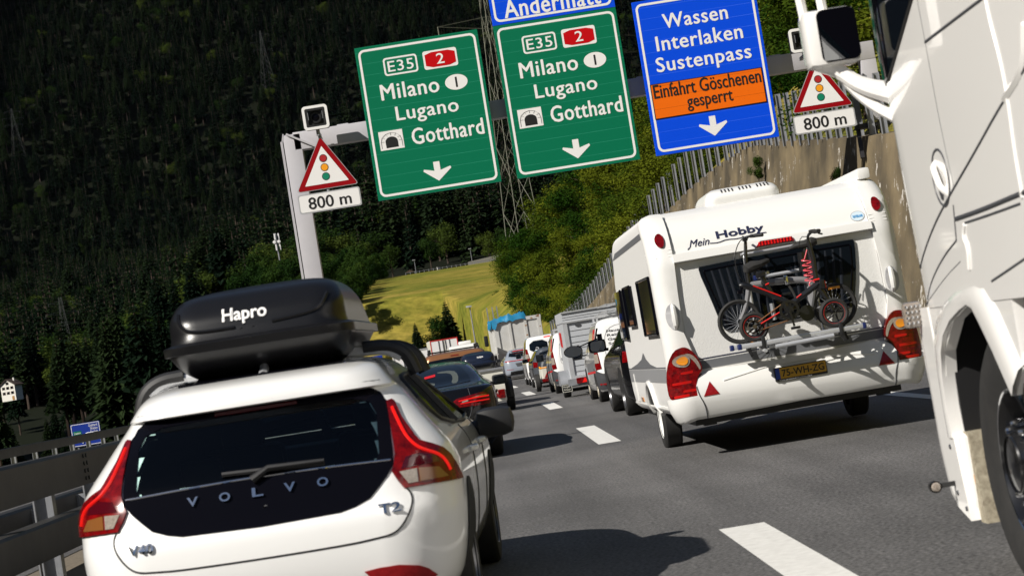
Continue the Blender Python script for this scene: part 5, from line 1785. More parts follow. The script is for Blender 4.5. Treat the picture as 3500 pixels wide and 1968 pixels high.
# ------------------------------------------------------------------ caravan with bicycle rack
CX, CYY = 2.95, 19.4
def caravan():
    K = [(.40,.02,5.2,1.08,.08,.25,0,.05),(.46,0,5.25,1.13,.09,.3,0,.06),(.9,0,5.28,1.15,.10,.3,0,.06),(1.85,.03,5.2,1.15,.10,.3,0,.06),(1.95,.06,5.1,1.15,.10,.3,0,.06),(2.1,.13,4.95,1.15,.11,.3,0,.06),(2.23,.26,4.8,1.15,.12,.3,0,.06),(2.32,.44,4.65,1.14,.13,.3,0,.06),(2.37,.66,4.5,1.11,.14,.3,0,.06),(2.40,.95,4.3,1.02,.14,.3,0,.06),(2.41,1.2,4.0,.8,.14,.2,0,.06)]
    sh = Shell(K); F = shell_F(sh)
    r = thing('caravan', 'white touring caravan with a bicycle rack on its rear wall', 'caravan', (CX, CYY, 0), R(0.6), None, R(-0.7))
    shell_mesh(sh, 'body', 'caravan_side', r, 3, (14, 6, 30, 6, 10))
    # rear wall panels
    conform_obj('rear_panel', [(-.97,.82),(.97,.82),(.97,1.86),(-.97,1.86)], F, 'caravan_panel', r, .006, .01, .25)
    conform_obj('rear_top', [(-.95,1.92),(.95,1.92),(.93,2.30),(-.93,2.30)], F, 'caravan_white', r, .012, .02, .08)
    conform_obj('trim_rail', [(-.96,1.862),(.96,1.862),(.96,1.925),(-.96,1.925)], F, 'caravan_white', r, .075, .09, .12)
    # corner posts
    for sg in (1, -1):
        q = lambda pts: [(sg*u, v) for u, v in pts]
        po = conform_obj('corner_post', q([(.955,2.335),(1.05,2.345),(1.26,2.30),(1.27,1.9),(1.26,1.2),(1.23,.80),(.88,.80),(.93,.98),(.985,1.2),(.975,1.6),(.955,1.9)]), F, 'caravan_white', r, .045, .055, .05)
        for zz in (1.925, 1.955, 1.99):
            b = MB(); strip(b, q([(.955,zz),(1.1,zz),(1.265,zz)]), F, .008, .044, 6, False); b.build('post_rib', 'caravan_white', po)
        prism = conform_obj('marker_lamp', q(ellipse(1.045, 2.075, .035, .062, 16)), F, 'red_led' if False else 'red_lamp', r, .062, .03, .1)
        hd = conform_obj('handle_recess', q(ellipse(1.05, 1.37, .055, .125, 18)), F, 'light_grey_film', r, .050, .01, .1)
        h = MB(); h.tube([F(sg*u, v, d) for u, v, d in ((1.05,1.48,.045),(1.05,1.45,.085),(1.05,1.37,.10),(1.05,1.29,.085),(1.05,1.26,.045))], [.016,.024,.028,.024,.016], 8); h.build('grab_handle', 'caravan_white', hd)
        Lp = [(1.085,1.05),(1.05,1.072),(.995,1.068),(.935,1.015),(.893,.932),(.875,.84),(.915,.80),(.950,.745),(.962,.667),(.955,.585),(1.01,.575),(1.09,.58),(1.145,.60),(1.16,.66),(1.155,.80),(1.125,.95)]
        lamp = conform_obj('tail_lamp', q(smooth_poly(Lp, 1)), F, 'red_lamp', r, .10, .10, .05)
        conform_obj('lens_band', q(smooth_poly([(1.02,.985),(.965,.955),(.925,.89),(.905,.835),(.888,.85),(.905,.925),(.955,.995),(1.02,1.01)], 1)), F, 'clear_lens', lamp, .104, .006, .05)
        conform_obj('indicator_ring', q(ellipse(1.04, .945, .060, .060, 18)), F, 'clear_lens', lamp, .106, .01, .1)
        conform_obj('indicator', q(ellipse(1.04, .945, .040, .040, 18)), F, 'amber', lamp, .112, .01, .1)
        for uu, zz, ww in ((1.02, .83, .05), (1.06, .74, .06), (1.02, .66, .05), (1.08, .62, .04)):
            conform_obj('lens_cell', q(rrect(uu-ww, zz-.012, uu+ww, zz+.012, .010)), F, 'bright_red', lamp, .103, .004, .05)
    # stripe
    conform_obj('stripe', [(-.93,.835),(.93,.835),(.95,.915),(-.93,.915)], F, 'grey_film', r, .010, .004, .2)
    conform_obj('stripe_line', [(-.93,.928),(.95,.928),(.95,.938),(-.93,.938)], F, 'letter_blue', r, .010, .004, .2)
    # bumper
    def boff(u, v):
        t = (v-.42)/.40
        return .05+.10*math.sin(math.pi*min(1, max(0, .18+t*.80)))*(1 if abs(u) < 1.05 else max(.3, 1-(abs(u)-1.05)*3))
    BP = [(-1.30,.425),(-.9,.415),(0,.43),(.9,.415),(1.30,.425),(1.30,.60),(1.10,.60),(.965,.60),(.965,.69),(.93,.76),(.88,.80),(.75,.822),(.2,.81),(-.2,.81),(-.75,.822),(-.88,.80),(-.93,.76),(-.965,.69),(-.965,.60),(-1.10,.60),(-1.30,.60)]
    conform_obj('bumper', BP, F, 'caravan_white', r, boff, .16, .04, 50)
    bf = lambda u, v, d=0: F(u, v, boff(u, v)+d)
    for sg in (1, -1):
        conform_obj('bumper_triangle', [(sg*u, v) for u, v in ((.835,.715),(.915,.585),(.765,.585))], bf, 'reflector', r, .006, .012, .1)
        b = MB(); strip(b, [(sg*u, v) for u, v in ((.965,.69),(.955,.60),(.92,.52),(.905,.42))], bf, .006, .0); b.build('bumper_seam', 'grey_plastic', r)
    # ridge across the bumper
    b = MB(); strip(b, [(-.7,.70),(-.4,.74),(-.25,.76),(.35,.76),(.5,.74),(.75,.70)], bf, .014, -.004); b.build('bumper_ridge', 'caravan_white', r)
    # number plate
    P = plane((0, -.165, 0))
    MB().prism(rrect(-.225,.60,.275,.73,.01), P, -.06, 0).build('plate_holder', 'black_plastic', r, 0)
    pl = MB().prism(rrect(-.20,.622,.268,.722,.008), P, .001, .004).build('number_plate', 'plate_yellow', r, 0)
    MB().prism([(-.215,.622),(-.175,.622),(-.175,.722),(-.215,.722)], P, .0045, .006).build('country_band', 'plate_blue', pl, 0)
    text_obj('lettering', '75-WH-ZG', P, -.155, .64, .25, .706, 'sign_black', pl, .005, .007, bold=.012)
    text_obj('lettering', 'www.caravancentrumnoord.nl', P, -.19, .604, .12, .618, 'sign_white', r, .001, .003)
    # rear window with curtains
    wo = [(-.72,1.80),(.755,1.81),(.775,1.775),(.74,1.50),(.665,1.20),(.62,1.155),(-.56,1.15),(-.61,1.18),(-.68,1.5),(-.745,1.765)]
    wi = [(-.685,1.755),(.715,1.765),(.725,1.74),(.70,1.5),(.63,1.23),(.60,1.20),(-.54,1.195),(-.575,1.22),(-.64,1.5),(-.70,1.735)]
    w = conform_obj('rear_window', smooth_poly(wo, 1), F, 'dark_glass', r, .030, .03, .15)
    fr = MB(); pts = smooth_poly(wi, 1); fr.tube([F(u, v, .031) for u, v in pts+pts[:2]], .008, 6); fr.build('window_frame', 'gloss_black', w)
    cu = MB()
    for side in ((-.62, -.02), (.18, .69)):
        x = side[0]
        while x < side[1]:
            sl = (x-.03)*.05
            cu.tube([F(x, 1.74, .004), F(x-sl*1.2, 1.5, .004), F(x-sl*2.4, 1.25, .004)], [.028, .031, .030], 14)
            x += .075
    cu.build('curtain', 'curtain', w)
    # brake light, lettering, sticker
    bl = conform_obj('brake_light', [(-.17,1.868),(.20,1.868),(.185,1.900),(-.12,1.905)], F, 'red_lamp', r, .095, .02, .05)
    d = MB()
    for i in range(11):
        for j in range(2): d.lathe([(.009, -.002), (.006, -.008), (.001, -.009)], F(-.135+.03*i, 1.877+.014*j, .097), 'Y', 6)
    d.build('led_array', 'red_led', bl)
    text_obj('lettering', 'Hobby', F, -.505, 2.025, -.045, 2.095, 'letter_blue', r, .014, .017, bold=.025, fit='Hobb')
    text_obj('lettering', 'Mein', F, -.78, 1.985, -.58, 2.055, 'letter_blue', r, .014, .017, shear=.4)
    s = MB(); strip(s, [(-.58,1.995),(-.50,1.985),(-.42,2.005),(-.30,1.99),(-.15,2.01),(-.03,2.006)], F, .006, .014); strip(s, [(-.80,1.97),(-.78,1.985)], F, .006, .014); s.build('flourish', 'letter_blue', r)
    st = conform_obj('sticker', ellipse(.86, 2.01, .07, .05, 20), F, 'light_grey_film', r, .016, .004, .1)
    conform_obj('sticker_field', ellipse(.86, 2.01, .062, .043, 20), F, mat('pale sticker', (.55,.66,.74), .4), st, .018, .003, .1)
    text_obj('lettering', 'WATERLAND', F, .812, 1.995, .908, 2.02, 'sticker_blue', st, .019, .021, bold=.03)
    # left side: windows, stripe, hatch, markers
    sS = lambda y, z: (-sh.side_s(y, z), z)
    for y0, y1, za, zb in ((.48, 1.78, 1.235, 1.79), (2.75, 3.56, 1.365, 1.79), (3.98, 5.05, 1.23, 1.785)):
        po = [sS(y, z) for y, z in ((y0, za), (y1, za), (y1, zb), (y0, zb))]
        w = conform_obj('side_window', po, F, 'dark_glass', r, .028, .03, .4)
        b = MB(); b.tube([F(u, v, .029) for u, v in po+po[:1]], .014, 6); b.build('window_frame', 'gloss_black', w)
    conform_obj('side_stripe', [sS(y, z) for y, z in ((.16,.75),(5.15,.72),(5.15,.86),(.16,.885))], F, mat('mid grey decor film', (.26,.265,.275), .45), r, .004, .003, .5)
    conform_obj('side_line', [sS(y, z) for y, z in ((.16,.893),(5.15,.866),(5.15,.878),(.16,.905))], F, 'grey_film', r, .004, .003, .5)
    conform_obj('side_emblem', [sS(y, z) for y, z in ((4.5,.885),(3.6,.935),(3.0,.985),(2.71,1.055),(2.5,.985),(2.1,.93),(1.45,.897))], F, 'grey_film', r, .005, .003, .5)
    conform_obj('top_stripe', [sS(y, z) for y, z in ((.30,2.185),(4.7,2.15),(4.7,2.21),(.30,2.245))], F, 'grey_film', r, .004, .003, .5)
    b = MB()
    fr = [(4.35,.50),(5.05,.50),(5.12,.80),(4.30,.81),(4.35,.50)]
    b.tube([F(*sS(y, z), .006) for y, z in fr], .010, 6); b.build('service_hatch', 'caravan_white', r)
    b = MB(); strip(b, [sS(.1,.47), sS(2.1,.47), sS(5.0,.47)], F, .022, .0, 6, False); b.build('skirt_rail', 'caravan_white', r)
    for yy in (.45, 3.75): conform_obj('side_marker', [sS(yy,.50), sS(yy+.25,.50), sS(yy+.25,.55), sS(yy,.55)], F, 'amber', r, .006, .01, .3)
    # wheels and arch
    arch = [(2.6+.44*math.cos(R(a)), max(.41, .33+.40*math.sin(R(a)))) for a in range(0, 181, 12)]
    for sg in (1, -1):
        conform_obj('wheel_arch', [(sg*sh.side_s(y, z), z) for y, z in arch], F, 'black_plastic', r, .008, .01, .3)
        lip = MB(); lip.tube([F(sg*sh.side_s(y, z), z, .012) for y, z in arch], .03, 8); lip.build('arch_lip', 'caravan_white', r)
        wheel(r, sg*1.01, 2.6, .325, .2, 'white_rim', sg, 5)
        leg = MB().bar((sg*.85, .35, .36), (sg*.6, 1.0, .30), .06); leg.box((sg*.85, .3, .33), (.12, .12, .08)); leg.build('corner_steady', 'dark_steel', r, 0)
    MB().box((0, 2.6, .36), (2.0, 4.9, .10)).build('chassis', 'black_plastic', r, 0)
    MB().bar((-.5, 5.2, .42), (0, 6.7, .45), .1).bar((.5, 5.2, .42), (0, 6.7, .45), .1).build('drawbar', 'dark_steel', r, 0)
    # roof unit and awning
    a = Shell([(2.39,.9,1.9,.38,.1,.1,0,0),(2.46,.88,1.92,.37,.1,.1,0,0),(2.52,.93,1.85,.34,.12,.1,0,0),(2.555,1.05,1.7,.28,.1,.1,0,0)])
    ac = shell_mesh(a, 'roof_unit', 'caravan_white', r, 3, (6, 5, 8, 5, 5))
    ac.location = (-.06, 0, 0)
    FA = shell_F(a); v = MB()
    for i in range(14):
        if i % 5 == 4: continue
        x = -.20+.036*i
        v.bar(FA(x, 2.505, .004), FA(x, 2.535, .004), .014, .006)
    v.build('vent_slot', 'black_plastic', ac, 0)
    MB().rbox((1.06, 2.4, 2.43), (.13, 4.0, .11), .03).build('awning_case', 'caravan_white', r)
    # cycle rack
    rk = MB()
    yb = -.36
    for x in (-.30, .30):
        rk.tube(smooth3([(x, -.03, 1.84), (x, -.12, 1.845), (x*1.02, -.14, 1.75), (x*1.03, -.10, 1.45), (x*1.05, -.12, 1.05), (x*1.05, -.16, .93), (x*1.05, -.50, .915)], 2), .017, 8)
    rk.tube([(-.34, -.13, 1.835), (.36, -.13, 1.84)], .012, 8)
    rk.tube([(-.22, -.145, .94), (.33, -.50, .945)], .016, 8)
    rk.tube([(-.22, -.50, .935), (.33, -.50, .945)], .022, 10)
    rk.tube([(-.20, -.10, 1.597), (.22, -.10, 1.60)], .018, 8)
    rk.tube([(-.22, -.10, 1.59), (-.14, -.30, 1.625)], .016, 8)
    rack = rk.build('bicycle_rack', 'aluminium', r)
    tr = MB()
    for y, x0, x1 in ((-.38, -.535, .645), (-.21, -.585, .60)):
        tr.rbox(((x0+x1)/2, y, .985), (x1-x0, .075, .045), .012)
    tr.build('rail', 'aluminium', rack)
    e = MB()
    for y, x0, x1 in ((-.38, -.535, .645), (-.21, -.585, .60)):
        for x in (x0, x1): e.rbox((x, y, .985), (.035, .085, .055), .01)
    e.rbox((-.22, -.10, 1.597), (.07, .05, .05), .01)
    e.build('end_cap', 'rail_blue', rack)
    s = MB()
    for x, y in ((-.31, -.38), (.425, -.38), (-.43, -.21), (.48, -.21)):
        s.rbox((x, y, .99), (.04, .095, .13), .01); s.bar((x, y-.03, .94), (x+.02, y-.03, .88), .03)
    s.build('wheel_strap', 'black_plastic', rack)

caravan()


def bike_wheel(root, x, y, z, r, tw, rim, spokes, name='wheel'):
    t = MB()
    t.lathe([(r-tw*1.6, -tw*.6), (r-tw*.7, -tw), (r-.004, -tw*.75), (r, -tw*.35), (r, tw*.35), (r-.004, tw*.75), (r-tw*.7, tw), (r-tw*1.6, tw*.6)], (x, y, z), 'Y', 36)
    w = t.build(name, 'rubber', root, 40)
    if rim == 'bike_red':
        q = MB(); q.lathe([(r-tw*1.25, -tw*.72), (r-tw*1.38, -tw*.74), (r-tw*1.38, -tw*.60)], (x, y, z), 'Y', 36); q.build('red_ring', 'bike_red', w, 40); rim = 'black_rim'
    q = MB(); q.lathe([(r-tw*1.5, -tw*.62), (r-tw*1.9, -tw*.55), (r-tw*1.9, tw*.55), (r-tw*1.5, tw*.62)], (x, y, z), 'Y', 36)
    q.build('rim', rim, w, 40)
    s = MB()
    for k in range(spokes):
        a = 2*math.pi*k/spokes
        s.tube([(x+math.cos(a+.5)*.02, y, z+math.sin(a+.5)*.02), (x+math.cos(a)*(r-tw*1.6), y, z+math.sin(a)*(r-tw*1.6))], .0022 if spokes > 8 else .008, 4)
    s.lathe([(.024, -.03), (.024, .03)], (x, y, z), 'Y', 12)
    s.build('spokes', 'galvanised' if spokes > 8 else 'bike_black', w, 0)
    return w


def bikes():
    # front bicycle: small black folding bicycle with red lines
    y0 = 0.0
    b = thing('bicycle', 'small black folding bicycle with red trim, outer one on the caravan rack', 'bicycle', (CX-.03, CYY-.38, 0), R(0.6), None, R(-0.7))
    zc = 1.005
    rw = bike_wheel(b, -.335, 0, zc+.144, .140, .030, 'bike_red', 5)
    fw = bike_wheel(b, .425, 0, zc+.144, .140, .030, 'bike_red', 5)
    h = MB(); h.lathe([(.058, -.05), (.062, -.035), (.062, .035), (.05, .05)], (-.335, 0, zc+.144), 'Y', 20); h.lathe([(.02, -.062), (.001, -.062)], (-.335, 0, zc+.144), 'Y', 10); h.build('hub_motor', 'brass', rw)
    f = MB()
    f.tube(smooth3([(-.405, -.0, 1.545), (-.36, 0, 1.545), (-.30, 0, 1.515)], 1), [.018, .028, .032, .032, .03], 10)
    f.tube([(-.33, 0, 1.525), (-.18, 0, 1.45), (-.02, 0, 1.345), (.03, 0, 1.30)], [.030, .029, .028, .035], 10)
    f.tube([(.03, 0, 1.29), (.11, 0, 1.33), (.23, 0, 1.39), (.33, 0, 1.445)], [.035, .030, .030, .03], 10)
    f.tube([(.01, 0, 1.24), (-.10, 0, 1.215), (-.22, 0, 1.165), (-.30, 0, 1.14)], [.03, .024, .02, .018], 8)
    f.tube([(-.02, 0, 1.32), (.0, 0, 1.24)], .045, 10)
    f.tube([(-.20, 0, 1.50), (-.12, 0, 1.40)], .02, 8)
    f.build('frame', 'bike_black', b)
    rd = MB()
    for a, c in (((-.28, 1.525), (-.04, 1.385)), ((.10, 1.345), (.15, 1.372)), ((-.27, 1.165), (-.08, 1.240))):
        rd.tube([(a[0], -.031, a[1]), (c[0], -.030, c[1])], .0065, 5)
    rd.tube([(.385, -.02, 1.46), (.388, -.02, 1.39)], .008, 5)
    rd.tube([(.285, -.03, 1.478), (.34, -.03, 1.48)], .01, 5)
    rd.tube([(-.165, -.025, 1.512), (-.13, -.025, 1.522)], .008, 5)
    rd.build('red_trim', 'bike_red', b)
    st = MB()
    st.tube([(.34, 0, 1.40), (.315, 0, 1.50), (.322, 0, 1.68), (.312, 0, 1.80), (.305, 0, 1.86)], [.026, .024, .022, .02, .018], 8)
    st.tube(smooth3([(.305, 0, 1.86), (.312, 0, 1.90), (.345, -.01, 1.925), (.375, -.16, 1.92)], 2), .013, 8)
    st.tube(smooth3([(.305, 0, 1.86), (.312, 0, 1.90), (.345, .01, 1.925), (.375, .22, 1.92)], 2), .013, 8)
    st.build('handlebar', 'bike_black', b)
    g = MB(); g.tube([(.36, -.08, 1.922), (.385, -.20, 1.918)], .02, 8); g.rbox((.35, -.04, 1.93), (.06, .05, .035), .008); g.tube([(.39, -.12, 1.90), (.41, -.19, 1.885)], .008, 6); g.build('grip', 'rubber', b)
    k = MB(); k.tube([(.33, 0, 1.40), (.385, 0, 1.29), (.425, 0, 1.15)], [.028, .020, .016], 8); k.rbox((.355, -.01, 1.43), (.05, .08, .09), .01); k.build('fork', 'bike_black', b)
    s = MB(); s.tube([(-.315, 0, 1.655), (-.30, 0, 1.69), (-.25, 0, 1.705), (-.17, 0, 1.715), (-.10, 0, 1.735), (-.085, 0, 1.735)], [.03, .055, .055, .035, .024, .012], 10); s.build('saddle', 'rubber', b)
    s = MB(); s.tube([(-.24, 0, 1.67), (-.185, 0, 1.62), (-.16, 0, 1.53), (-.105, 0, 1.40)], [.02, .024, .024, .022], 8); s.rbox((-.19, -.01, 1.62), (.09, .07, .06), .015); s.build('seat_post', 'bike_black', b)
    c = MB(); c.lathe([(.095, -.03), (.095, -.042), (.07, -.042), (.07, -.03)], (.012, 0, 1.245), 'Y', 26); c.lathe([(.04, -.05), (.001, -.052)], (.012, 0, 1.245), 'Y', 14)
    for a in range(5): c.bar((.012, -.04, 1.245), (.012+math.cos(a*1.256)*.08, -.04, 1.245+math.sin(a*1.256)*.08), .012, .008)
    c.bar((.012, -.055, 1.245), (.03, -.055, 1.09), .018, .014); c.rbox((.035, -.08, 1.075), (.085, .05, .025), .006); c.rbox((.03, .08, 1.40), (.085, .05, .025), .006)
    c.build('crank', 'bike_black', b)
    c = MB(); c.tube([(-.30, -.035, 1.185), (.0, -.035, 1.335)], .005, 5); c.tube([(-.30, -.035, 1.105), (.0, -.035, 1.155)], .005, 5); c.build('chain', 'chain', b)
    c = MB(); c.tube([(-.135, -.01, 1.18), (-.135, -.01, 1.335)], .022, 8); c.build('rear_shock', 'galvanised', b)
    c = MB(); c.tube(smooth3([(.30, -.01, 1.89), (.24, -.02, 1.90), (.20, -.03, 1.80)], 1), .004, 5); c.build('brake_cable', 'bike_black', b)
    l = MB(); l.rbox((-.41, -.02, 1.49), (.055, .06, .04), .012); l.rbox((-.39, -.02, 1.515), (.03, .03, .03), .008); l.build('rear_lamp', 'gloss_black', b)
    # inner bicycle: grey folding bicycle with larger wheels
    b = thing('bicycle', 'grey folding bicycle with larger wheels, inner one against the caravan window', 'bicycle', (CX-.03, CYY-.21, 0), R(0.6), None, R(-0.7))
    z2 = 1.005
    for x in (-.435, .475): w = bike_wheel(b, x, 0, z2+.212, .21, .022, 'black_rim', 20)
    f = MB()
    f.tube(smooth3([(-.28, 0, 1.535), (-.05, 0, 1.53), (.15, 0, 1.515), (.27, 0, 1.49), (.31, 0, 1.42), (.24, 0, 1.22)], 2), [.034]*21, 10)
    f.tube([(.24, 0, 1.22), (.475, 0, 1.217)], .014, 8); f.tube([(.28, 0, 1.46), (.475, 0, 1.217)], .012, 8)
    f.tube([(.28, 0, 1.48), (.23, 0, 1.20)], .024, 8)
    f.build('frame', 'bike_grey', b)
    k = MB(); k.tube(smooth3([(-.29, 0, 1.54), (-.325, 0, 1.42), (-.36, 0, 1.33), (-.435, 0, 1.217)], 1), [.026, .024, .024, .022, .02, .018, .016], 8); k.build('fork', 'bike_grey', b)
    m = MB(); m.tube([(.265+.225*math.cos(R(a))+.21-.0, 0, z2+.212+.225*math.sin(R(a))) for a in range(100, 215, 10)], .012, 6); m.build('mudguard', 'bike_grey', b)
    t = MB(); t.rbox((.0, -.036, 1.53), (.10, .01, .03), .003); text = t.build('frame_label', 'light_grey_film', b, 0)
    s = MB(); s.tube([(-.29, 0, 1.54), (-.285, 0, 1.65), (-.275, 0, 1.80), (-.25, 0, 1.95)], [.026, .02, .018, .016], 8)
    s.tube([(-.25, 0, 1.95), (-.24, -.14, 1.985), (-.20, -.20, 1.98)], .012, 8); s.tube([(-.25, 0, 1.95), (-.24, .10, 1.99), (-.25, .12, 2.0)], .012, 8)
    s.tube([(-.22, -.16, 1.985), (-.12, -.26, 1.975)], .017, 8); s.rbox((-.26, -.05, 1.97), (.05, .06, .04), .01); s.build('handlebar', 'bike_black', b)
    c = MB(); c.tube(smooth3([(-.24, -.1, 1.985), (-.33, -.1, 1.96), (-.40, -.08, 1.80), (-.38, -.05, 1.62), (-.30, -.03, 1.54)], 2), .005, 5); c.build('brake_cable', 'bike_black', b)
    s = MB(); s.tube([(.14, 0, 1.81), (.20, 0, 1.825), (.30, 0, 1.83), (.37, 0, 1.84), (.41, 0, 1.84)], [.012, .026, .04, .05, .03], 10); s.build('saddle', 'rubber', b)
    s = MB(); s.tube([(.29, 0, 1.80), (.27, 0, 1.62), (.25, 0, 1.44)], .018, 8); s.tube([(.245, -.01, 1.76), (.235, -.01, 1.58)], .038, 10); s.build('seat_post', 'bike_black', b)
    s = MB(); s.rbox((.06, 0, 1.20), (.26, .05, .06), .02); s.lathe([(.075, -.03), (.075, -.04), (.001, -.04)], (.20, 0, 1.19), 'Y', 20); s.build('drive_unit', 'bike_black', b)
    for x, z in ((-.36, 1.02), (.49, 1.38)): MB().rbox((x, -.03, z), (.11, .012, .025), .004).build('spoke_reflector', 'amber', b)
    # coiled pink lock hanging from the saddle
    k = thing('cable_lock', 'coiled pink cable lock hanging from the saddle of the grey bicycle', 'lock', (CX+.20, CYY-.34, 1.45), R(.6))
    pts = [(.035, 0, .325), (.01, .0, .27), (.0, 0, .245)]
    for i in range(60):
        t = i/59; a = t*2*math.pi*4.5
        pts.append((.01+.045*math.cos(a+2)+.005, .03*math.sin(a+2), .24-.21*t))
    for i in range(14):
        a = i/13*6.3
        pts.append((.025+.026*math.sin(a), -.03, .0+.028*math.cos(a)))
    MB().tube(pts, .0058, 6).build('coil', 'pink', k)
    j = thing('strap_lock', 'black strap lock with a silver clasp between the two bicycles', 'lock', (CX, CYY-.31, 1.4), R(.6))
    MB().tube(smooth3([(-.01, 0, .12), (.04, -.02, .02), (.06, -.03, -.06), (.08, -.03, -.14)], 2), .013, 8).build('strap', 'rubber', j)
    MB().rbox((-.005, -.02, .125), (.035, .03, .09), .01).build('clasp', 'chrome', j)

bikes()

# ------------------------------------------------------------------ queue of traffic
def generic_car(name, label, cat, loc, rotz, K, m, wheels=(.75, 3.3), wr=.33, ww=.22, half=None, rim='alloy', n=(10, 6, 26, 8, 8), holes=(), rotr=0.0, group=None):
    sh = Shell(K)
    root = thing(name, label, cat, (loc[0], loc[1], 0), rotz, group, rotr)
    shell_mesh(sh, 'body', m, root, 3, n, holes)
    F = shell_F(sh)
    w = max(k[3] for k in K) if half is None else half
    for y in wheels:
        for sg in (1, -1): wheel(root, sg*(w-ww/2-.01), y, wr, ww, rim, sg)
    arches(root, sh, wheels, wr, 'black_plastic', .004)
    MB().box((0, (wheels[0]+wheels[1])/2, .26), (w*1.7, wheels[1]-wheels[0]+1.2, .12)).build('underbody', 'black_plastic', root, 0)
    return root, sh, F


def both(f):
    for sg in (1, -1): f(sg, lambda pts: [(sg*u, v) for u, v in pts])


def side_glass(root, sh, F, pts, m='dark_glass'):
    for sg in (1, -1): conform_obj('side_window', smooth_poly([(sg*sh.side_s(y, z), z) for y, z in pts], 1), F, m, root, .004, .01, .25)


def mirrors(root, x, y, z, s=(.2, .1, .14), m='black_plastic', glass=True):
    for sg in (1, -1):
        o = MB().rbox((sg*x, y, z), s, .035).bar((sg*(x-.22), y, z-.04), (sg*x, y, z-.04), .03).build('door_mirror', m, root)
        if glass: MB().prism(rrect(sg*x-s[0]*.4, z-s[2]*.36, sg*x+s[0]*.4, z+s[2]*.36, .02), plane((0, y-s[1]/2, 0)), .001, .004).build('mirror_glass', 'dark_glass', o, 0)


def coupe():
    K = [(.18,.15,4.3,.78,.2,.3,.05,.1),(.30,.03,4.5,.88,.3,.42,.05,.15),(.52,0,4.6,.905,.36,.45,.07,.2),(.72,.02,4.55,.91,.34,.45,.07,.2),(.84,.05,4.3,.90,.32,.45,.07,.2),(.92,.10,3.7,.88,.3,.4,.07,.2),(.955,.30,3.3,.84,.26,.35,.05,.2),(1.0,.55,3.1,.78,.22,.3,.05,.2),(1.12,.95,2.8,.70,.2,.3,.06,.2),(1.22,1.35,2.5,.62,.2,.3,.06,.2),(1.27,1.65,2.3,.54,.18,.3,.06,.2),(1.30,1.95,2.1,.30,.1,.1,.02,.05)]
    sh = Shell(K)
    root, sh, F = generic_car('parked_car', 'black coupe with red tail lamps directly ahead of the white hatchback', 'car', (-.78, 25.7), R(-.6), K, 'black_paint', (.95, 3.7), .335)
    w = conform_obj('rear_window', smooth_poly([(-.62,.985),(.62,.985),(.62,1.04),(.52,1.20),(.42,1.235),(-.42,1.235),(-.52,1.20),(-.62,1.04)], 1), F, 'dark_glass', root, .006, .01, .08)
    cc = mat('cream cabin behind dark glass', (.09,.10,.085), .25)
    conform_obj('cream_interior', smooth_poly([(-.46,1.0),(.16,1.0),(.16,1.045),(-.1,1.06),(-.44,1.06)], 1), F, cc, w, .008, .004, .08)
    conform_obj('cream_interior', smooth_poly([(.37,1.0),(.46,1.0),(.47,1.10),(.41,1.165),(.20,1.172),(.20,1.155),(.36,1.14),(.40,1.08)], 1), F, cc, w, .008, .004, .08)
    conform_obj('cabin_tag', [(.02,1.10),(.17,1.115),(.17,1.145),(.03,1.13)], F, 'van_red', w, .012, .003, .1)
    def lamps(sg, q):
        l = conform_obj('tail_lamp', q([(.36,.775),(.42,.81),(.56,.825),(.72,.845),(.80,.84),(.86,.80),(.87,.72),(.84,.69),(.66,.69),(.42,.70),(.38,.735)]), F, 'red_lamp', root, .010, .02, .06)
        s = MB(); strip(s, q([(.44,.775),(.56,.785),(.72,.79),(.84,.79)]), F, .010, .012); strip(s, q([(.46,.74),(.6,.745),(.72,.745),(.84,.745)]), F, .008, .012); s.build('light_strip', 'red_led', l)
        conform_obj('indicator', q([(.60,.80),(.74,.82),(.82,.815),(.80,.795),(.62,.785)]), F, 'amber_dark', l, .012, .004, .06)
        conform_obj('reversing_lens', q([(.48,.765),(.56,.775),(.56,.758),(.48,.748)]), F, 'clear_lens', l, .022, .004, .06)
        s = MB(); strip(s, q([(.58,.92),(.60,.80),(.60,.69),(.55,.55),(.45,.50)]), F, .004, .002); s.build('boot_seam', 'grey_plastic', root)
    both(lamps)
    side_glass(root, sh, F, ((1.05,.97),(3.15,.95),(2.9,1.06),(2.3,1.23),(1.75,1.22),(1.25,1.10)))
    MB().tube([(.0,1.62,1.265),(.0,1.68,1.33),(0,1.74,1.33),(0,1.80,1.28)], [.03,.018,.012,.02], 8).build('aerial', 'gloss_black', root)
    mirrors(root, .98, 2.95, .94)
    for sg in (1,-1):
        h = MB()
        for y in (1.55, 2.55): h.tube([F(sg*sh.side_s(y+.05*k, .80), .80, .02) for k in range(4)], .015, 6)
        h.build('door_handle', 'gloss_black', root)
    MB().prism(rrect(-.26,.56,.26,.66,.01), plane((0,-.02,0)), 0, .01).build('number_plate', 'sign_white', root, 0)
coupe()


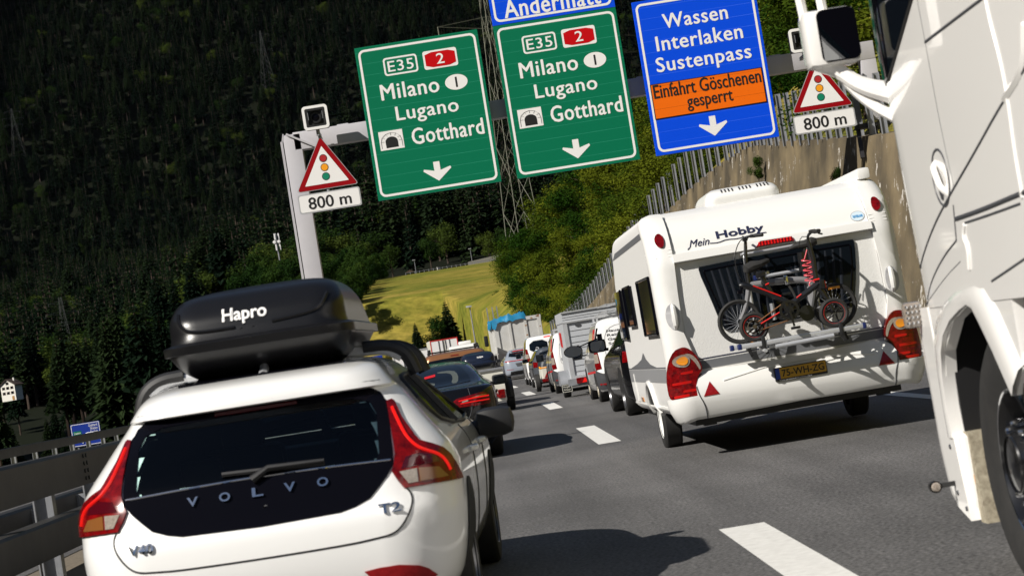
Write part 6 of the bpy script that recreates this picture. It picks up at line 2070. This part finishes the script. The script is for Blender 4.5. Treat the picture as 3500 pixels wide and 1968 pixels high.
def flatbed_trailer():
    r = thing('trailer', 'cream box trailer carrying the dark blue cargo box in the left lane', 'trailer', (-.32, 46.2, 0), R(2))
    w = .80
    mb = MB()
    mb.box((0, .0, .62), (w*2, .04, .72)); mb.box((-w+.02, 1.1, .62), (.04, 2.2, .72)); mb.box((w-.02, 1.1, .62), (.04, 2.2, .72)); mb.box((0, 2.2, .62), (w*2, .04, .72)); mb.box((0, 1.1, .30), (w*2-.1, 2.1, .05))
    mb.build('box_body', 'cream_paint', r, 0)
    MB().box((0, -.02, .995), (w*2+.04, .08, .05)).build('top_rail', 'galvanised', r, 0)
    for sg in (1, -1):
        l = MB().rbox((sg*.70, -.04, .42), (.16, .05, .20), .015).build('tail_lamp', 'red_lamp', r)
        MB().prism([(sg*.55, .52), (sg*.55-.09, .36), (sg*.55+.09, .36)], plane((0, -.03, 0)), 0, .015).build('warning_triangle', 'reflector', r, 0)
        wheel(r, sg*.93, 1.1, .30, .18, 'alloy', sg)
        f = MB(); f.tube([(sg*.93, 1.1+.36*math.cos(R(a)), .30+.36*math.sin(R(a))) for a in range(0, 181, 15)], .10, 6); f.build('mudguard', 'black_plastic', r)
    MB().prism(rrect(-.22,.42,.22,.52,.01), plane((0,-.03,0)), 0, .01).build('number_plate', 'sign_white', r, 0)
    MB().bar((0, 2.2, .38), (0, 3.6, .42), .09).build('drawbar', 'galvanised', r, 0)
flatbed_trailer()
roof_box('cargo_box', 'dark blue cargo box with white lettering carried on the cream trailer', (-.02, 46.35), R(2), .80, 1.9, 1.0, 'dark_blue_box', 'PACKBOX', 'sign_white')


def van_body(name, label, loc, rotz, m, W, H, L, taper=.12, group=None, rim='alloy', wy=(.8, 3.4), wr=.33):
    K = [(.22,.12,L-.1,W*.94,.15,.3,.02,.1),(.32,.03,L,W*.98,.18,.4,.03,.15),(.55,0,L,W,.20,.45,.03,.2),(.80,.02,L-.15,W,.20,.45,.03,.2),(1.0,.05,L-.7,W*.985,.18,.45,.03,.2),(H*.72,.10,L-1.5,W*.93,.16,.35,.03,.2),(H*.88,.16,L-1.9,W*.87,.15,.3,.03,.15),(H*.95,.21,L-2.1,W*.82,.15,.3,.03,.15),(H*.985,.32,L-2.3,W*.72,.15,.3,.03,.12),(H,.5,L-2.5,W*.5,.12,.2,.02,.1)]
    return generic_car(name, label, 'van', loc, rotz, K, m, wy, wr, .21, W, rim, group=group)


def copper_van():
    root, sh, F = van_body('van', 'copper brown van with roof rails towing the cream trailer', (-.58, 50.6), R(2), 'copper_paint', .90, 1.57, 4.9)
    conform_obj('rear_window', smooth_poly([(-.74,1.03),(.74,1.03),(.70,1.36),(.62,1.41),(-.62,1.41),(-.70,1.36)], 1), F, 'dark_glass', root, .006, .01, .2)
    conform_obj('brake_lamp', [(-.1,1.45),(.1,1.45),(.1,1.47),(-.1,1.47)], F, 'red_lamp', root, .008, .01, .1)
    side_glass(root, sh, F, ((.5,1.05),(3.5,1.0),(3.0,1.38),(.6,1.40)))
    both(lambda sg, q: conform_obj('tail_lamp', q([(.80,.65),(.93,.65),(.92,1.0),(.83,1.0)]), F, 'red_lamp', root, .008, .02, .1))
    for x in (-.62, .62): MB().tube(smooth3([(x, .4, 1.53), (x, .5, 1.60), (x, 2.4, 1.62), (x, 2.5, 1.53)], 1), .022, 6).build('roof_rail', 'black_plastic', root)
    for y in (.7, 2.0):
        b = MB().box((0, y, 1.60), (1.3, .07, .03)).build('roof_bar', 'black_plastic', root, 0)
        for x in (-.6, .6): MB().rbox((x, y, 1.63), (.07, .2, .12), .02).build('bar_foot', 'black_plastic', b)
    mirrors(root, 1.12, 3.3, .93, (.2,.12,.2))
copper_van()


def suv_grey():
    K = [(.20,.16,4.5,.86,.2,.3,.05,.1),(.30,.04,4.7,.95,.3,.42,.05,.15),(.50,0,4.75,.98,.36,.45,.07,.2),(.70,.03,4.7,.985,.34,.45,.07,.2),(.88,.08,4.4,.98,.32,.45,.07,.2),(.98,.13,3.9,.95,.3,.4,.07,.2),(1.08,.24,3.4,.88,.26,.35,.06,.2),(1.22,.45,3.1,.79,.22,.3,.06,.2),(1.36,.66,2.8,.70,.2,.3,.06,.2),(1.42,.62,2.6,.64,.2,.3,.06,.2),(1.46,.75,2.5,.58,.18,.3,.06,.2),(1.50,1.3,2.2,.35,.1,.1,.02,.05)]
    root, sh, F = generic_car('parked_car', 'pale grey coupe suv with a red light bar behind the dump truck', 'car', (2.15, 101), R(2.0), K, 'pale_grey_paint', (.95, 3.7), .37, .27, rim='black_rim')
    conform_obj('rear_window', smooth_poly([(-.72,1.10),(.72,1.10),(.62,1.33),(.56,1.36),(-.56,1.36),(-.62,1.33)], 1), F, 'dark_glass', root, .006, .01, .12)
    conform_obj('light_bar', [(-.93,.91),(-.4,.905),(.4,.905),(.93,.91),(.95,.955),(.4,.935),(-.4,.935),(-.95,.955)], F, 'red_lamp', root, .010, .02, .1)
    b = MB(); strip(b, [(-.92,.935),(-.3,.922),(.3,.922),(.92,.935)], F, .010, .012); b.build('light_strip', 'red_led', root)
    conform_obj('brake_lamp', [(-.45,1.395),(.45,1.395),(.44,1.42),(-.44,1.42)], F, 'red_led', root, .01, .01, .1)
    conform_obj('plate_recess', [(-.35,.62),(.35,.62),(.42,.80),(-.42,.80)], F, 'grey_plastic', root, .004, .01, .1)
    conform_obj('diffuser', [(-.75,.25),(.75,.25),(.7,.42),(-.7,.42)], F, 'black_plastic', root, .006, .01, .1)
    both(lambda sg, q: conform_obj('reflector', q([(.55,.50),(.9,.52),(.9,.54),(.55,.52)]), F, 'reflector', root, .006, .01, .1))
    both(lambda sg, q: MB().lathe([(.07,-.03),(.07,.1),(.05,.1),(.05,-.02)], (sg*.55,.02,.33), 'Y', 12).build('exhaust', 'chrome', root))
    side_glass(root, sh, F, ((.95,1.06),(3.2,1.04),(2.7,1.36),(1.3,1.38)))
    mirrors(root, 1.1, 3.0, 1.05)
suv_grey()


def dump_truck():
    X0, Y0 = 2.27, 107.5
    r = thing('dump_truck', 'worn white tipper truck with a blue tarpaulin over its load', 'truck', (X0, Y0, 0), R(2.5))
    w = 1.27
    F = plane((0, 0, 0))
    MB().prism([(-w,1.40),(w,1.40),(w,3.1),(-w,3.1)], F, -.10, 0).build('tailgate', 'tipper', r, 0)
    rb = MB()
    for x in (-w+.12, -.42, .42, w-.12): rb.box((x, -.03, 2.24), (.20 if abs(x) > .5 else .13, .06, 1.75))
    for z in (3.02, 1.46): rb.box((0, -.03, z), (w*2, .058, .18))
    rb.build('tailgate_rib', 'tipper', r, 0)
    rs = MB(); rnd = random.Random(3)
    for i in range(26):
        x = rnd.choice((-1.15,-.42,.42,1.15, rnd.uniform(-1.2,1.2))); z = rnd.choice((3.02,3.08,1.5,rnd.uniform(1.6,2.9)))
        if abs(x) not in (1.15,.42): z = rnd.choice((3.05,2.98))
        rs.prism(smooth_poly([(x+math.cos(k)*rnd.uniform(.02,.09), z+math.sin(k)*rnd.uniform(.02,.06)) for k in (0,1,2,3,4,5)], 1), F, .061, .064)
    rs.build('rust_patch', 'rust', r, 0)
    side = MB()
    for sg in (1, -1):
        side.box((sg*(w-.04), 2.6, 2.25), (.08, 5.0, 1.7))
        for y in (.9, 1.8, 2.7, 3.6, 4.5): side.box((sg*(w+.03), y, 2.25), (.08, .12, 1.7))
    side.box((0, 2.6, 1.38), (2.5, 5.1, .08))
    side.build('tipper_body', 'tipper', r, 0)
    ch = MB().add([(-w,-.05,1.45),(-w,-.6,1.75),(-w,.6,1.0),(-w,.9,1.35),(-w+1.0,-.05,1.45),(-w+1.0,-.7,1.15),(-w+1.0,.6,.9),(-w+1.0,.9,1.35)], [(0,1,2,3),(4,7,6,5),(0,4,5,1),(1,5,6,2),(2,6,7,3)])
    ch.build('chute', 'tipper', r, 0)
    t = MB(); n = 16; vs = []; fs = []
    rn = random.Random(9)
    for j in range(8):
        for i in range(n+1):
            x = -w-.08+(2*w+.0)*i/n
            z = 3.12+.18*math.sin(i/n*3.14)*.7+.10*math.sin(i*1.3+j)+.12*(i/n)*(1 if j < 3 else .6)+rn.uniform(-.05,.05)
            if i > 11: z = 3.06-.03*(i-11)
            vs.append((x, -.05+j*.5, z))
    for j in range(7):
        for i in range(n): fs.append((j*(n+1)+i, j*(n+1)+i+1, (j+1)*(n+1)+i+1, (j+1)*(n+1)+i))
    fl = len(vs)
    for i in range(n+1): vs.append((vs[i][0], -.13 if i < 12 else -.02, 3.0+rn.uniform(-.08,.06)-(.28 if i < 2 else 0)))
    for i in range(n): fs.append((i, i+1, fl+i+1, fl+i))
    k2 = len(vs)
    for j in range(8): vs.append((-w-.16, -.05+j*.5, 2.75+rn.uniform(-.1,.1)))
    for j in range(7): fs.append((j*(n+1), (j+1)*(n+1), k2+j+1, k2+j))
    t.add(vs, fs).build('tarpaulin', 'tarp', r, 60)
    po = MB()
    for x in (-1.2,-.9,-.65): po.bar((x, 5.2, 2.8), (x, 5.2, 4.0), .06)
    po.build('stake', 'galvanised', r, 0)
    MB().rbox((0, 6.3, 2.0), (2.4, 1.9, 2.4), .1).build('cab', 'black_paint', r)
    for sg in (1, -1): MB().rbox((sg*1.42, 6.9, 2.2), (.22, .2, .6), .05).build('mirror', 'black_plastic', r)
    MB().box((0, 3, .95), (.9, 6, .35)).build('chassis', 'dark_steel', r, 0)
    for y in (1.1, 2.4, 6.6):
        for sg in (1, -1): wheel(r, sg*.98, y, .5, .5, 'galvanised', sg)
    MB().box((0, .1, .75), (2.2, .12, .14)).build('under_run_bar', 'dark_steel', r, 0)
    for sg in (1,-1): MB().rbox((sg*.9, .02, .95), (.4, .08, .14), .02).build('tail_lamp', 'red_lamp', r)
dump_truck()


def passenger_van():
    root, sh, F = van_body('van', 'silver white passenger van with dark rear windows beside the pale grey suv', (2.62, 76.0), R(1.2), 'white_paint', .92, 1.80, 4.4)
    for a, b in ((-.72,-.02),(.02,.72)):
        conform_obj('rear_window', smooth_poly([(a,1.20),(b,1.20),(b*.96,1.62),(a*.96,1.62)], 1), F, 'dark_glass', root, .006, .01, .2)
    conform_obj('brake_lamp', [(-.12,1.69),(.12,1.69),(.12,1.725),(-.12,1.725)], F, 'red_led', root, .008, .02, .1)
    both(lambda sg, q: conform_obj('tail_lamp', q([(.74,.86),(.93,.86),(.91,1.35),(.80,1.35)]), F, 'red_lamp', root, .010, .02, .1))
    both(lambda sg, q: conform_obj('indicator', q([(.78,1.0),(.92,1.0),(.91,1.16),(.79,1.16)]), F, 'clear_lens', root, .014, .01, .1))
    side_glass(root, sh, F, ((.35,1.18),(3.1,1.12),(2.4,1.6),(.45,1.62)))
    conform_obj('bumper_strip', [(-.9,.35),(.9,.35),(.9,.5),(-.9,.5)], F, 'grey_plastic', root, .006, .01, .2)
    mirrors(root, 1.05, 3.0, 1.15, (.2,.12,.22))
passenger_van()


def estate():
    K = [(.20,.16,4.2,.80,.2,.3,.05,.1),(.30,.04,4.4,.88,.3,.42,.05,.15),(.50,0,4.45,.90,.34,.45,.07,.2),(.72,.03,4.4,.905,.32,.45,.07,.2),(.86,.07,4.0,.90,.3,.45,.07,.2),(.94,.11,3.6,.87,.28,.4,.07,.2),(1.05,.22,3.1,.80,.24,.35,.06,.2),(1.18,.32,2.9,.72,.2,.3,.06,.2),(1.26,.35,2.7,.66,.2,.3,.06,.2),(1.30,.42,2.6,.60,.18,.3,.06,.2),(1.335,.8,2.3,.40,.12,.2,.02,.05)]
    root, sh, F = generic_car('parked_car', 'dark grey estate car with roof rails towing a small covered trailer', 'car', (2.62, 67.6), R(1.0), K, 'grey_paint', (.85, 3.4), .33)
    conform_obj('rear_window', smooth_poly([(-.66,.98),(.66,.98),(.60,1.21),(-.60,1.21)], 1), F, 'dark_glass', root, .006, .01, .12)
    both(lambda sg, q: conform_obj('tail_lamp', q([(.62,.70),(.95,.70),(.93,.88),(.70,.86)]), F, 'red_lamp', root, .010, .02, .1))
    side_glass(root, sh, F, ((.45,.96),(3.1,.94),(2.6,1.22),(.55,1.24)))
    for x in (-.60, .60): MB().tube(smooth3([(x, .5, 1.28), (x, .65, 1.345), (x, 2.1, 1.36), (x, 2.3, 1.30)], 1), .02, 6).build('roof_rail', 'aluminium', root)
    mirrors(root, 1.02, 2.9, .95)
estate()


def covered_trailer():
    r = thing('trailer', 'small white trailer with a dark cover behind the grey estate car', 'trailer', (2.45, 61.8, 0), R(1))
    MB().rbox((0, .8, .55), (1.3, 1.7, .36), .02).build('box_body', 'cream_paint', r, 0)
    sh = Shell([(.70,.0,1.7,.68,.1,.1,0,0),(.80,.02,1.68,.67,.12,.12,0,0),(.98,.08,1.6,.62,.15,.15,.03,0),(1.08,.2,1.4,.5,.15,.15,.03,0),(1.12,.4,1.2,.3,.1,.1,0,0)])
    shell_mesh(sh, 'cover', mat('dark cover sheet', (.02,.025,.035), .5, bump=.6, bscale=6), r, 3, (6,5,8,5,5))
    MB().tube([(-.69,0,.74),(-.69,-.03,.70),(.69,-.03,.70)], .03, 6).build('strap', 'sign_amber', r)
    MB().prism(rrect(-.10,.86,.16,1.0,.02), plane((0,-.0,0)), -.05, .02).build('speed_disc', 'sign_white', r, 0)
    for sg in (1,-1):
        MB().prism([(sg*.50,.56),(sg*.50-.10,.40),(sg*.50+.10,.40)], plane((0,-.06,0)), 0, .015).build('warning_triangle', 'reflector', r, 0)
        MB().rbox((sg*.56,-.03,.33), (.22,.06,.10), .01).build('tail_lamp', 'red_lamp', r)
        wheel(r, sg*.78, .8, .27, .16, 'white_rim', sg, 5)
    MB().bar((0,1.6,.4),(0,3.2,.42), .07).build('drawbar', 'galvanised', r, 0)
covered_trailer()


def service_van(label, loc, rotz, H, full):
    G = None
    root, sh, F = van_body('van', label, loc, rotz, 'white_paint', .93, H, 4.5, group=G, rim='cream_rim', wy=(.78, 3.6), wr=.33)
    conform_obj('rear_bumper', [(-.96,.27),(.96,.27),(1.02,.50),(1.0,.66),(.80,.58),(-.80,.58),(-1.0,.66),(-1.02,.50)], F, 'grey_plastic', root, .02, .03, .12)
    for sg in (1,-1):
        q = lambda pts: [(sg*u, v) for u, v in pts]
        l = conform_obj('tail_lamp', q([(.82,.68),(.98,.66),(1.0,.75),(.96,1.10),(.90,1.22),(.86,1.10)]), F, 'red_lamp', root, .012, .02, .08)
        conform_obj('reversing_lens', q([(.85,.80),(.985,.80),(.965,.98),(.86,.98)]), F, 'clear_lens', l, .016, .006, .08)
        s = sg
        sd = lambda y, z: (sg*sh.side_s(y, z), z)
        conform_obj('grey_band', [sd(.30,.66),sd(2.9,.60),sd(2.9,.78),sd(.30,.86)], F, 'grey_film', root, .004, .003, .3)
        conform_obj('red_band', [sd(.25,.61),sd(3.0,.555),sd(3.0,.60),sd(.25,.655)], F, 'van_red', root, .005, .003, .3)
        # white cross on a red flag high on the rear pillar
        for a, b, c, d in ((.45,.95,1.40,1.48),(.45,.95,1.16,1.24),(.45,.58,1.24,1.40),(.82,.95,1.24,1.40)):
            conform_obj('red_flag', [sd(a,c),sd(b,c),sd(b,d),sd(a,d)], F, 'van_red', root, .005, .003, .2)
        conform_obj('pillar_glass', [sd(.20,1.0),sd(.27,1.0),sd(.27,1.50),sd(.22,1.50)], F, 'gloss_black', root, .006, .003, .2)
        conform_obj('cab_window', [sd(2.3,1.0),sd(3.5,.95),sd(2.75,1.38),sd(2.4,1.42)], F, 'dark_glass', root, .005, .006, .2)
    # rear doors
    s = MB(); strip(s, [(0,.60),(0,1.55)], F, .005, .002, 6, False)
    for sg in (1,-1): strip(s, [(sg*u, v) for u, v in ((.06,.72),(.66,.72),(.70,1.0),(.62,1.50),(.06,1.52))], F, .004, .002)
    s.build('door_seam', 'grey_plastic', root)
    conform_obj('plate_recess', smooth_poly([(-.66,.84),(-.30,.84),(-.30,.98),(-.66,.98)], 1), F, 'grey_plastic', root, .004, .006, .1)
    conform_obj('reflector', [(-.9,.36),(-.45,.34),(-.45,.37),(-.9,.39)], F, 'reflector', root, .024, .006, .1)
    conform_obj('reflector', [(.9,.36),(.45,.34),(.45,.37),(.9,.39)], F, 'reflector', root, .024, .006, .1)
    for i, t in enumerate(('Hauswartung', 'Reinigungen', 'Gartenunterhalt', 'Services')):
        text_obj('lettering', t, F, -.60, 1.385-i*.085, -.60+len(t)*.062, 1.435-i*.085, 'sign_black', root, .004, .006, bold=.01, fit='Ha')
    mirrors(root, 1.10, 3.05, 1.02, (.22,.12,.22))
    # ladder and pipe on the roof rack
    lad = MB()
    for x in (-.52, -.30):
        for z in (H+.13, H+.26): lad.bar((x, .25, z), (x, 2.6, z), .03)
    for k in range(9):
        lad.bar((-.52, .28+.27*k, H+.13), (-.30, .28+.27*k, H+.13), .028); lad.bar((-.52, .28+.27*k, H+.26), (-.30, .28+.27*k, H+.26), .028)
    lad.build('ladder', 'aluminium', root, 0)
    c = MB()
    for z in (H+.13, H+.26): c.rbox((-.29, .22, z), (.04, .05, .07), .01)
    c.build('ladder_cap', 'sticker_blue', root)
    MB().tube([(-.1, .4, H+.12), (-.1, 2.6, H+.14)], .06, 10).build('pipe', 'aluminium', root)
    rk = MB()
    for y in (.6, 1.7): rk.bar((-.75, y, H+.06), (.75, y, H+.06), .05); rk.bar((-.72, y, H-.1), (-.72, y, H+.06), .04); rk.bar((.72, y, H-.1), (.72, y, H+.06), .04)
    rk.build('roof_rack', 'aluminium', root, 0)
    return root

service_van('white service van with a red flag and rear lettering ahead of the black suv', (3.22, 41.1), R(.5), 1.68, True)
service_van('white service van half hidden behind the aluminium cargo trailer', (2.85, 55.2), R(.8), 1.66, False)


def cargo_trailer():
    r = thing('trailer', 'aluminium box trailer with galvanised mudguards between the two white service vans', 'trailer', (3.05, 49.2, 0), R(.6))
    w = .93
    b = MB().box((0, 1.5, 1.12), (w*2, 3.0, 1.36)); b.build('box_body', 'trailer_sheet', r, 0)
    t = MB().box((0, 1.5, 1.925), (w*2+.03, 3.03, .25)); t.build('roof_section', 'trailer_sheet', r, 0)
    F = plane((0, 0, 0))
    e = MB()
    for x in (-w+.04, w-.04): e.box((x, -.01, 1.12), (.10, .05, 1.36))
    e.box((0, -.012, .46), (w*2, .06, .10)); e.box((0, -.012, 1.80), (w*2+.03, .06, .04)); e.box((0, -.018, 2.04), (w*2+.05, .06, .03))
    e.build('frame_profile', 'aluminium', r, 0)
    s = MB()
    for i in range(9): s.box((0, -.004, .60+.14*i), (w*2-.25, .01, .006))
    for z in (1.86, 1.92, 1.98): s.box((0, -.018, z), (w*2, .01, .006))
    s.build('plank_joint', 'grey_plastic', r, 0)
    MB().box((.02, -.04, 1.35), (.10, .05, .62)).build('lock_bar', 'galvanised', r, 0)
    MB().prism(ellipse(-.58, 1.70, .07, .04), F, 0, .02).build('vent', 'grey_plastic', r, 0)
    MB().box((-.66, -.03, 1.12), (.05, .03, .20)).build('latch', 'black_plastic', r, 0)
    text_obj('lettering', 'Hungler', F, -.25, .56, .12, .64, 'plate_blue', r, .003, .006, shear=.3, bold=.01)
    text_obj('lettering', 'Anhänger', F, -.05, .48, .40, .56, 'plate_blue', r, .003, .006, shear=.3, bold=.01)
    text_obj('lettering', 'A', F, .28, 1.56, .36, 1.66, 'van_red', r, .003, .006, bold=.02)
    MB().box((0, -.05, .36), (w*2+.2, .08, .16)).build('lamp_carrier', 'galvanised', r, 0)
    for sg in (1, -1):
        MB().rbox((sg*.62, -.12, .38), (.42, .06, .14), .015).build('tail_lamp', 'red_lamp', r)
        MB().prism([(sg*.62,.435),(sg*.62-.08,.325),(sg*.62+.08,.325)], plane((0,-.151,0)), 0, .008).build('warning_triangle', 'red_led', r, 0)
        m = MB(); pts = [(sg*1.05, 1.0+.42*math.cos(R(a)), .30+.36*math.sin(R(a))) for a in range(0, 181, 12)]
        vs = []; fs = []
        for p in pts: vs += [(p[0]-.13, p[1], p[2]), (p[0]+.13, p[1], p[2])]
        for i in range(len(pts)-1): fs.append((2*i, 2*i+1, 2*i+3, 2*i+2))
        for i in range(len(pts)-1): pass
        m.add(vs, fs)
        m.prism([(1.0+.42*math.cos(R(a)), .30+.36*math.sin(R(a))) for a in range(0, 181, 12)], lambda u, v, d: Vector((sg*(1.175+d), u, v)), 0, .01)
        m.build('mudguard', 'galvanised', r, 40)
        wheel(r, sg*1.04, 1.0, .29, .19, 'galvanised', sg)
        fl = MB().prism(rrect(sg*1.05-.13,.13,sg*1.05+.13,.33,.02), plane((0,.50,0)), 0, .02).build('mud_flap', 'black_plastic', r, 0)
        mb = MB(); frame_ring(mb, rrect(sg*1.05-.12,.14,sg*1.05+.12,.32,.02), rrect(sg*1.05-.11,.15,sg*1.05+.11,.31,.02), plane((0,.48,0)), .001, .004); mb.build('flap_border', 'cream_paint', fl, 0)
        text_obj('lettering', 'Hungler', plane((0,.48,0)), sg*1.05-.09, .235, sg*1.05+.09, .295, 'cream_paint', fl, .001, .004, shear=.3)
        text_obj('lettering', 'Anhänger', plane((0,.48,0)), sg*1.05-.09, .17, sg*1.05+.09, .225, 'cream_paint', fl, .001, .004, shear=.3)
    MB().bar((0,3.0,.42),(0,4.6,.45), .1).build('drawbar', 'galvanised', r, 0)
    mb = MB()
    for sx in (-1,): mb.prism([(1.6,1.2),(2.5,1.25),(2.5,1.6),(1.6,1.58)], lambda u, v, d: Vector((sx*(w+d), u, v)), .001, .004)
    mb.build('red_emblem', 'van_red', r, 0)
cargo_trailer()


def tow_suv():
    K = [(.24,.16,4.4,.84,.2,.3,.05,.1),(.34,.04,4.6,.93,.3,.42,.05,.15),(.55,0,4.65,.955,.34,.45,.07,.2),(.80,.03,4.6,.96,.32,.45,.07,.2),(.95,.07,4.2,.95,.3,.45,.07,.2),(1.04,.12,3.6,.91,.28,.4,.07,.2),(1.2,.28,3.2,.82,.24,.35,.06,.2),(1.36,.38,2.9,.74,.2,.3,.06,.2),(1.46,.42,2.7,.66,.2,.3,.06,.2),(1.52,.55,2.5,.56,.18,.3,.06,.2),(1.56,1.0,2.2,.35,.12,.2,.02,.05)]
    root, sh, F = generic_car('parked_car', 'black suv with extension mirrors towing the caravan', 'car', (3.12, 31.4), R(.8), K, 'black_paint', (.95, 3.75), .37, .26)
    conform_obj('rear_window', smooth_poly([(-.72,1.08),(.72,1.08),(.64,1.36),(-.64,1.36)], 1), F, 'dark_glass', root, .006, .01, .15)
    both(lambda sg, q: conform_obj('tail_lamp', q([(.66,.85),(1.0,.85),(.97,1.02),(.74,1.0)]), F, 'red_lamp', root, .010, .02, .1))
    side_glass(root, sh, F, ((.6,1.06),(3.3,1.04),(2.8,1.34),(.75,1.36)))
    for sg in (1, -1):
        o = MB().rbox((sg*1.08, 3.1, 1.16), (.30, .14, .22), .06).bar((sg*.9, 3.1, 1.08), (sg*1.08, 3.1, 1.1), .05).build('door_mirror', 'gloss_black', root)
        MB().prism(rrect(sg*1.08-.12, 1.075, sg*1.08+.12, 1.245, .05), plane((0, 3.025, 0)), .0, .004).build('mirror_glass', 'mirror', o, 0)
        e = MB().bar((sg*1.0, 3.05, 1.30), (sg*1.45, 3.0, 1.18), .02).bar((sg*1.02, 3.05, 1.26), (sg*1.02, 3.05, 1.36), .08)
        ex = e.build('extension_mirror', 'gloss_black', root)
        MB().prism(ellipse(sg*1.50, 1.13, .16, .10, 24), plane((0, 2.98, 0)), -.05, .0).build('mirror_shell', 'gloss_black', ex)
        MB().prism(ellipse(sg*1.50, 1.13, .15, .09, 24), plane((0, 2.98, 0)), .001, .006).build('mirror_glass', 'mirror', ex)
tow_suv()


def distant():
    def box_truck(label, x, y, w, z0, z1, L, edge, rz):
        r = thing('box_truck', label, 'truck', (x, y, 0), rz)
        MB().box((0, L/2, (z0+z1)/2), (w, L, z1-z0)).build('cargo_box', 'cream_paint', r, 0)
        F = plane((0, 0, 0))
        for sx in (-1, 1): MB().prism(rrect(sx*w*.25-w*.22, z0+.1, sx*w*.25+w*.22, z1-.12, .02), F, 0, .03).build('rear_door', 'sign_white', r, 0)
        mb = MB(); frame_ring(mb, rrect(-w/2, z0, w/2, z1, .01, 1), rrect(-w/2+.08, z0+.08, w/2-.08, z1-.08, .01, 1), F, -.02, .05); mb.build('door_frame', edge, r, 0)
        mb = MB()
        for x in (-.12, .12, -.5, .5): mb.tube([(x, -.07, z0+.1), (x, -.07, z1-.1)], .03, 6)
        mb.build('lock_rod', 'dark_steel', r, 0)
        MB().box((0, L/2, z0-.3), (w*.8, L*.95, .4)).build('chassis', 'dark_steel', r, 0)
        MB().rbox((0, L+1.1, (z0+z1)/2-.2), (w*.96, 1.9, z1-z0+.4), .1).build('cab', 'white_paint', r)
        for yy in (.9, L+1.2):
            for sg in (1, -1): wheel(r, sg*(w/2-.18), yy, .45, .3, 'galvanised', sg)
        return r
    box_truck('white box truck with red edged rear doors far ahead in the queue', -2.95, 188, 2.55, 1.3, 3.66, 7, 'van_red', R(4))
    box_truck('plain white box trailer far ahead at the left of the queue', -4.3, 132, 2.3, .75, 2.55, 5, 'aluminium', R(3))
    # motorhome
    K = [(.4,.1,6.0,1.0,.1,.3,0,.1),(.6,0,6.2,1.12,.12,.4,0,.1),(1.6,.02,6.1,1.15,.12,.4,0,.1),(2.1,.05,5.8,1.14,.12,.4,0,.1),(2.38,.14,5.4,1.10,.14,.4,0,.1),(2.52,.4,5.0,1.0,.15,.3,0,.1),(2.56,.7,4.6,.8,.15,.3,0,.1)]
    root, sh, F = generic_car('motorhome', 'cream white motorhome far ahead left of the dump truck', 'motorhome', (-.95, 150), R(3), K, 'caravan_white', (1.4, 5.0), .33, .22, 1.1)
    conform_obj('rear_window', smooth_poly([(-.6,1.5),(.6,1.5),(.6,2.0),(-.6,2.0)], 1), F, 'dark_glass', root, .006, .01, .3)
    both(lambda sg, q: conform_obj('tail_lamp', q([(.85,.8),(1.05,.8),(1.05,1.2),(.85,1.2)]), F, 'red_lamp', root, .01, .02, .3))
    ac = MB().rbox((.15, 1.3, 2.68), (.9, .9, .22), .06).build('roof_unit', 'sign_white', root)
    # small signs between the hatchback roof bars
    r = thing('direction_sign', 'small dark blue sign seen past the roof box', 'direction sign', (-6.1, 118, 0), 0)
    MB().box((0, 0, 2.25), (1.25, .05, .35)).build('board', 'far_sign_blue', r, 0); MB().bar((0, .06, 0), (0, .06, 2.3), .08).build('post', 'galvanised', r, 0)
    r = thing('tourist_sign', 'brown tourist sign with white lettering seen past the roof box', 'sign', (-5.6, 108, 0), 0)
    MB().box((0, 0, 1.25), (1.5, .05, .42)).build('board', 'far_sign_brown', r, 0)
    text_obj('lettering', 'FERIENREGION', plane((0, -.026, 0)), -.65, 1.28, .65, 1.40, 'sign_white', r, 0, .004, bold=.01)
    MB().bar((0, .06, 0), (0, .06, 1.4), .08).build('post', 'galvanised', r, 0)
distant()

# ------------------------------------------------------------------ thin mountain haze
def haze():
    o = MB().box((0, 1250, 480), (2600, 2760, 985)).build('haze', M['haze'], None, 0)
    tag(o, 'thin blue haze filling the valley before the wooded mountain', 'haze', kind='stuff')

M['haze'] = bpy.data.materials.new('thin haze')
M['haze'].use_nodes = True
_nt = M['haze'].node_tree
_nt.nodes.clear()
_o = _nt.nodes.new('ShaderNodeOutputMaterial')
_v = _nt.nodes.new('ShaderNodeVolumePrincipled')
_v.inputs['Color'].default_value = (0.72, 0.82, 1.0, 1)
_v.inputs['Density'].default_value = 0.0000028
_v.inputs['Anisotropy'].default_value = 0.2
_nt.links.new(_v.outputs[0], _o.inputs['Volume'])
haze()
